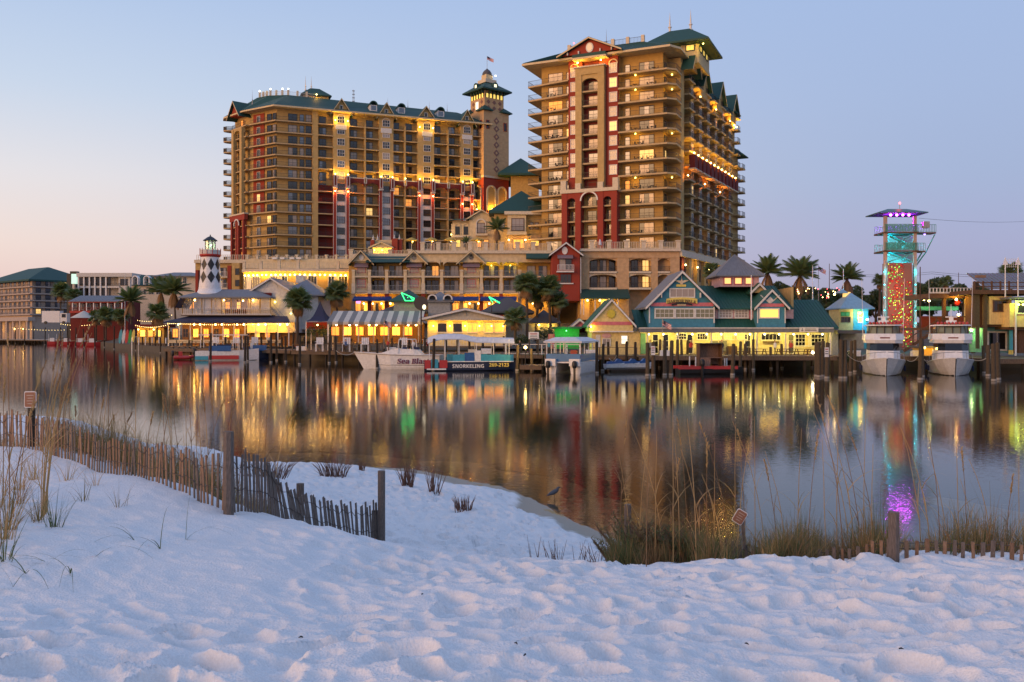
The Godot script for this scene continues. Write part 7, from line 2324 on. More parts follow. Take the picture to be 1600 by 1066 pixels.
func fishing_boat(xf: Transform3D, label: String) -> void:   # bow at +x
	var t := thing("fishing_boat", label, "boat", xf, "sport fishing boats")
	xf = xf.scaled_local(Vector3.ONE * 0.86)
	t.transform = xf
	fr = xf
	var k := [[-8.5, 2.2, 1.2, 2.0, 0.7], [-4, 2.45, 1.3, 2.1, 0.7], [-1, 2.5, 1.5, 1.9, 0.7], [2.0, 2.2, 1.8, 1.2, 0.6, 0.2], [3.6, 1.35, 2.0, 0.5, 0.45, 0.6], [4.4, 0.06, 2.15, 0.03, 0.3, 1.3]]
	put(t, "hull", hull(k, 8), "boat_white")
	var dark := MB.new()
	for i in k.size() - 1:
		for s in [-1, 1]: dark.beam(V(sheer(k[i]), k[i][2] + 0.02, s * k[i][1]), V(sheer(k[i + 1]), k[i + 1][2] + 0.02, s * k[i + 1][1]), 0.09)
	put(t, "toe_rail", dark, "white_paint")
	var bt := MB.new()
	for i in k.size() - 1:
		for s in [-1, 1]: bt.beam(V(k[i][0], 0.06, s * (k[i][3] + 0.01)), V(k[i + 1][0], 0.06, s * (k[i + 1][3] + 0.01)), 0.16)
	put(t, "boot_stripe", bt, "rubber")
	var pw := func(x0: float, x1: float, w: float, y0: float, y1: float, rake: float) -> MB:   # deckhouse tapering to the front
		var m := MB.new()
		var b := [Vector2(x0, w), Vector2(x1 - 1.0, w), Vector2(x1, w * 0.55), Vector2(x1, -w * 0.55), Vector2(x1 - 1.0, -w), Vector2(x0, -w)]
		for i in 6:
			var a: Vector2 = b[i]
			var c: Vector2 = b[(i + 1) % 6]
			var f0 := rake if a.x > x0 else 0.0
			var f1 := rake if c.x > x0 else 0.0
			m.quad(V(a.x, y0, a.y), V(c.x, y0, c.y), V(c.x - f1, y1, c.y * 0.96), V(a.x - f0, y1, a.y * 0.96))
		var top := PackedVector2Array()
		for a in b: top.append(Vector2(a.x - (rake if a.x > x0 else 0.0), a.y * 0.96))
		m.slabp(top, y1 - 0.05, y1)
		return m
	put(t, "lower_cabin", pw.call(-6.5, 3.0, 1.75, 1.5, 2.95, 0.3), "white_paint")
	put(t, "windscreen_band", pw.call(-5.5, 2.6, 1.68, 2.95, 3.85, 0.35), "glass_black")
	put(t, "bridge_brow", pw.call(-6.0, 2.2, 2.1, 3.85, 4.25, -0.2), "white_paint")
	put(t, "bridge_front", pw.call(-6.0, 2.3, 2.25, 4.25, 5.0, 0.25), "white_paint")
	put(t, "bridge_window", pw.call(-5.0, 1.4, 1.75, 5.0, 5.95, 0.15), "glass_olive")
	for z in [-1.75, -0.9, 0.0, 0.9, 1.75]: bar(t, "window_post", "dark_frame", V(1.42 if absf(z) < 1.2 else 0.6, 5.5, z * 0.98), V(0.1, 0.98, 0.12))
	put(t, "hard_top", pw.call(-5.4, 2.0, 2.05, 5.95, 6.1, 0.0), "white_paint")
	var rng2 := RandomNumberGenerator.new()
	rng2.seed = 3
	for i in 9: put(t, "life_jacket", ball(0.2, 6), "boat_red", T(V(1.3, 6.27, -1.6 + i * 0.4)))
	bar(t, "red_name_strip", "dark_red", V(2.12, 4.5, 0), V(0.3, 0.14, 1.1))
	var mast := MB.new()
	mast.box(V(-0.4, 6.45, 0), V(1.0, 0.35, 1.1))
	mast.box(V(-0.4, 6.85, 0), V(0.5, 0.5, 0.45))
	mast.box(V(-0.4, 7.05, 0), V(0.18, 0.12, 1.3))
	mast.tube([V(-0.6, 6.8, 0), V(-0.6, 8.6, 0)], [0.06, 0.03], 6)
	put(t, "radar_mast", mast, "white_paint")
	for s in [-1, 1]:
		var ot := MB.new()
		ot.tube([V(-1.5, 4.2, s * 2.3), V(-1.3, 11.8, s * 2.45)], [0.05, 0.02], 6)
		put(t, "outrigger", ot, "white_paint")
		var rl := MB.new()
		rl.tube([V(-1.0, 2.3, s * 2.35), V(2.2, 2.55, s * 2.05), V(4.2, 2.75, s * 1.2), V(5.5, 2.85, s * 0.1)], [0.035, 0.035, 0.035, 0.035], 5)
		for q in [[-1.0, 1.5, 2.42], [2.2, 1.8, 2.12], [4.2, 2.0, 1.25]]: rl.beam(V(q[0], q[1], s * q[2]), V(q[0], q[1] + 0.72, s * (q[2] - 0.03)), 0.04)
		put(t, "bow_rail", rl, "metal_grey")
		for x in [-5.0, -1.5]:
			var fd := MB.new()
			fd.lathe([[0.02, -0.4], [0.13, -0.3], [0.14, 0.2], [0.03, 0.34]], 8)
			put(t, "fender", fd, "navy_canvas", T(V(x, 0.75, s * 2.5)))
	fr = Transform3D.IDENTITY

func feather_frond(l: float, droop: float, k := 16) -> ArrayMesh:   # pinnate palm leaf along +x, arching down
	var key := "ff%.2f_%.2f" % [l, droop]
	if cache.has(key): return cache[key]
	var m := MB.new()
	var p := func(u: float) -> Vector3: return V(l * u * (1 - 0.12 * droop * u), l * (0.30 * u - droop * u * u), 0)
	for i in 8:
		m.beam(p.call(i / 8.0), p.call((i + 1) / 8.0), 0.05 * (1 - i / 9.0) * l / 3 + 0.012)
	for i in k:
		var u := 0.12 + 0.88 * i / (k - 1.0)
		var b: Vector3 = p.call(u)
		var d: Vector3 = (p.call(minf(u + 0.05, 1.0)) - p.call(u - 0.05)).normalized()
		var ll := l * 0.34 * sin(PI * clampf(0.12 + u * 0.80, 0, 1))
		for s in [-1, 1]:
			var tip := b + d * ll * 0.62 + V(0, -ll * 0.22, s * ll * 0.72)
			var w := d * 0.045 * l / 3.0 + d * 0.03
			m.tri(b - w, b + w, tip)
	cache[key] = m.mesh()
	return cache[key]
func fan_frond(l: float, k := 15) -> ArrayMesh:   # palmate palm leaf on a stalk along +x
	var key := "fan%.2f" % l
	if cache.has(key): return cache[key]
	var m := MB.new()
	m.beam(V(0, 0, 0), V(l * 0.52, l * 0.06, 0), 0.05)
	var c := V(l * 0.5, l * 0.06, 0)
	for i in k:
		var a := lerpf(-2.0, 2.0, i / (k - 1.0))
		var r := l * 0.5 * (1.0 - 0.10 * absf(a))
		var tip := c + V(cos(a) * r, -0.30 * r * absf(sin(a)) - 0.18 * r, sin(a) * r)
		var mid := c + V(cos(a) * r * 0.55, 0.02 * r, sin(a) * r * 0.55)
		var w := V(-sin(a), 0, cos(a)) * r * 0.11
		m.tri(c, mid + w, mid - w)
		m.tri(mid - w, mid + w, tip)
	cache[key] = m.mesh()
	return cache[key]
func palm(px: float, base: float, crown: float, r_px: float, d: float, label: String, feather := false, n := 34, group := "palm trees") -> void:
	var foot := at(px, base, d)
	var h := gy(crown, d) - foot.y
	var r := r_px * 1.12 * d / FOCAL
	var t := thing("palm_tree", label, "palm", T(foot), group)
	fr = T(foot)
	var lean := V(rng.randf_range(-0.06, 0.06), 0, rng.randf_range(-0.04, 0.04)) * h
	var m := MB.new()
	var tr := 0.16 + h * 0.006
	m.tube([V(0, -0.3, 0), V(0, 0.3, 0), lean * 0.4 + V(0, h * 0.5, 0), lean + V(0, h * 0.97, 0)], [tr * 1.7, tr * 1.25, tr, tr * 1.05], 9)
	put(t, "trunk", m, "palm_trunk")
	for i in n:
		var u := (i + 0.5) / n
		var yaw := i * 2.39996 + rng.randf_range(-0.2, 0.2)
		var pitch := lerpf(1.25, -0.85 if not feather else -0.35, u) + rng.randf_range(-0.12, 0.12)
		var sc := rng.randf_range(0.85, 1.08)
		var b := Basis(Vector3.UP, yaw) * Basis(Vector3.BACK, pitch) * Basis(Vector3.RIGHT, rng.randf_range(-0.5, 0.5))
		var mesh_ := feather_frond(1.0, 0.34) if feather else fan_frond(1.0)
		var dead := u > 0.86
		if dead: b = Basis(Vector3.UP, yaw) * Basis(Vector3.BACK, rng.randf_range(-1.45, -1.05))
		put(t, "dead_frond" if dead else "frond", mesh_, "straw_brown" if dead else "palm_leaf", Transform3D(b.scaled_local(V(r, r, r) * sc), lean + V(0, h * 0.97, 0)))
	fr = Transform3D.IDENTITY
func leaf_cloud(blobs: Array, n: int, size: float, seed_: int) -> ArrayMesh:
	var g := RandomNumberGenerator.new()
	g.seed = seed_
	var m := MB.new()
	var tot := 0.0
	for b in blobs: tot += b[3]
	for b in blobs:
		for i in int(n * b[3] / tot):
			var v: Vector3 = V(g.randfn(), g.randfn(), g.randfn()).normalized() * b[3] * pow(g.randf(), 0.28)
			v.y *= 0.8
			var p: Vector3 = V(b[0], b[1], b[2]) + v
			var x := V(g.randfn(), g.randfn(), g.randfn()).normalized()
			var y := x.cross(V(g.randfn(), g.randfn(), g.randfn())).normalized()
			var s := size * g.randf_range(0.6, 1.3)
			m.tri(p - x * s, p + y * s * 0.6, p + x * s)
			m.tri(p - x * s, p + x * s, p - y * s * 0.6)
	return m.mesh()
func broad_tree(px: float, base: float, top: float, w_px: float, d: float, label: String, seed_: int) -> void:
	var foot := at(px, base, d)
	var h := gy(top, d) - foot.y
	var w := w_px * d / FOCAL
	var t := thing("leafy_tree", label, "tree", T(foot), "dark trees behind the harbour")
	fr = T(foot)
	var g := RandomNumberGenerator.new()
	g.seed = seed_
	var tr := MB.new()
	tr.tube([V(0, -0.3, 0), V(0.1, h * 0.3, 0), V(0, h * 0.6, 0.1)], [0.35, 0.28, 0.14], 8)
	for i in 5:
		var a := i * 1.3
		tr.tube([V(0, h * 0.35, 0), V(cos(a) * w * 0.28, h * 0.66, sin(a) * w * 0.28)], [0.14, 0.05], 6)
	put(t, "trunk", tr, "palm_trunk")
	var blobs := []
	for i in 8: blobs.append([g.randf_range(-0.34, 0.34) * w, h * g.randf_range(0.45, 0.84), g.randf_range(-0.3, 0.3) * w, w * g.randf_range(0.16, 0.26)])
	put(t, "crown", leaf_cloud(blobs, 2600, 0.28 * d / 150.0, seed_), "leaf")
	fr = Transform3D.IDENTITY
func shrub(px: float, base: float, top: float, w_px: float, d: float, label: String, seed_: int) -> void:
	var foot := at(px, base, d)
	var h := gy(top, d) - foot.y
	var w := w_px * d / FOCAL
	var t := thing("shrub", label, "shrub", T(foot), "shrubs by the restaurants")
	fr = T(foot)
	var tr := MB.new()
	tr.tube([V(0, -0.2, 0), V(0, h * 0.5, 0)], [0.08, 0.05], 6)
	put(t, "stem", tr, "palm_trunk")
	put(t, "crown", leaf_cloud([[0, h * 0.5, 0, w * 0.4], [w * 0.25, h * 0.45, 0, w * 0.3], [-w * 0.25, h * 0.4, 0.2, w * 0.3]], 700, 0.13, seed_), "leaf")
	fr = Transform3D.IDENTITY
func far_trees() -> void:
	# palms round the restaurants
	palm(464, 535, 470, 24, 150, "palm with round crown beside the grey gabled restaurant house", false, 44)
	palm(527, 500, 458, 22, 172, "palm in front of the yellow terrace building", false, 40)
	palm(824, 532, 443, 24, 140, "tall palm on the left of the trio before the red house", false, 44)
	palm(838, 530, 462, 20, 143, "shorter palm in the middle of the trio before the red house", false, 40)
	palm(861, 530, 448, 24, 141, "tall palm with thick crown nearest the red house", false, 44)
	palm(874, 530, 470, 20, 142, "leaning palm right of the trio before the red house", false, 38)
	palm(805, 535, 497, 21, 126, "short palm at the end of the cream restaurant", false, 40)
	palm(776, 392, 357, 19, 186, "palm lit by yellow lights on the hotel terrace", true, 30)
	palm(729, 394, 378, 10, 186, "small palm beside umbrellas on the hotel terrace", true, 20)
	# palms left
	palm(94, 497, 455, 17, 335, "palm before the far green roofed hotel", false, 34)
	palm(115, 500, 462, 15, 315, "palm beside the sign tower on the far shore", false, 32)
	palm(205, 505, 470, 24, 240, "wide palm left of the date palms on the far shore", true, 34)
	palm(250, 505, 455, 24, 232, "left date palm beside the lighthouse restaurant", true, 38)
	palm(274, 505, 454, 26, 222, "right date palm beside the lighthouse restaurant", true, 38)
	palm(165, 530, 493, 17, 262, "low round palm on the left quay before the red porch building", false, 36)
	palm(190, 528, 494, 15, 252, "low palm next to the white posted pier", false, 34)
	palm(245, 530, 490, 20, 200, "bushy palm at the left end of the lighthouse restaurant", false, 40)
	palm(150, 532, 495, 14, 270, "smallest low palm on the left quay", false, 30)
	# palms and trees right
	palm(1196, 505, 424, 28, 165, "date palm half hidden behind the market hall lantern", true, 40)
	palm(1250, 505, 428, 31, 150, "largest date palm behind the green market roof", true, 44)
	palm(1322, 505, 434, 26, 158, "date palm behind the blue roofed kiosk", true, 42)
	palm(1374, 510, 438, 14, 160, "fan palm left of the climbing tower", false, 34)
	palm(1480, 505, 440, 13, 165, "fan palm in the dark trees right of the climbing tower", false, 30)
	palm(1580, 460, 428, 22, 135, "palm crown above the grey metal roof at the right edge", false, 30)
	palm(1110, 455, 424, 16, 165, "palm at the corner of the arcaded podium", false, 32)
	var tr := [[1215, 470, 438, 60, 190, "left end of the dark tree line above the market roof"], [1275, 480, 440, 62, 185, "dark tree between the two large date palms"], [1345, 490, 442, 64, 180, "dark tree between kiosk and climbing tower"], [1455, 480, 432, 60, 180, "dark tree just right of the climbing tower"], [1505, 480, 436, 60, 175, "dark tree above the covered gallery roof"], [1300, 490, 448, 52, 170, "lower dark tree behind the blue roofed kiosk"], [1530, 480, 440, 46, 172, "dark tree beside the grey metal roof"], [1400, 500, 452, 60, 185, "dark tree behind the climbing tower"], [1240, 490, 446, 60, 172, "dark tree below the largest date palm"], [1318, 495, 447, 58, 176, "dark tree right behind the kiosk roof"], [1368, 500, 447, 62, 172, "dark tree at the left foot of the climbing tower"], [1438, 500, 446, 60, 170, "dark tree at the right foot of the climbing tower"], [1478, 495, 441, 62, 182, "dark tree left of the gallery lamps"], [1262, 500, 456, 60, 160, "low dark tree behind the fairy lights"], [1540, 490, 446, 50, 180, "dark tree behind the terrace of the deck house"]]
	for i in tr.size(): broad_tree(tr[i][0], tr[i][1] + 25, tr[i][2], tr[i][3], tr[i][4], tr[i][5], 100 + i)
	var sh := [[496, 534, 495, 34, 145, "dark shrub right of the gabled restaurant house"], [512, 530, 500, 30, 150, "shrub beside the dark tent canopy"], [545, 500, 480, 26, 168, "shrub at the foot of the yellow terrace building"], [850, 540, 500, 30, 132, "shrub between the palm trio trunks"], [880, 540, 505, 26, 130, "shrub behind the green hut"], [815, 545, 515, 24, 126, "low shrub beside the short palm"], [1325, 575, 540, 26, 103, "dark green bush on the piles at the picnic deck end"]]
	for i in sh.size(): shrub(sh[i][0], sh[i][1], sh[i][2], sh[i][3], sh[i][4], sh[i][5], 300 + i)

# ---- foreground plants
func blade(m: MB, p: Vector3, dir: Vector3, l: float, w: float, droop: float, g: RandomNumberGenerator, seg := 5) -> Vector3:
	var side := dir.cross(Vector3.UP).normalized().rotated(Vector3.UP, g.randf_range(-0.8, 0.8)) * w * 0.5
	var q := p
	var v := dir.normalized()
	var st := l / seg
	for i in seg:
		var n := q + v * st
		v = (v + V(dir.x * 0.25, -droop, dir.z * 0.25) / seg).normalized()
		var a := side * (1.0 - float(i) / seg * 0.85)
		var b := side * (1.0 - float(i + 1) / seg * 0.85)
		m.quad(q - a, q + a, n + b, n - b)
		q = n
	return q
func grass_tuft(m: MB, p: Vector3, n: int, l: float, w: float, spread: float, droop: float, g: RandomNumberGenerator) -> void:
	for i in n:
		var a := g.randf() * TAU
		var o := V(cos(a), 0, sin(a))
		blade(m, p + o * g.randf() * spread * 0.25, (V(0, 1, 0) + o * g.randf() * spread * 2.2).normalized(), l * g.randf_range(0.45, 1.1), w, droop * g.randf_range(0.4, 1.4), g)
func ground(x: float, d: float) -> Vector3: return V(x, dune(x, d), -d)
func oat(called: String, px: float, d: float, base: float, top: float, lean: float, label: String, g: RandomNumberGenerator, head := true, mat_ := "straw") -> void:   # tall dry stalk with a drooping seed head
	var x := gx(px, d)
	var p := ground(x, d) - V(0, 0.03, 0)
	var h := gy(top, d) - p.y
	if h < 0.2: return
	var t := thing(called, label, "grass stalk", T(p), "tall dry sea oat stalks")
	fr = Transform3D.IDENTITY
	var m := MB.new()
	var pts := []
	var rr := []
	for i in 7:
		var u := i / 6.0
		pts.append(p + V(lean * u * u * h, h * u, g.randf_range(-0.01, 0.01)))
		rr.append(lerpf(0.0055, 0.0022, u))
	m.tube(pts, rr, 5)
	put(t, "stalk", m, mat_)
	for i in 3:
		var lf := MB.new()
		var u := g.randf_range(0.15, 0.55)
		var a := g.randf() * TAU
		blade(lf, p + V(lean * u * u * h, h * u, 0), V(cos(a) * 0.6, 0.8, sin(a) * 0.6), h * 0.35, 0.010, 1.3, g)
		put(t, "leaf", lf, mat_)
	if head:
		var s := MB.new()
		var tip: Vector3 = pts[6]
		for i in 26:
			var u := 1.0 - 0.20 * i / 26.0
			var q := p + V(lean * u * u * h, h * u, 0)
			var a := g.randf() * TAU
			blade(s, q, V(cos(a) * 0.5 + lean, 0.9, sin(a) * 0.5), 0.055, 0.016, 1.5, g, 2)
		put(t, "seed_head", s, "straw_brown" if mat_ == "straw" else "straw")
func dune_plants() -> void:
	var g := RandomNumberGenerator.new()
	g.seed = 77
	# grass along the left fence
	var m := MB.new()
	var b := MB.new()
	for i in 620:
		var u := g.randf()
		var px := lerpf(-30, 430, pow(u, 0.85))
		var d := lerpf(15.0, 10.8, clampf(px / 400.0, 0, 1)) + g.randf_range(-0.5, 1.6)
		var p := ground(gx(px, d), d)
		grass_tuft(m if i % 2 else b, p, 8, (0.26 + 0.22 * g.randf() * g.randf()) * (1.75 if px > 60 and px < 350 and d > 11.0 else 1.0), 0.007, 0.30, 0.9, g)
	for i in 150:
		var px := lerpf(70, 250, g.randf())
		var d := 13.0 - (px - 39.0) * 0.0128 + g.randf_range(0.6, 1.9)
		grass_tuft(m if i % 3 == 0 else b, ground(gx(px, d), d), 9, 0.62 * g.randf_range(0.7, 1.25) * (1.15 if px < 200 else 0.85), 0.006, 0.22, 0.8, g)
	meta(put(self, "dune_grass", m, "straw"), "straw coloured grass behind the left sand fence", "grass", "", "stuff")
	meta(put(self, "dune_grass", b, "grass_olive"), "olive grass mixed behind the left sand fence", "grass", "", "stuff")
	# green and straw clumps in front of the fence on the left
	var spots := [[12, 7.6, 46, 0.62, "grass_olive"], [60, 8.2, 30, 0.36, "grass_olive"], [85, 7.9, 34, 0.42, "grass_green"], [-8, 8.6, 50, 0.75, "straw"], [130, 9.2, 18, 0.30, "grass_olive"], [30, 9.4, 34, 0.5, "straw"], [185, 9.0, 14, 0.30, "grass_olive"], [5, 6.6, 20, 0.5, "grass_green"], [105, 10.2, 22, 0.45, "straw"], [150, 9.9, 16, 0.4, "straw"], [6, 7.2, 34, 0.7, "straw"], [28, 8.8, 30, 0.6, "straw_brown"], [-14, 6.9, 30, 0.8, "straw_brown"], [52, 10.4, 40, 0.55, "straw"]]
	var names := ["olive grass clump at the left edge", "small olive grass clump near the left edge", "spiky green grass clump below the sign post", "tall straw clump cut by the left edge", "thin olive blades on the bare dune", "straw clump in front of the warning sign", "few olive blades on the dune slope", "green blades at the lower left edge", "straw tuft touching the left fence", "sparse straw tuft right of the sign", "tallest straw clump at the left edge", "brown clump behind the tallest straw clump", "brown clump half outside the left edge", "straw clump just below the warning sign"]
	for i in spots.size():
		var s = spots[i]
		var t := MB.new()
		var p := ground(gx(s[0], s[1]), s[1])
		grass_tuft(t, p - V(0, 0.02, 0), s[2], s[3], 0.006, 0.34, 1.0, g)
		lone("grass_clump", t, s[4], names[i], "grass clump", "grass clumps on the dune")
	# long single blades on the sand
	for i in 8:
		var a = [[70, 6.6], [110, 6.4], [150, 6.9], [250, 7.4], [20, 6.0], [210, 7.6], [290, 7.9], [40, 6.3]][i]
		var t := MB.new()
		var p := ground(gx(a[0], a[1]), a[1])
		for q in 3: blade(t, p, V(g.randf_range(-1, 1), 0.55, g.randf_range(-0.3, 0.8)).normalized(), 0.5, 0.008, 1.6, g, 7)
		lone("dune_sprig", t, "grass_green", "long green blades arching over bare sand on the left dune", "grass", "single blades on the sand")
	# right hedge of grass
	var mats := ["grass_olive", "grass_green", "straw_brown", "straw"]
	var mb := [MB.new(), MB.new(), MB.new(), MB.new()]
	var clump := FastNoiseLite.new()
	clump.frequency = 1.1
	for i in 2500:
		var px := lerpf(955, 1410, g.randf()) if i % 4 else lerpf(1410, 1650, g.randf())
		var d := 8.9 + g.randf() * 2.6
		if px < 1090: d = lerpf(9.6, 12.0, g.randf())
		var p := ground(gx(px, d), d)
		var c := clump.get_noise_2d(p.x * 1.3, p.z * 0.6)
		if c < -0.12 and px > 1090: continue
		var k := 0
		var r := g.randf() - c * 0.5
		if px < 1060: k = 1 if r < 0.25 else 0 if r < 0.7 else 2
		else: k = 1 if r < 0.12 else 0 if r < 0.5 else 2 if r < 0.80 else 3
		var gap := 0.55 if px > 1400 and px < 1470 else 1.0
		var hh := (0.36 if px < 1100 else 0.44 + 0.06 * smoothstep(1130, 1260, px)) * gap * (0.62 + 1.1 * maxf(c, 0.0) + 0.3 * g.randf())
		grass_tuft(mb[k], p - V(0, 0.02, 0), 9, hh, 0.0075, 0.26, 0.9, g)
	var lb := ["olive grass thicket behind the right sand fence", "green leafy grass in the right thicket", "brown dead grass in the right thicket", "pale straw in the right thicket"]
	for k in 4: meta(put(self, "grass_thicket", mb[k], mats[k]), lb[k], "grass", "", "stuff")
	# bushy shrub at the left end of the thicket
	for i in 5:
		var a = [[975, 11.0, 0.62], [1000, 10.6, 0.66], [1030, 10.4, 0.62], [1058, 10.0, 0.5], [955, 11.6, 0.45]][i]
		var p := ground(gx(a[0], a[1]), a[1])
		var st := MB.new()
		var lf := MB.new()
		for q in 60:
			var an := g.randf() * TAU
			var dir := V(cos(an) * 0.75, 1.0, sin(an) * 0.75).normalized()
			var l: float = a[2] * g.randf_range(0.5, 1.15)
			var tip := p + dir * l + V(0, 0, 0)
			st.tube([p, p.lerp(tip, 0.5) + V(0, 0.02, 0), tip], [0.005, 0.004, 0.002], 4, false)
			for e in 16:
				var u := g.randf_range(0.25, 1.0)
				var an2 := g.randf() * TAU
				blade(lf, p.lerp(tip, u), V(cos(an2), 0.7, sin(an2)).normalized(), 0.075, 0.013, 0.5, g, 2)
		var t := thing("beach_shrub", ["leafy beach shrub beside the small right post", "dense beach shrub in the bushy left end of the thicket", "rounded beach shrub before the buried slats", "low beach shrub at the middle of the thicket", "outermost beach shrub reaching over the lower beach"][i], "shrub", T(p), "beach shrubs at the end of the thicket")
		put(t, "twigs", st, "twig")
		put(t, "leaves", lf, "grass_green" if i % 2 else "grass_olive")
	# tall stalks, left and right
	for i in 46:
		var px := [-15.0, 8.0, 20, 42, 62, 78, 88, 97, 110, 118, 128, 140, 152, 160, 170, 185, 198, 210, 226, 240, 258, 268, 280, 292, 300, 308, 318, 326, 338, 350, 372, 395, 412, 425, 96, 93, 15, 30, 4, 66, 250, 315, 336, 60, 180, 270][i] as float
		var d := lerpf(13.5, 10.4, clampf(px / 400.0, 0, 1)) + g.randf_range(-0.8, 1.4)
		var top := g.randf_range(560, 650)
		if i in [6, 7, 34, 35]: top = [500.0, 520.0][i % 2]
		if i in [0, 1, 2, 36, 37, 38]:
			d = g.randf_range(8.0, 9.5)
			top = g.randf_range(520, 640)
		oat("sea_oat", px, d, 0, top, g.randf_range(-0.10, 0.28), "%s sea oat stalk, %s, %s" % ["straw" if i % 2 else "dark brown", "seeding" if i % 3 != 1 else "bare", "left of the sign post" if px < 45 else "between sign and middle of the left fence" if px < 200 else "near the tall left fence post"], g, i % 3 != 1, "straw" if i % 2 else "straw_brown")
	for i in 7:
		oat("sea_oat", 64 + i * 1.6, 8.3 + 0.05 * i, 0, [525.0, 548, 570, 536, 600, 585, 560][i], 0.10 + 0.015 * i, "sea oat stalk in the thick leaning bundle below the sign", g, i % 2 == 0, "straw")
	for i in 44:
		var px := [968.0, 985, 998, 1010, 1024, 1036, 1046, 1052, 1062, 1075, 1088, 1096, 1104, 1116, 1128, 1140, 1148, 1152, 1165, 1180, 1196, 1215, 1228, 1246, 1262, 1290, 1308, 1318, 1328, 1336, 1345, 1350, 1362, 1368, 1440, 1455, 1470, 1482, 1498, 1512, 1524, 1550, 1572, 1592][i] as float
		var d := g.randf_range(9.0, 10.8)
		var top := g.randf_range(640, 760)
		if i in [7, 26, 27, 30, 36]: top = 620.0
		oat("sea_oat", px, d, 0, top, g.randf_range(-0.24, 0.10), "%s sea oat stalk, %s, %s" % ["straw" if i % 3 else "dark brown", "seeding" if i % 3 == 0 else "bare", "in the leafy end of the right thicket" if px < 1110 else "in the middle of the right thicket" if px < 1400 else "right of the stout right post"], g, i % 3 == 0, "straw" if i % 3 else "straw_brown")
	# brown tufts on the lower beach
	for i in 6:
		var a = [[524, 24.5, 90, 0.55, 0.7], [637, 21.5, 60, 0.55, 0.32], [679, 20.6, 26, 0.6, 0.28], [724, 18.8, 46, 0.30, 0.4], [415, 20.0, 90, 0.42, 1.0], [565, 26.0, 26, 0.3, 0.16]][i]
		var p := ground(gx(a[0], a[1]), a[1])
		var t := MB.new()
		for q in a[2]:
			var o: Vector3 = V(g.randf_range(-1, 1), 0, g.randf_range(-1, 1)) * a[4] * 0.6
			var v: Vector3 = (V(0, 1, 0) + o * 0.5 + V(g.randf_range(-0.3, 0.3), 0, g.randf_range(-0.3, 0.3))).normalized()
			var l: float = a[3] * g.randf_range(0.5, 1.1)
			t.tube([p + o * 0.7 - V(0, 0.05, 0), p + o * 0.8 + v * l * 0.6, p + o + v * l], [0.008, 0.006, 0.002], 4, false)
		lone("brown_tuft", t, "twig", ["wide brown twiggy tuft near the water on the lower beach", "tall narrow brown tuft in the middle of the lower beach", "thin sprigs right of the narrow brown tuft", "low brown tuft nearest the shore bend", "broad brown tuft just behind the tall fence post", "flat dead sprigs near the waterline"][i], "tuft", "brown tufts on the lower beach")
	for i in 7:
		var a = [[835, 11.0], [862, 10.8], [870, 10.6], [905, 10.8], [918, 10.5], [928, 10.4], [942, 10.3]][i]
		var p := ground(gx(a[0], a[1]), a[1])
		var t := MB.new()
		for q in 5 + i % 3 * 3:
			var tip := p + V(g.randf_range(-0.12, 0.12), g.randf_range(0.12, 0.32), g.randf_range(-0.05, 0.05))
			t.tube([p + V(g.randf_range(-0.06, 0.06), -0.03, 0), tip], [0.004, 0.0015], 4, false)
		lone("seedling", t, "twig", "sprig of thin twigs just behind the dune crest left of the shrubs", "sprig", "sprigs behind the crest")

func slat_fence(called: String, label: String, path: Array, step: float, mats: Array, posts: Array) -> void:
	# path: [px, distance, height of the slats above the sand, lean in the plane of the fence]
	var t := thing(called, label, "sand fence", T(ground(gx(path[0][0], path[0][1]), path[0][1])), "sand fences")
	var g := RandomNumberGenerator.new()
	g.seed = 21
	var meshes := []
	for i in 3:
		var m := MB.new()
		var w := [0.034, 0.040, 0.030][i] as float
		m.prism(PackedVector2Array([Vector2(-w / 2, -0.5), Vector2(w / 2, -0.5), Vector2(w / 2 * 0.96, 0.5), Vector2(-w / 2 * 0.9, [0.497, 0.5, 0.49][i])]), -0.005, 0.005)
		meshes.append(m.mesh())
	var wires := [[], []]
	var left := 0.0
	for k in path.size() - 1:
		var a := ground(gx(path[k][0], path[k][1]), path[k][1])
		var b := ground(gx(path[k + 1][0], path[k + 1][1]), path[k + 1][1])
		var l := a.distance_to(b)
		var x := left
		while x < l:
			var u := x / l
			var p := a.lerp(b, u)
			p.y = dune(p.x, -p.z)
			var h: float = lerpf(path[k][2], path[k + 1][2], u) * g.randf_range(0.90, 1.08)
			var lean: float = lerpf(path[k][3], path[k + 1][3], u) + g.randf_range(-0.04, 0.04)
			var f := facing(a, b)
			var full := h + 0.18
			var bs := f.basis * Basis(Vector3.BACK, -lean) * Basis(Vector3.UP, g.randf_range(-0.12, 0.12)) * Basis(Vector3.RIGHT, g.randf_range(-0.05, 0.05))
			var c := p + bs * V(0, full / 2 - 0.18, g.randf_range(-0.008, 0.008))
			put(t, "slat", meshes[g.randi() % 3], mats[g.randi() % mats.size()] if k < 7 or path.size() < 14 else ["slat_grey", "old_wood", "slat_grey"][g.randi() % 3], Transform3D(bs.scaled_local(V(1, full, 1)), c))
			for q in 2: wires[q].append(p + bs * V(0, h * (0.38 if q == 0 else 0.78), 0.009))
			x += step * (1.2 if k < 7 and path.size() > 12 else 1.0) * g.randf_range(0.85, 1.2)
		left = x - l
	for q in 2:
		var m := MB.new()
		for i in wires[q].size() - 1: m.beam(wires[q][i], wires[q][i + 1], 0.006)
		put(t, "wire", m, "wire")
	for p in posts:   # [px, distance, height, width, material]
		var o := ground(gx(p[0], p[1]), p[1])
		var m := MB.new()
		var w: float = p[3]
		var pr := PackedVector2Array()
		for i in 8:
			var a := TAU * (i + 0.5) / 8
			pr.append(Vector2(cos(a), sin(a)) * w * 0.56)
		m.slabp(pr, -0.4, p[2])
		put(t, "post", m, p[4], T(o, 0.3))
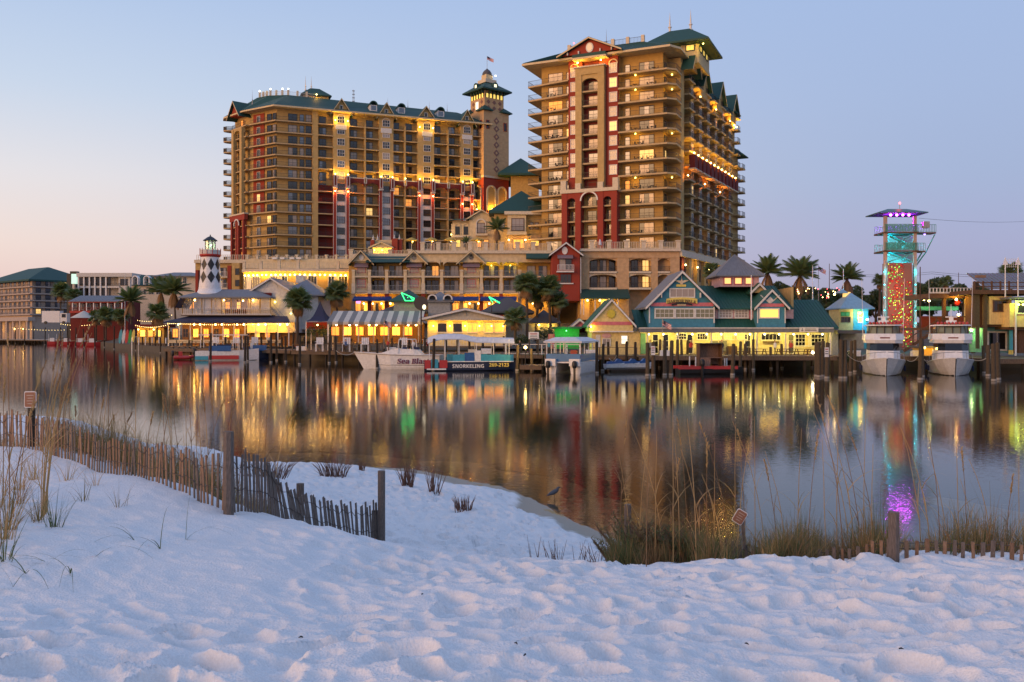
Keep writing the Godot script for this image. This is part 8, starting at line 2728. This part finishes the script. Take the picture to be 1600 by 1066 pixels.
func fences() -> void:
	slat_fence("sand_fence", "weathered slat sand fence crossing the left dune down to the lower beach", [[-60, 14.8, 0.48, 0.0], [39, 13.0, 0.52, 0.0], [112, 12.0, 0.48, 0.03], [157, 11.3, 0.43, 0.0], [214, 10.6, 0.41, 0.02], [281, 9.9, 0.46, 0.0], [330, 9.4, 0.52, 0.0], [358, 9.2, 0.62, 0.0], [384, 9.55, 0.66, -0.04], [418, 10.0, 0.64, -0.10], [449, 10.5, 0.57, -0.34], [480, 10.9, 0.48, -0.30], [515, 11.5, 0.50, -0.22], [556, 12.05, 0.57, -0.14], [594, 12.6, 0.66, -0.03]], 0.066, ["slat_wood", "slat_brown", "slat_grey", "slat_wood"], [[357, 9.12, 0.84, 0.10, "old_wood"], [596, 12.5, 1.10, 0.095, "old_wood"], [586, 12.7, 0.52, 0.09, "old_wood"], [469, 12.0, 0.62, 0.095, "old_wood"], [49, 13.3, 0.72, 0.095, "pile_dark"]])
	slat_fence("sand_fence", "nearly buried slat sand fence along the right dune crest", [[1680, 8.15, 0.16, 0.0], [1600, 8.3, 0.15, 0.0], [1500, 8.45, 0.13, 0.0], [1397, 8.6, 0.13, 0.02], [1330, 8.9, 0.13, 0.0], [1270, 9.2, 0.15, 0.03], [1200, 9.6, 0.22, 0.05], [1150, 9.9, 0.28, 0.10], [1080, 10.4, 0.36, 0.14], [1010, 10.9, 0.42, 0.10], [982, 11.1, 0.42, 0.0]], 0.080, ["slat_wood", "slat_grey", "slat_brown", "slat_grey"], [[1397, 8.5, 0.42, 0.092, "old_wood"], [981, 11.0, 0.74, 0.075, "old_wood"]])
	# warning signs
	var t := thing("warning_sign", "small brown and white warning plate on the left fence post", "sign", T(at(47, 637, 13.2)))
	sign_plate(t, T(at(47, 624.5, 13.18), 0.1), 0.17, 0.24, 0.06)
	t = thing("warning_sign", "brown and white warning plate hanging tilted among the right grass", "sign", T(at(1156, 824, 9.8)))
	sign_plate(t, Transform3D(Basis(Vector3.BACK, -0.55), at(1156, 808, 9.75)), 0.125, 0.155, -0.1)
	var stk := MB.new()
	stk.beam(at(1160, 815, 9.78), at(1163, 858, 9.78), 0.025)
	put(t, "stake", stk, "old_wood")
	# heron standing in the shallows
	var d := 23.6
	var foot := at(866, 790, d)
	foot.y = -0.05
	t = thing("heron", "small grey blue heron standing hunched in the shallow water", "bird", T(foot))
	fr = T(foot, 0.25).scaled_local(Vector3.ONE * 0.8)
	var b := MB.new()
	b.tube([V(-0.26, 0.20, 0), V(-0.16, 0.25, 0), V(-0.04, 0.30, 0), V(0.06, 0.35, 0), V(0.11, 0.40, 0), V(0.12, 0.44, 0), V(0.16, 0.46, 0), V(0.20, 0.455, 0)], [0.008, 0.045, 0.075, 0.07, 0.05, 0.038, 0.032, 0.012], 10)
	put(t, "body", b, "heron_grey")
	var bk := MB.new()
	bk.tube([V(0.19, 0.455, 0), V(0.29, 0.43, 0)], [0.011, 0.003], 6)
	put(t, "bill", bk, "rubber")
	for z in [-0.025, 0.025]:
		var lg := MB.new()
		lg.tube([V(0.0, 0.27, z), V(0.025, 0.13, z), V(0.0, 0.0, z)], [0.009, 0.006, 0.006], 5)
		put(t, "leg", lg, "straw_brown")
	fr = Transform3D.IDENTITY
	# wood chips and shells on the sand
	var g := RandomNumberGenerator.new()
	g.seed = 9
	for i in 6:
		var a = [[1408, 1018], [820, 1028], [806, 1010], [470, 1000], [660, 932], [1167, 1010], [500, 985], [1086, 942], [640, 1005]][i]
		var s: float = (a[1] - HORIZON) / FOCAL
		var dd := 4.0
		for q in 30: dd = (EYE - dune(gx(a[0], dd), dd) + 0.0) / s
		var m := MB.new()
		m.tube([V(-0.012, 0.006, 0), V(0, 0.010, 0.003), V(0.013, 0.005, 0)], [0.003, 0.005, 0.002], 6)
		fr = T(ground(gx(a[0], dd), dd) + V(0, 0.008, 0), i * 1.1)
		lone("driftwood_chip", m, "rubber", "tiny dark driftwood chip on the trodden foreground sand", "chip", "driftwood chips on the sand")
		fr = Transform3D.IDENTITY
func sign_plate(t: Node3D, xf: Transform3D, w: float, h: float, _tilt: float) -> void:
	fr = xf
	var m := MB.new()
	var p := PackedVector2Array()
	for c in [[1, 1], [-1, 1], [-1, -1], [1, -1]]:
		for k in 4:
			var a := atan2(c[1], c[0]) - PI / 4 + k * PI / 6
			p.append(Vector2(c[0] * (w / 2 - 0.02) + cos(a) * 0.02, c[1] * (h / 2 - 0.02) + sin(a) * 0.02))
	m.prism(p, -0.004, 0.0)
	put(t, "rim", m, "white_paint")
	var m2 := MB.new()
	var q := PackedVector2Array()
	for e in p: q.append(e * 0.9)
	m2.prism(q, 0.001, 0.004)
	put(t, "face", m2, "sign_brown")
	for i in 4:
		bar(t, "print_line", "canvas_cream", V(0, h * (0.26 - i * 0.17), 0.006), V(w * (0.55 - 0.14 * (i % 2)), h * 0.03, 0.002))
	fr = Transform3D.IDENTITY

func person(label: String, p: Vector3, turn: float, top: String, legs: String, pose := 0) -> void:
	var t := thing("person", label, "person", T(p, turn))
	fr = t.transform
	var m := MB.new()
	var hip := 0.92 if pose == 0 else 0.5
	for s in [-1.0, 1.0]:
		if pose == 0: m.tube([V(s * 0.10, 0.03, 0.06), V(s * 0.10, 0.06, -0.02), V(s * 0.11, 0.48, 0.02), V(s * 0.10, 0.92, 0)], [0.04, 0.05, 0.065, 0.095], 8)
		else: m.tube([V(s * 0.10, 0.03, 0.5), V(s * 0.11, 0.48, 0.45), V(s * 0.10, 0.52, 0)], [0.045, 0.065, 0.09], 8)
	put(t, "trousers", m, legs)
	var b := MB.new()
	b.tube([V(0, hip - 0.05, 0), V(0, hip + 0.12, 0), V(0, hip + 0.38, 0.01), V(0, hip + 0.52, 0), V(0, hip + 0.60, 0)], [0.15, 0.16, 0.19, 0.17, 0.07], 12)
	for s in [-1.0, 1.0]: b.tube([V(s * 0.17, hip + 0.50, 0), V(s * 0.24, hip + 0.25, 0.02), V(s * 0.20, hip + 0.02, 0.14)], [0.06, 0.05, 0.035], 8)
	put(t, "shirt", b, top)
	var h := MB.new()
	h.tube([V(0, hip + 0.56, 0), V(0, hip + 0.66, 0.0), V(0, hip + 0.72, 0.02), V(0, hip + 0.80, 0.02), V(0, hip + 0.88, 0.0), V(0, hip + 0.91, 0)], [0.055, 0.06, 0.09, 0.10, 0.075, 0.02], 10)
	for s in [-1.0, 1.0]: h.tube([V(s * 0.20, hip + 0.02, 0.14), V(s * 0.19, hip - 0.06, 0.20)], [0.032, 0.025], 6)
	put(t, "skin", h, "skin")
	var hr := MB.new()
	hr.tube([V(0, hip + 0.76, -0.05), V(0, hip + 0.84, -0.035), V(0, hip + 0.93, -0.01)], [0.075, 0.10, 0.05], 9)
	put(t, "hair", hr, "dark_frame")
	fr = Transform3D.IDENTITY

func small_things() -> void:
	# tall white deck chairs on the boardwalk
	var tops := [[336, 150, "first white high deck chair from the lighthouse restaurant corner"], [368, 148, "second white high deck chair before the lighthouse restaurant"], [397, 146, "third white high deck chair before the lighthouse restaurant"], [499, 134, "white high deck chair at the left end of the striped awning"], [541, 132, "white high deck chair left of the speed boat bow"], [570, 130.5, "white high deck chair above the speed boat bow"], [630, 128, "white high deck chair above the speed boat stern"]]
	for a in tops:
		var d: float = a[1]
		var t := thing("high_chair", a[2], "chair", T(V(gx(a[0], d), 1.6, -d)), "white high deck chairs")
		fr = t.transform
		for s in [-1, 1]:
			for z in [-0.35, 0.35]: bar(t, "leg", "white_paint", V(s * 0.5, 0.55, z), V(0.1, 1.1, 0.1))
			bar(t, "armrest", "white_paint", V(s * 0.55, 1.45, 0), V(0.12, 0.06, 0.8))
		bar(t, "seat", "white_paint", V(0, 1.12, 0), V(1.05, 0.08, 0.75))
		for i in 4: bar(t, "back_slat", "white_paint", V(-0.42 + i * 0.28, 1.62, -0.36), V(0.22, 0.95, 0.05))
		fr = Transform3D.IDENTITY
	# round sign on pole
	var d := 126.5
	var t := thing("round_sign", "dark round sign with white mark on a tall black pole", "sign", T(V(gx(658, d), 1.6, -d)))
	var m := MB.new()
	m.tube([V(gx(658, d), 1.6, -d), V(gx(658, d), gy(476, d), -d)], [0.12, 0.10], 8)
	put(t, "pole", m, "rail_dark")
	m = MB.new()
	m.prism(ellipse(0.98, 0.98, 28), -0.08, 0.08)
	put(t, "disc", m, "sign_dark", T(at(658, 474, d) + V(0, 0, 0.15)))
	m = MB.new()
	m.prism(ellipse(0.26, 0.36, 14), 0.0, 0.03)
	put(t, "white_mark", m, "lit_white", T(at(663, 480, d) + V(0, 0, 0.24)))
	# huts
	d = 120.0
	t = house("green_hut", "bright green hut with flat shed roof on the quay", 884, d, 1.6, "hut")
	face(t, "wall", "green_paint", 867, 514, 905, 545, d, 3.5)
	face(t, "roof", "dark_green", 862, 511, 909, 514, d - 0.6, 4.6)
	face(t, "side_door", "pink_paint", 858, 522, 866.5, 545, d + 0.4, 2.4)
	lamp(t, at(885, 517, d - 2.2), "bulb_greenlamp", Color(0.2, 1.0, 0.35), 5.0, 0.09)
	t = house("red_kiosk", "small kiosk with grey roof and red painted gable beside the yellow shop", 903, d + 3, 1.6, "hut")
	d = 123.0
	face(t, "wall", "dark_red", 893, 513, 922, 545, d, 3)
	fgable(t, 896, 916, 501.5, 510, d - 0.4, 3, "pink_paint", 0.3, "grey_roof")
	face(t, "roof", "grey_roof", 886, 510.2, 924, 513, d - 1.0, 5)
	face(t, "blue_front", "grey_clapboard", 900, 520, 922, 545, d - 0.5, 0.4)
	# dark peaked tent beside the awning bar
	d = 141.0
	t = house("peaked_tent", "dark navy peaked tent roof beside the striped awning", 497, d, 1.6, "tent")
	m = MB.new()
	var apex := at(500, 470, d + 2)
	var ring := [at(478, 502, d), at(512, 502, d - 1), at(520, 498, d + 5), at(486, 498, d + 5)]
	for i in 4:
		var a: Vector3 = ring[i]
		var c: Vector3 = ring[(i + 1) % 4]
		for k in 4:
			var u0 := k / 4.0
			var u1 := (k + 1) / 4.0
			var f := func(p: Vector3, u: float) -> Vector3: return V(lerpf(p.x, apex.x, u), lerpf(p.y, apex.y, u * u), lerpf(p.z, apex.z, u))
			m.quad(f.call(a, u0), f.call(c, u0), f.call(c, u1), f.call(a, u1))
	put(t, "canopy", m, "navy_canvas")
	for p in ring: span(t, "pole", "white_trim", V(p.x - 0.06, 1.6, p.z - 0.06), V(p.x + 0.06, p.y, p.z + 0.06))
	face(t, "bar_front", "dark_red", 478, 503.5, 512, 514, d + 4, 0.3)
	lamp(t, at(496, 508, d + 2), "bulb_warm", Color(1, 0.4, 0.15), 3.0, 0.12)
	# umbrellas on the hotel terrace
	for a in [[643, 193, "yellow terrace umbrella nearest the small pavilion"], [674, 190, "yellow terrace umbrella second from the small pavilion"], [703, 190, "yellow terrace umbrella left of the arched villa"], [746, 192, "yellow terrace umbrella before the arched villa"]]:
		d = a[1]
		var foot := V(gx(a[0], d), gy(391, d), -d)
		t = thing("terrace_umbrella", a[2], "umbrella", T(foot), "yellow terrace umbrellas")
		fr = t.transform
		m = MB.new()
		m.lathe([[0.02, 2.0], [1.55, 2.05], [1.5, 2.12], [0.7, 2.5], [0.05, 2.75]], 8)
		put(t, "canopy", m, "umbrella_yellow")
		bar(t, "pole", "white_trim", V(0, 1.05, 0), V(0.07, 2.1, 0.07))
		lamp(t, V(0.3, 1.8, 0.4), "bulb_warm", WARM, 1.6, 0.08)
		fr = Transform3D.IDENTITY
	# folded pale parasol on the podium terrace
	d = 177.0
	t = thing("folded_parasol", "pale blue folded parasol on the balustraded terrace", "umbrella", T(V(gx(938, d), gy(388, d), -d - 0.6)))
	fr = t.transform
	m = MB.new()
	m.lathe([[0.03, 0], [0.05, 0.6], [0.34, 0.7], [0.25, 1.3], [0.12, 1.75], [0.02, 1.85]], 9)
	put(t, "canopy", m, "canvas_white")
	fr = Transform3D.IDENTITY
	# picnic tables on the deck
	for a in [[1157, 110, "picnic table beside the brown piles, leftmost on the deck"], [1187, 110, "picnic table under the order window"], [1224, 110, "picnic table right of the order window"], [1252, 110, "picnic table nearest the shop sign"], [1272, 109, "picnic table at the bright lamp end of the deck"]]:
		d = a[1]
		t = thing("picnic_table", a[2], "picnic table", T(V(gx(a[0], d), 1.65, -d), 0.1), "picnic tables on the deck")
		fr = t.transform
		for i in 3: bar(t, "top_plank", "brown_wood", V(0, 0.75, -0.26 + i * 0.26), V(1.8, 0.05, 0.24))
		for z in [-0.68, 0.68]: bar(t, "bench", "brown_wood", V(0, 0.45, z), V(1.8, 0.05, 0.26))
		for x in [-0.6, 0.6]:
			m = MB.new()
			m.beam(V(x, 0, 0.72), V(x, 0.74, 0.25), 0.09)
			m.beam(V(x, 0, -0.72), V(x, 0.74, -0.25), 0.09)
			m.beam(V(x, 0.42, -0.8), V(x, 0.42, 0.8), 0.08)
			put(t, "trestle", m, "brown_wood")
		fr = Transform3D.IDENTITY
	# street lamps and dock lamps
	for a in [[1270, 551, 105.5, "dazzling dock lamp at the end of the picnic deck", "bulb_white", 10.0, 0.17], [821, 543, 101, "yellow dock lamp on the small float left of the catamaran", "bulb_warm", 10.0, 0.2], [1355, 499.5, 116, "warm street lamp before the blue roofed kiosk", "bulb_white", 3.0, 0.13], [1515, 470, 130, "lamp on a post behind the covered gallery", "bulb_warm", 3.0, 0.15], [912, 559, 111, "small pale lamp low on the quay before the yellow shop", "bulb_white", 1.0, 0.08]]:
		d = a[2]
		var q := at(a[0], a[1], d)
		t = thing("dock_lamp", a[3], "lamp", T(V(q.x, 1.0, q.z)), "dock lamps")
		m = MB.new()
		m.tube([V(q.x, 0.6, q.z), V(q.x, q.y - a[6] * 0.8, q.z)], [0.06, 0.05], 6)
		put(t, "post", m, "rail_dark")
		lamp(t, q, a[4], Color(1, 0.8, 0.42), a[5], a[6])
	# notice signs on piles
	for a in [[1020.5, 541, 555, 90.2, "white notice plate on a pile before the teal hall"], [1292, 543, 558, 85.2, "white notice plate on a pile at the picnic deck end"], [834, 519, 530, 112, "white double notice board above the small float"]]:
		d = a[3]
		t = thing("notice_plate", a[4], "sign", T(at(a[0], a[2], d)), "notice plates")
		var w := 3.2 if a[0] > 900 else 8.0
		face(t, "plate", "white_paint", a[0] - w, a[1], a[0] + w, a[2], d, 0.04)
		for i in 3: face(t, "print_line", "boat_red" if i == 0 else "grey_roof", a[0] - w * 0.7, a[1] + 2.2 + i * 3.4, a[0] + w * 0.7, a[1] + 3.6 + i * 3.4, d - 0.02, 0.01)
		if a[0] < 900:
			for x in [-7.0, 7.0]: face(t, "post", "pile_wood", a[0] + x - 1, a[2], a[0] + x + 1, 556, d + 0.1, 0.2)
	# flags on poles
	for a in [[600, 500, 545, 127, 1.0, "small striped flag on a pole before the awning bar"], [1035, 500, 548, 111.5, 1.1, "striped flag hanging before the teal hall"], [1279, 416, 505, 150, 1.2, "flag beside the palms behind the market roof"]]:
		d = a[3]
		var q := at(a[0], a[1], d)
		t = thing("flag_on_pole", a[5], "flag", T(V(q.x, gy(a[2], d), q.z)), "flags on poles")
		m = MB.new()
		m.tube([V(q.x, gy(a[2], d), q.z), V(q.x, q.y + 0.2, q.z)], [0.05, 0.035], 6)
		put(t, "pole", m, "metal_grey")
		flag(t, q, a[4], a[4] * 0.62, -0.7)
	# bare masts
	for a in [[1174, 430, 500, 109, "white flag mast before the market hall"], [1270, 415, 500, 140, "pale mast right of the largest date palm"], [1318, 420, 500, 140, "pale mast beside the kiosk"], [1438, 417, 560, 96, "thin brown mast beside the climbing tower"], [195, 427, 520, 250, "white mast before the white column building"], [1296, 412, 500, 170, "utility pole between the date palms"], [1498, 426, 490, 190, "utility pole above the covered gallery"]]:
		d = a[3]
		m = MB.new()
		m.tube([at(a[0], a[2], d), at(a[0], a[1], d)], [0.09, 0.05], 6)
		lone("mast", m, "white_paint" if not "brown" in a[4] and not "utility" in a[4] else "brown_wood", a[4], "mast", "bare masts")
	# power line
	var wire := MB.new()
	for k in 2:
		var prev := at(1296, 425 + k * 3, 172)
		for i in 16:
			var nx := at(1296 + (i + 1) * 20, 425 + k * 3 + (5.0 * sin(PI * ((i + 1) % 8) / 8.0)), 172 + i)
			wire.beam(prev, nx, 0.05)
			prev = nx
	lone("power_line", wire, "rail_dark", "pair of power wires above the dark trees on the right", "cable")
	# coloured fairy lights in the trees
	var gl := RandomNumberGenerator.new()
	gl.seed = 12
	var fl := thing("fairy_lights", "scattered warm fairy lights in the dark trees behind the market roof", "lights", T(at(1290, 470, 150)))
	for i in 26:
		var q := at(gl.randf_range(1245, 1312), gl.randf_range(450, 466), gl.randf_range(139, 148))
		put(fl, "bulb", ball(0.05 + 0.06 * gl.randf(), 6), ["bulb_warm", "bulb_red", "bulb_string"][i % 3], T(q))
	lamp(fl, at(1304, 460, 142), "bulb_warm", Color(1, 0.5, 0.12), 6.0, 0.3)
	# people
	person("person in dark red standing left of the cream restaurant", V(gx(668, 131), 1.6, -131), 0.3, "dark_red", "rail_dark")
	person("person in orange at the porch of the market hall", V(gx(1080, 113.5), 1.65, -113.5), 0.0, "hold_red", "boat_navy")
	person("person in white walking on the picnic deck", V(gx(1211, 110.5), 1.65, -110.5), 1.2, "white_paint", "boat_navy")
	person("person in a dark jacket under the striped awning", V(gx(575, 136), 1.6, -136), 0.4, "navy_canvas", "rail_dark")
	person("person in a red shirt under the striped awning", V(gx(606, 136), 1.6, -136), -0.4, "hold_red", "rail_dark")
	person("person in a grey shirt on the lighthouse restaurant porch", V(gx(352, 158), 2.1, -158), 0.2, "grey_clapboard", "rail_dark")
	person("person in a pale shirt on the lighthouse restaurant porch", V(gx(420, 158), 2.1, -158), -0.2, "canvas_cream", "boat_navy")
	var nth := ["first", "second", "third", "fourth", "fifth", "sixth", "seventh", "eighth"]
	# dining tables under the awnings
	for row in [[516, 646, 7, 134.5, 1.6, "dining table from the left under the striped awning"], [275, 440, 8, 156.5, 2.1, "dining table from the left on the lighthouse restaurant porch"]]:
		for i in row[2]:
			var dd: float = row[3]
			var o := thing("dining_table", "%s %s" % [nth[i], row[5]], "table", T(V(gx(lerpf(row[0], row[1], (i + 0.5) / row[2]), dd), row[4], -dd)), "dining tables on the porches")
			fr = o.transform
			bar(o, "table_top", "brown_wood", V(0, 0.74, 0), V(1.1, 0.05, 0.8))
			bar(o, "pedestal", "rail_dark", V(0, 0.36, 0), V(0.1, 0.72, 0.1))
			for s in [-1, 1]:
				bar(o, "chair_seat", "dark_frame", V(s * 0.85, 0.45, 0), V(0.42, 0.05, 0.42))
				bar(o, "chair_back", "dark_frame", V(s * 1.05, 0.75, 0), V(0.05, 0.6, 0.42))
				for z in [-0.18, 0.18]: bar(o, "chair_leg", "dark_frame", V(s * 0.85, 0.22, z), V(0.34, 0.44, 0.04))
			fr = Transform3D.IDENTITY
	# white dock boxes and bins on the walks
	for a in [[470, 137.5, "white dock box left of the striped awning"], [612, 128.5, "white dock box above the speed boat cockpit"], [760, 118, "white dock box above the snorkel boat stern"], [924, 109.5, "white dock box beside the catamaran canopy"], [1040, 106.5, "white dock box behind the tall brown piles"], [1335, 105.5, "white dock box left of the fishing boats"], [1433, 105.5, "white dock box between the fishing boats"]]:
		var dd: float = a[1]
		var o := thing("dock_box", a[2], "box", T(V(gx(a[0], dd), 1.62, -dd)), "dock boxes")
		fr = o.transform
		bar(o, "body", "white_paint", V(0, 0.28, 0), V(1.3, 0.54, 0.6))
		var lid := MB.new()
		lid.prism(PackedVector2Array([Vector2(-0.34, 0.55), Vector2(0.34, 0.55), Vector2(0.30, 0.62), Vector2(-0.30, 0.70)]), -0.68, 0.68)
		put(o, "lid", lid, "boat_white", T(Vector3.ZERO, PI / 2))
		fr = Transform3D.IDENTITY
	# mooring ropes
	for a in [[1354, 563, 1322, 552, 94, "rope from the left fishing boat to the pile cluster"], [1418, 563, 1438, 552, 94, "rope from the left fishing boat to the pile between the boats"], [1450, 563, 1440, 550, 94, "rope from the right fishing boat to the pile between the boats"], [1520, 562, 1553, 550, 93, "sagging rope from the right fishing boat to the right edge dock"], [553, 551, 525, 548, 112, "rope from the speed boat bow to a dark pile"], [952, 560, 963, 556, 100, "rope from the catamaran to the dark pile beside it"]]:
		var p0 := at(a[0], a[1], a[4])
		var p1 := at(a[2], a[3], a[4] - 1.0)
		var pts := []
		var rr := []
		for i in 9:
			var u := i / 8.0
			pts.append(p0.lerp(p1, u) - V(0, 1.2 * u * (1 - u) * 1.4, 0))
			rr.append(0.03)
		var rp := MB.new()
		rp.tube(pts, rr, 5)
		lone("mooring_rope", rp, "canvas_cream", a[5], "rope", "mooring ropes")
	# more visitors along the water
	var who := [["blue shirt standing at the rail below the striped awning", 540, 131.5, 1.6, "boat_blue", "dark_frame"], ["white shirt standing at the rail below the striped awning", 646, 127, 1.6, "white_paint", "boat_navy"], ["black jacket leaning at the rail above the snorkel boat", 812, 115.5, 1.6, "rubber", "boat_navy"], ["teal shirt on the walk beside the green hut", 858, 113, 1.6, "cyan_paint", "dark_frame"], ["red shirt on the deck right of the order window", 1236, 112, 1.65, "boat_red", "boat_navy"], ["dark shirt reading the notice boards on the market porch", 1128, 113.2, 1.65, "navy_canvas", "canvas_grey"], ["grey shirt on the porch before the teal door", 1016, 113.2, 1.65, "grey_clapboard", "dark_frame"], ["yellow shirt on the lighthouse restaurant porch", 300, 157.5, 2.1, "sign_yellow", "dark_frame"], ["dark blue shirt on the lighthouse restaurant porch", 388, 157.5, 2.1, "boat_navy", "canvas_grey"], ["white shirt on the walk at the foot of the cream restaurant", 716, 128, 1.6, "canvas_white", "dark_frame"]]
	for a in who: person("person in a " + a[0], V(gx(a[1], a[2]), a[3], -a[2]), rng.randf_range(-1.5, 1.5), a[4], a[5])
	# boards standing at the left quay
	for i in 5:
		var bd := MB.new()
		bd.prism(ellipse(0.42, 1.9, 14), -0.05, 0.05)
		var p := at([188, 193, 198, 203, 208][i], 515, 236)
		fr = Transform3D(Basis(Vector3.BACK, -0.12), V(p.x, 3.4, p.z))
		lone("paddle_board", bd, ["cyan_paint", "canvas_white", "hold_red", "green_paint", "sign_yellow"][i], ["pale blue", "white", "red", "green", "yellow"][i] + " paddle board standing upright on the left quay", "board", "paddle boards on the left quay")
		fr = Transform3D.IDENTITY
	var hutt := house("beach_hut", "small lit orange beach hut behind the white posted pier", 228, 222, 1.6, "hut")
	face(hutt, "wall", "gold_stucco", 214, 512, 256, 540, 222, 4)
	face(hutt, "roof", "dark_red", 210, 507, 260, 512, 221, 6)
	for x in [219, 231, 243]: fwin(hutt, x, 516, x + 8, 526, 221.98, 1, 1, "lit_yellow" if x != 231 else "lit_orange", "brown_frame")
	for x in [216, 240]: lamp(hutt, at(x, 515, 221), "bulb_warm", WARM, 5.0, 0.16)
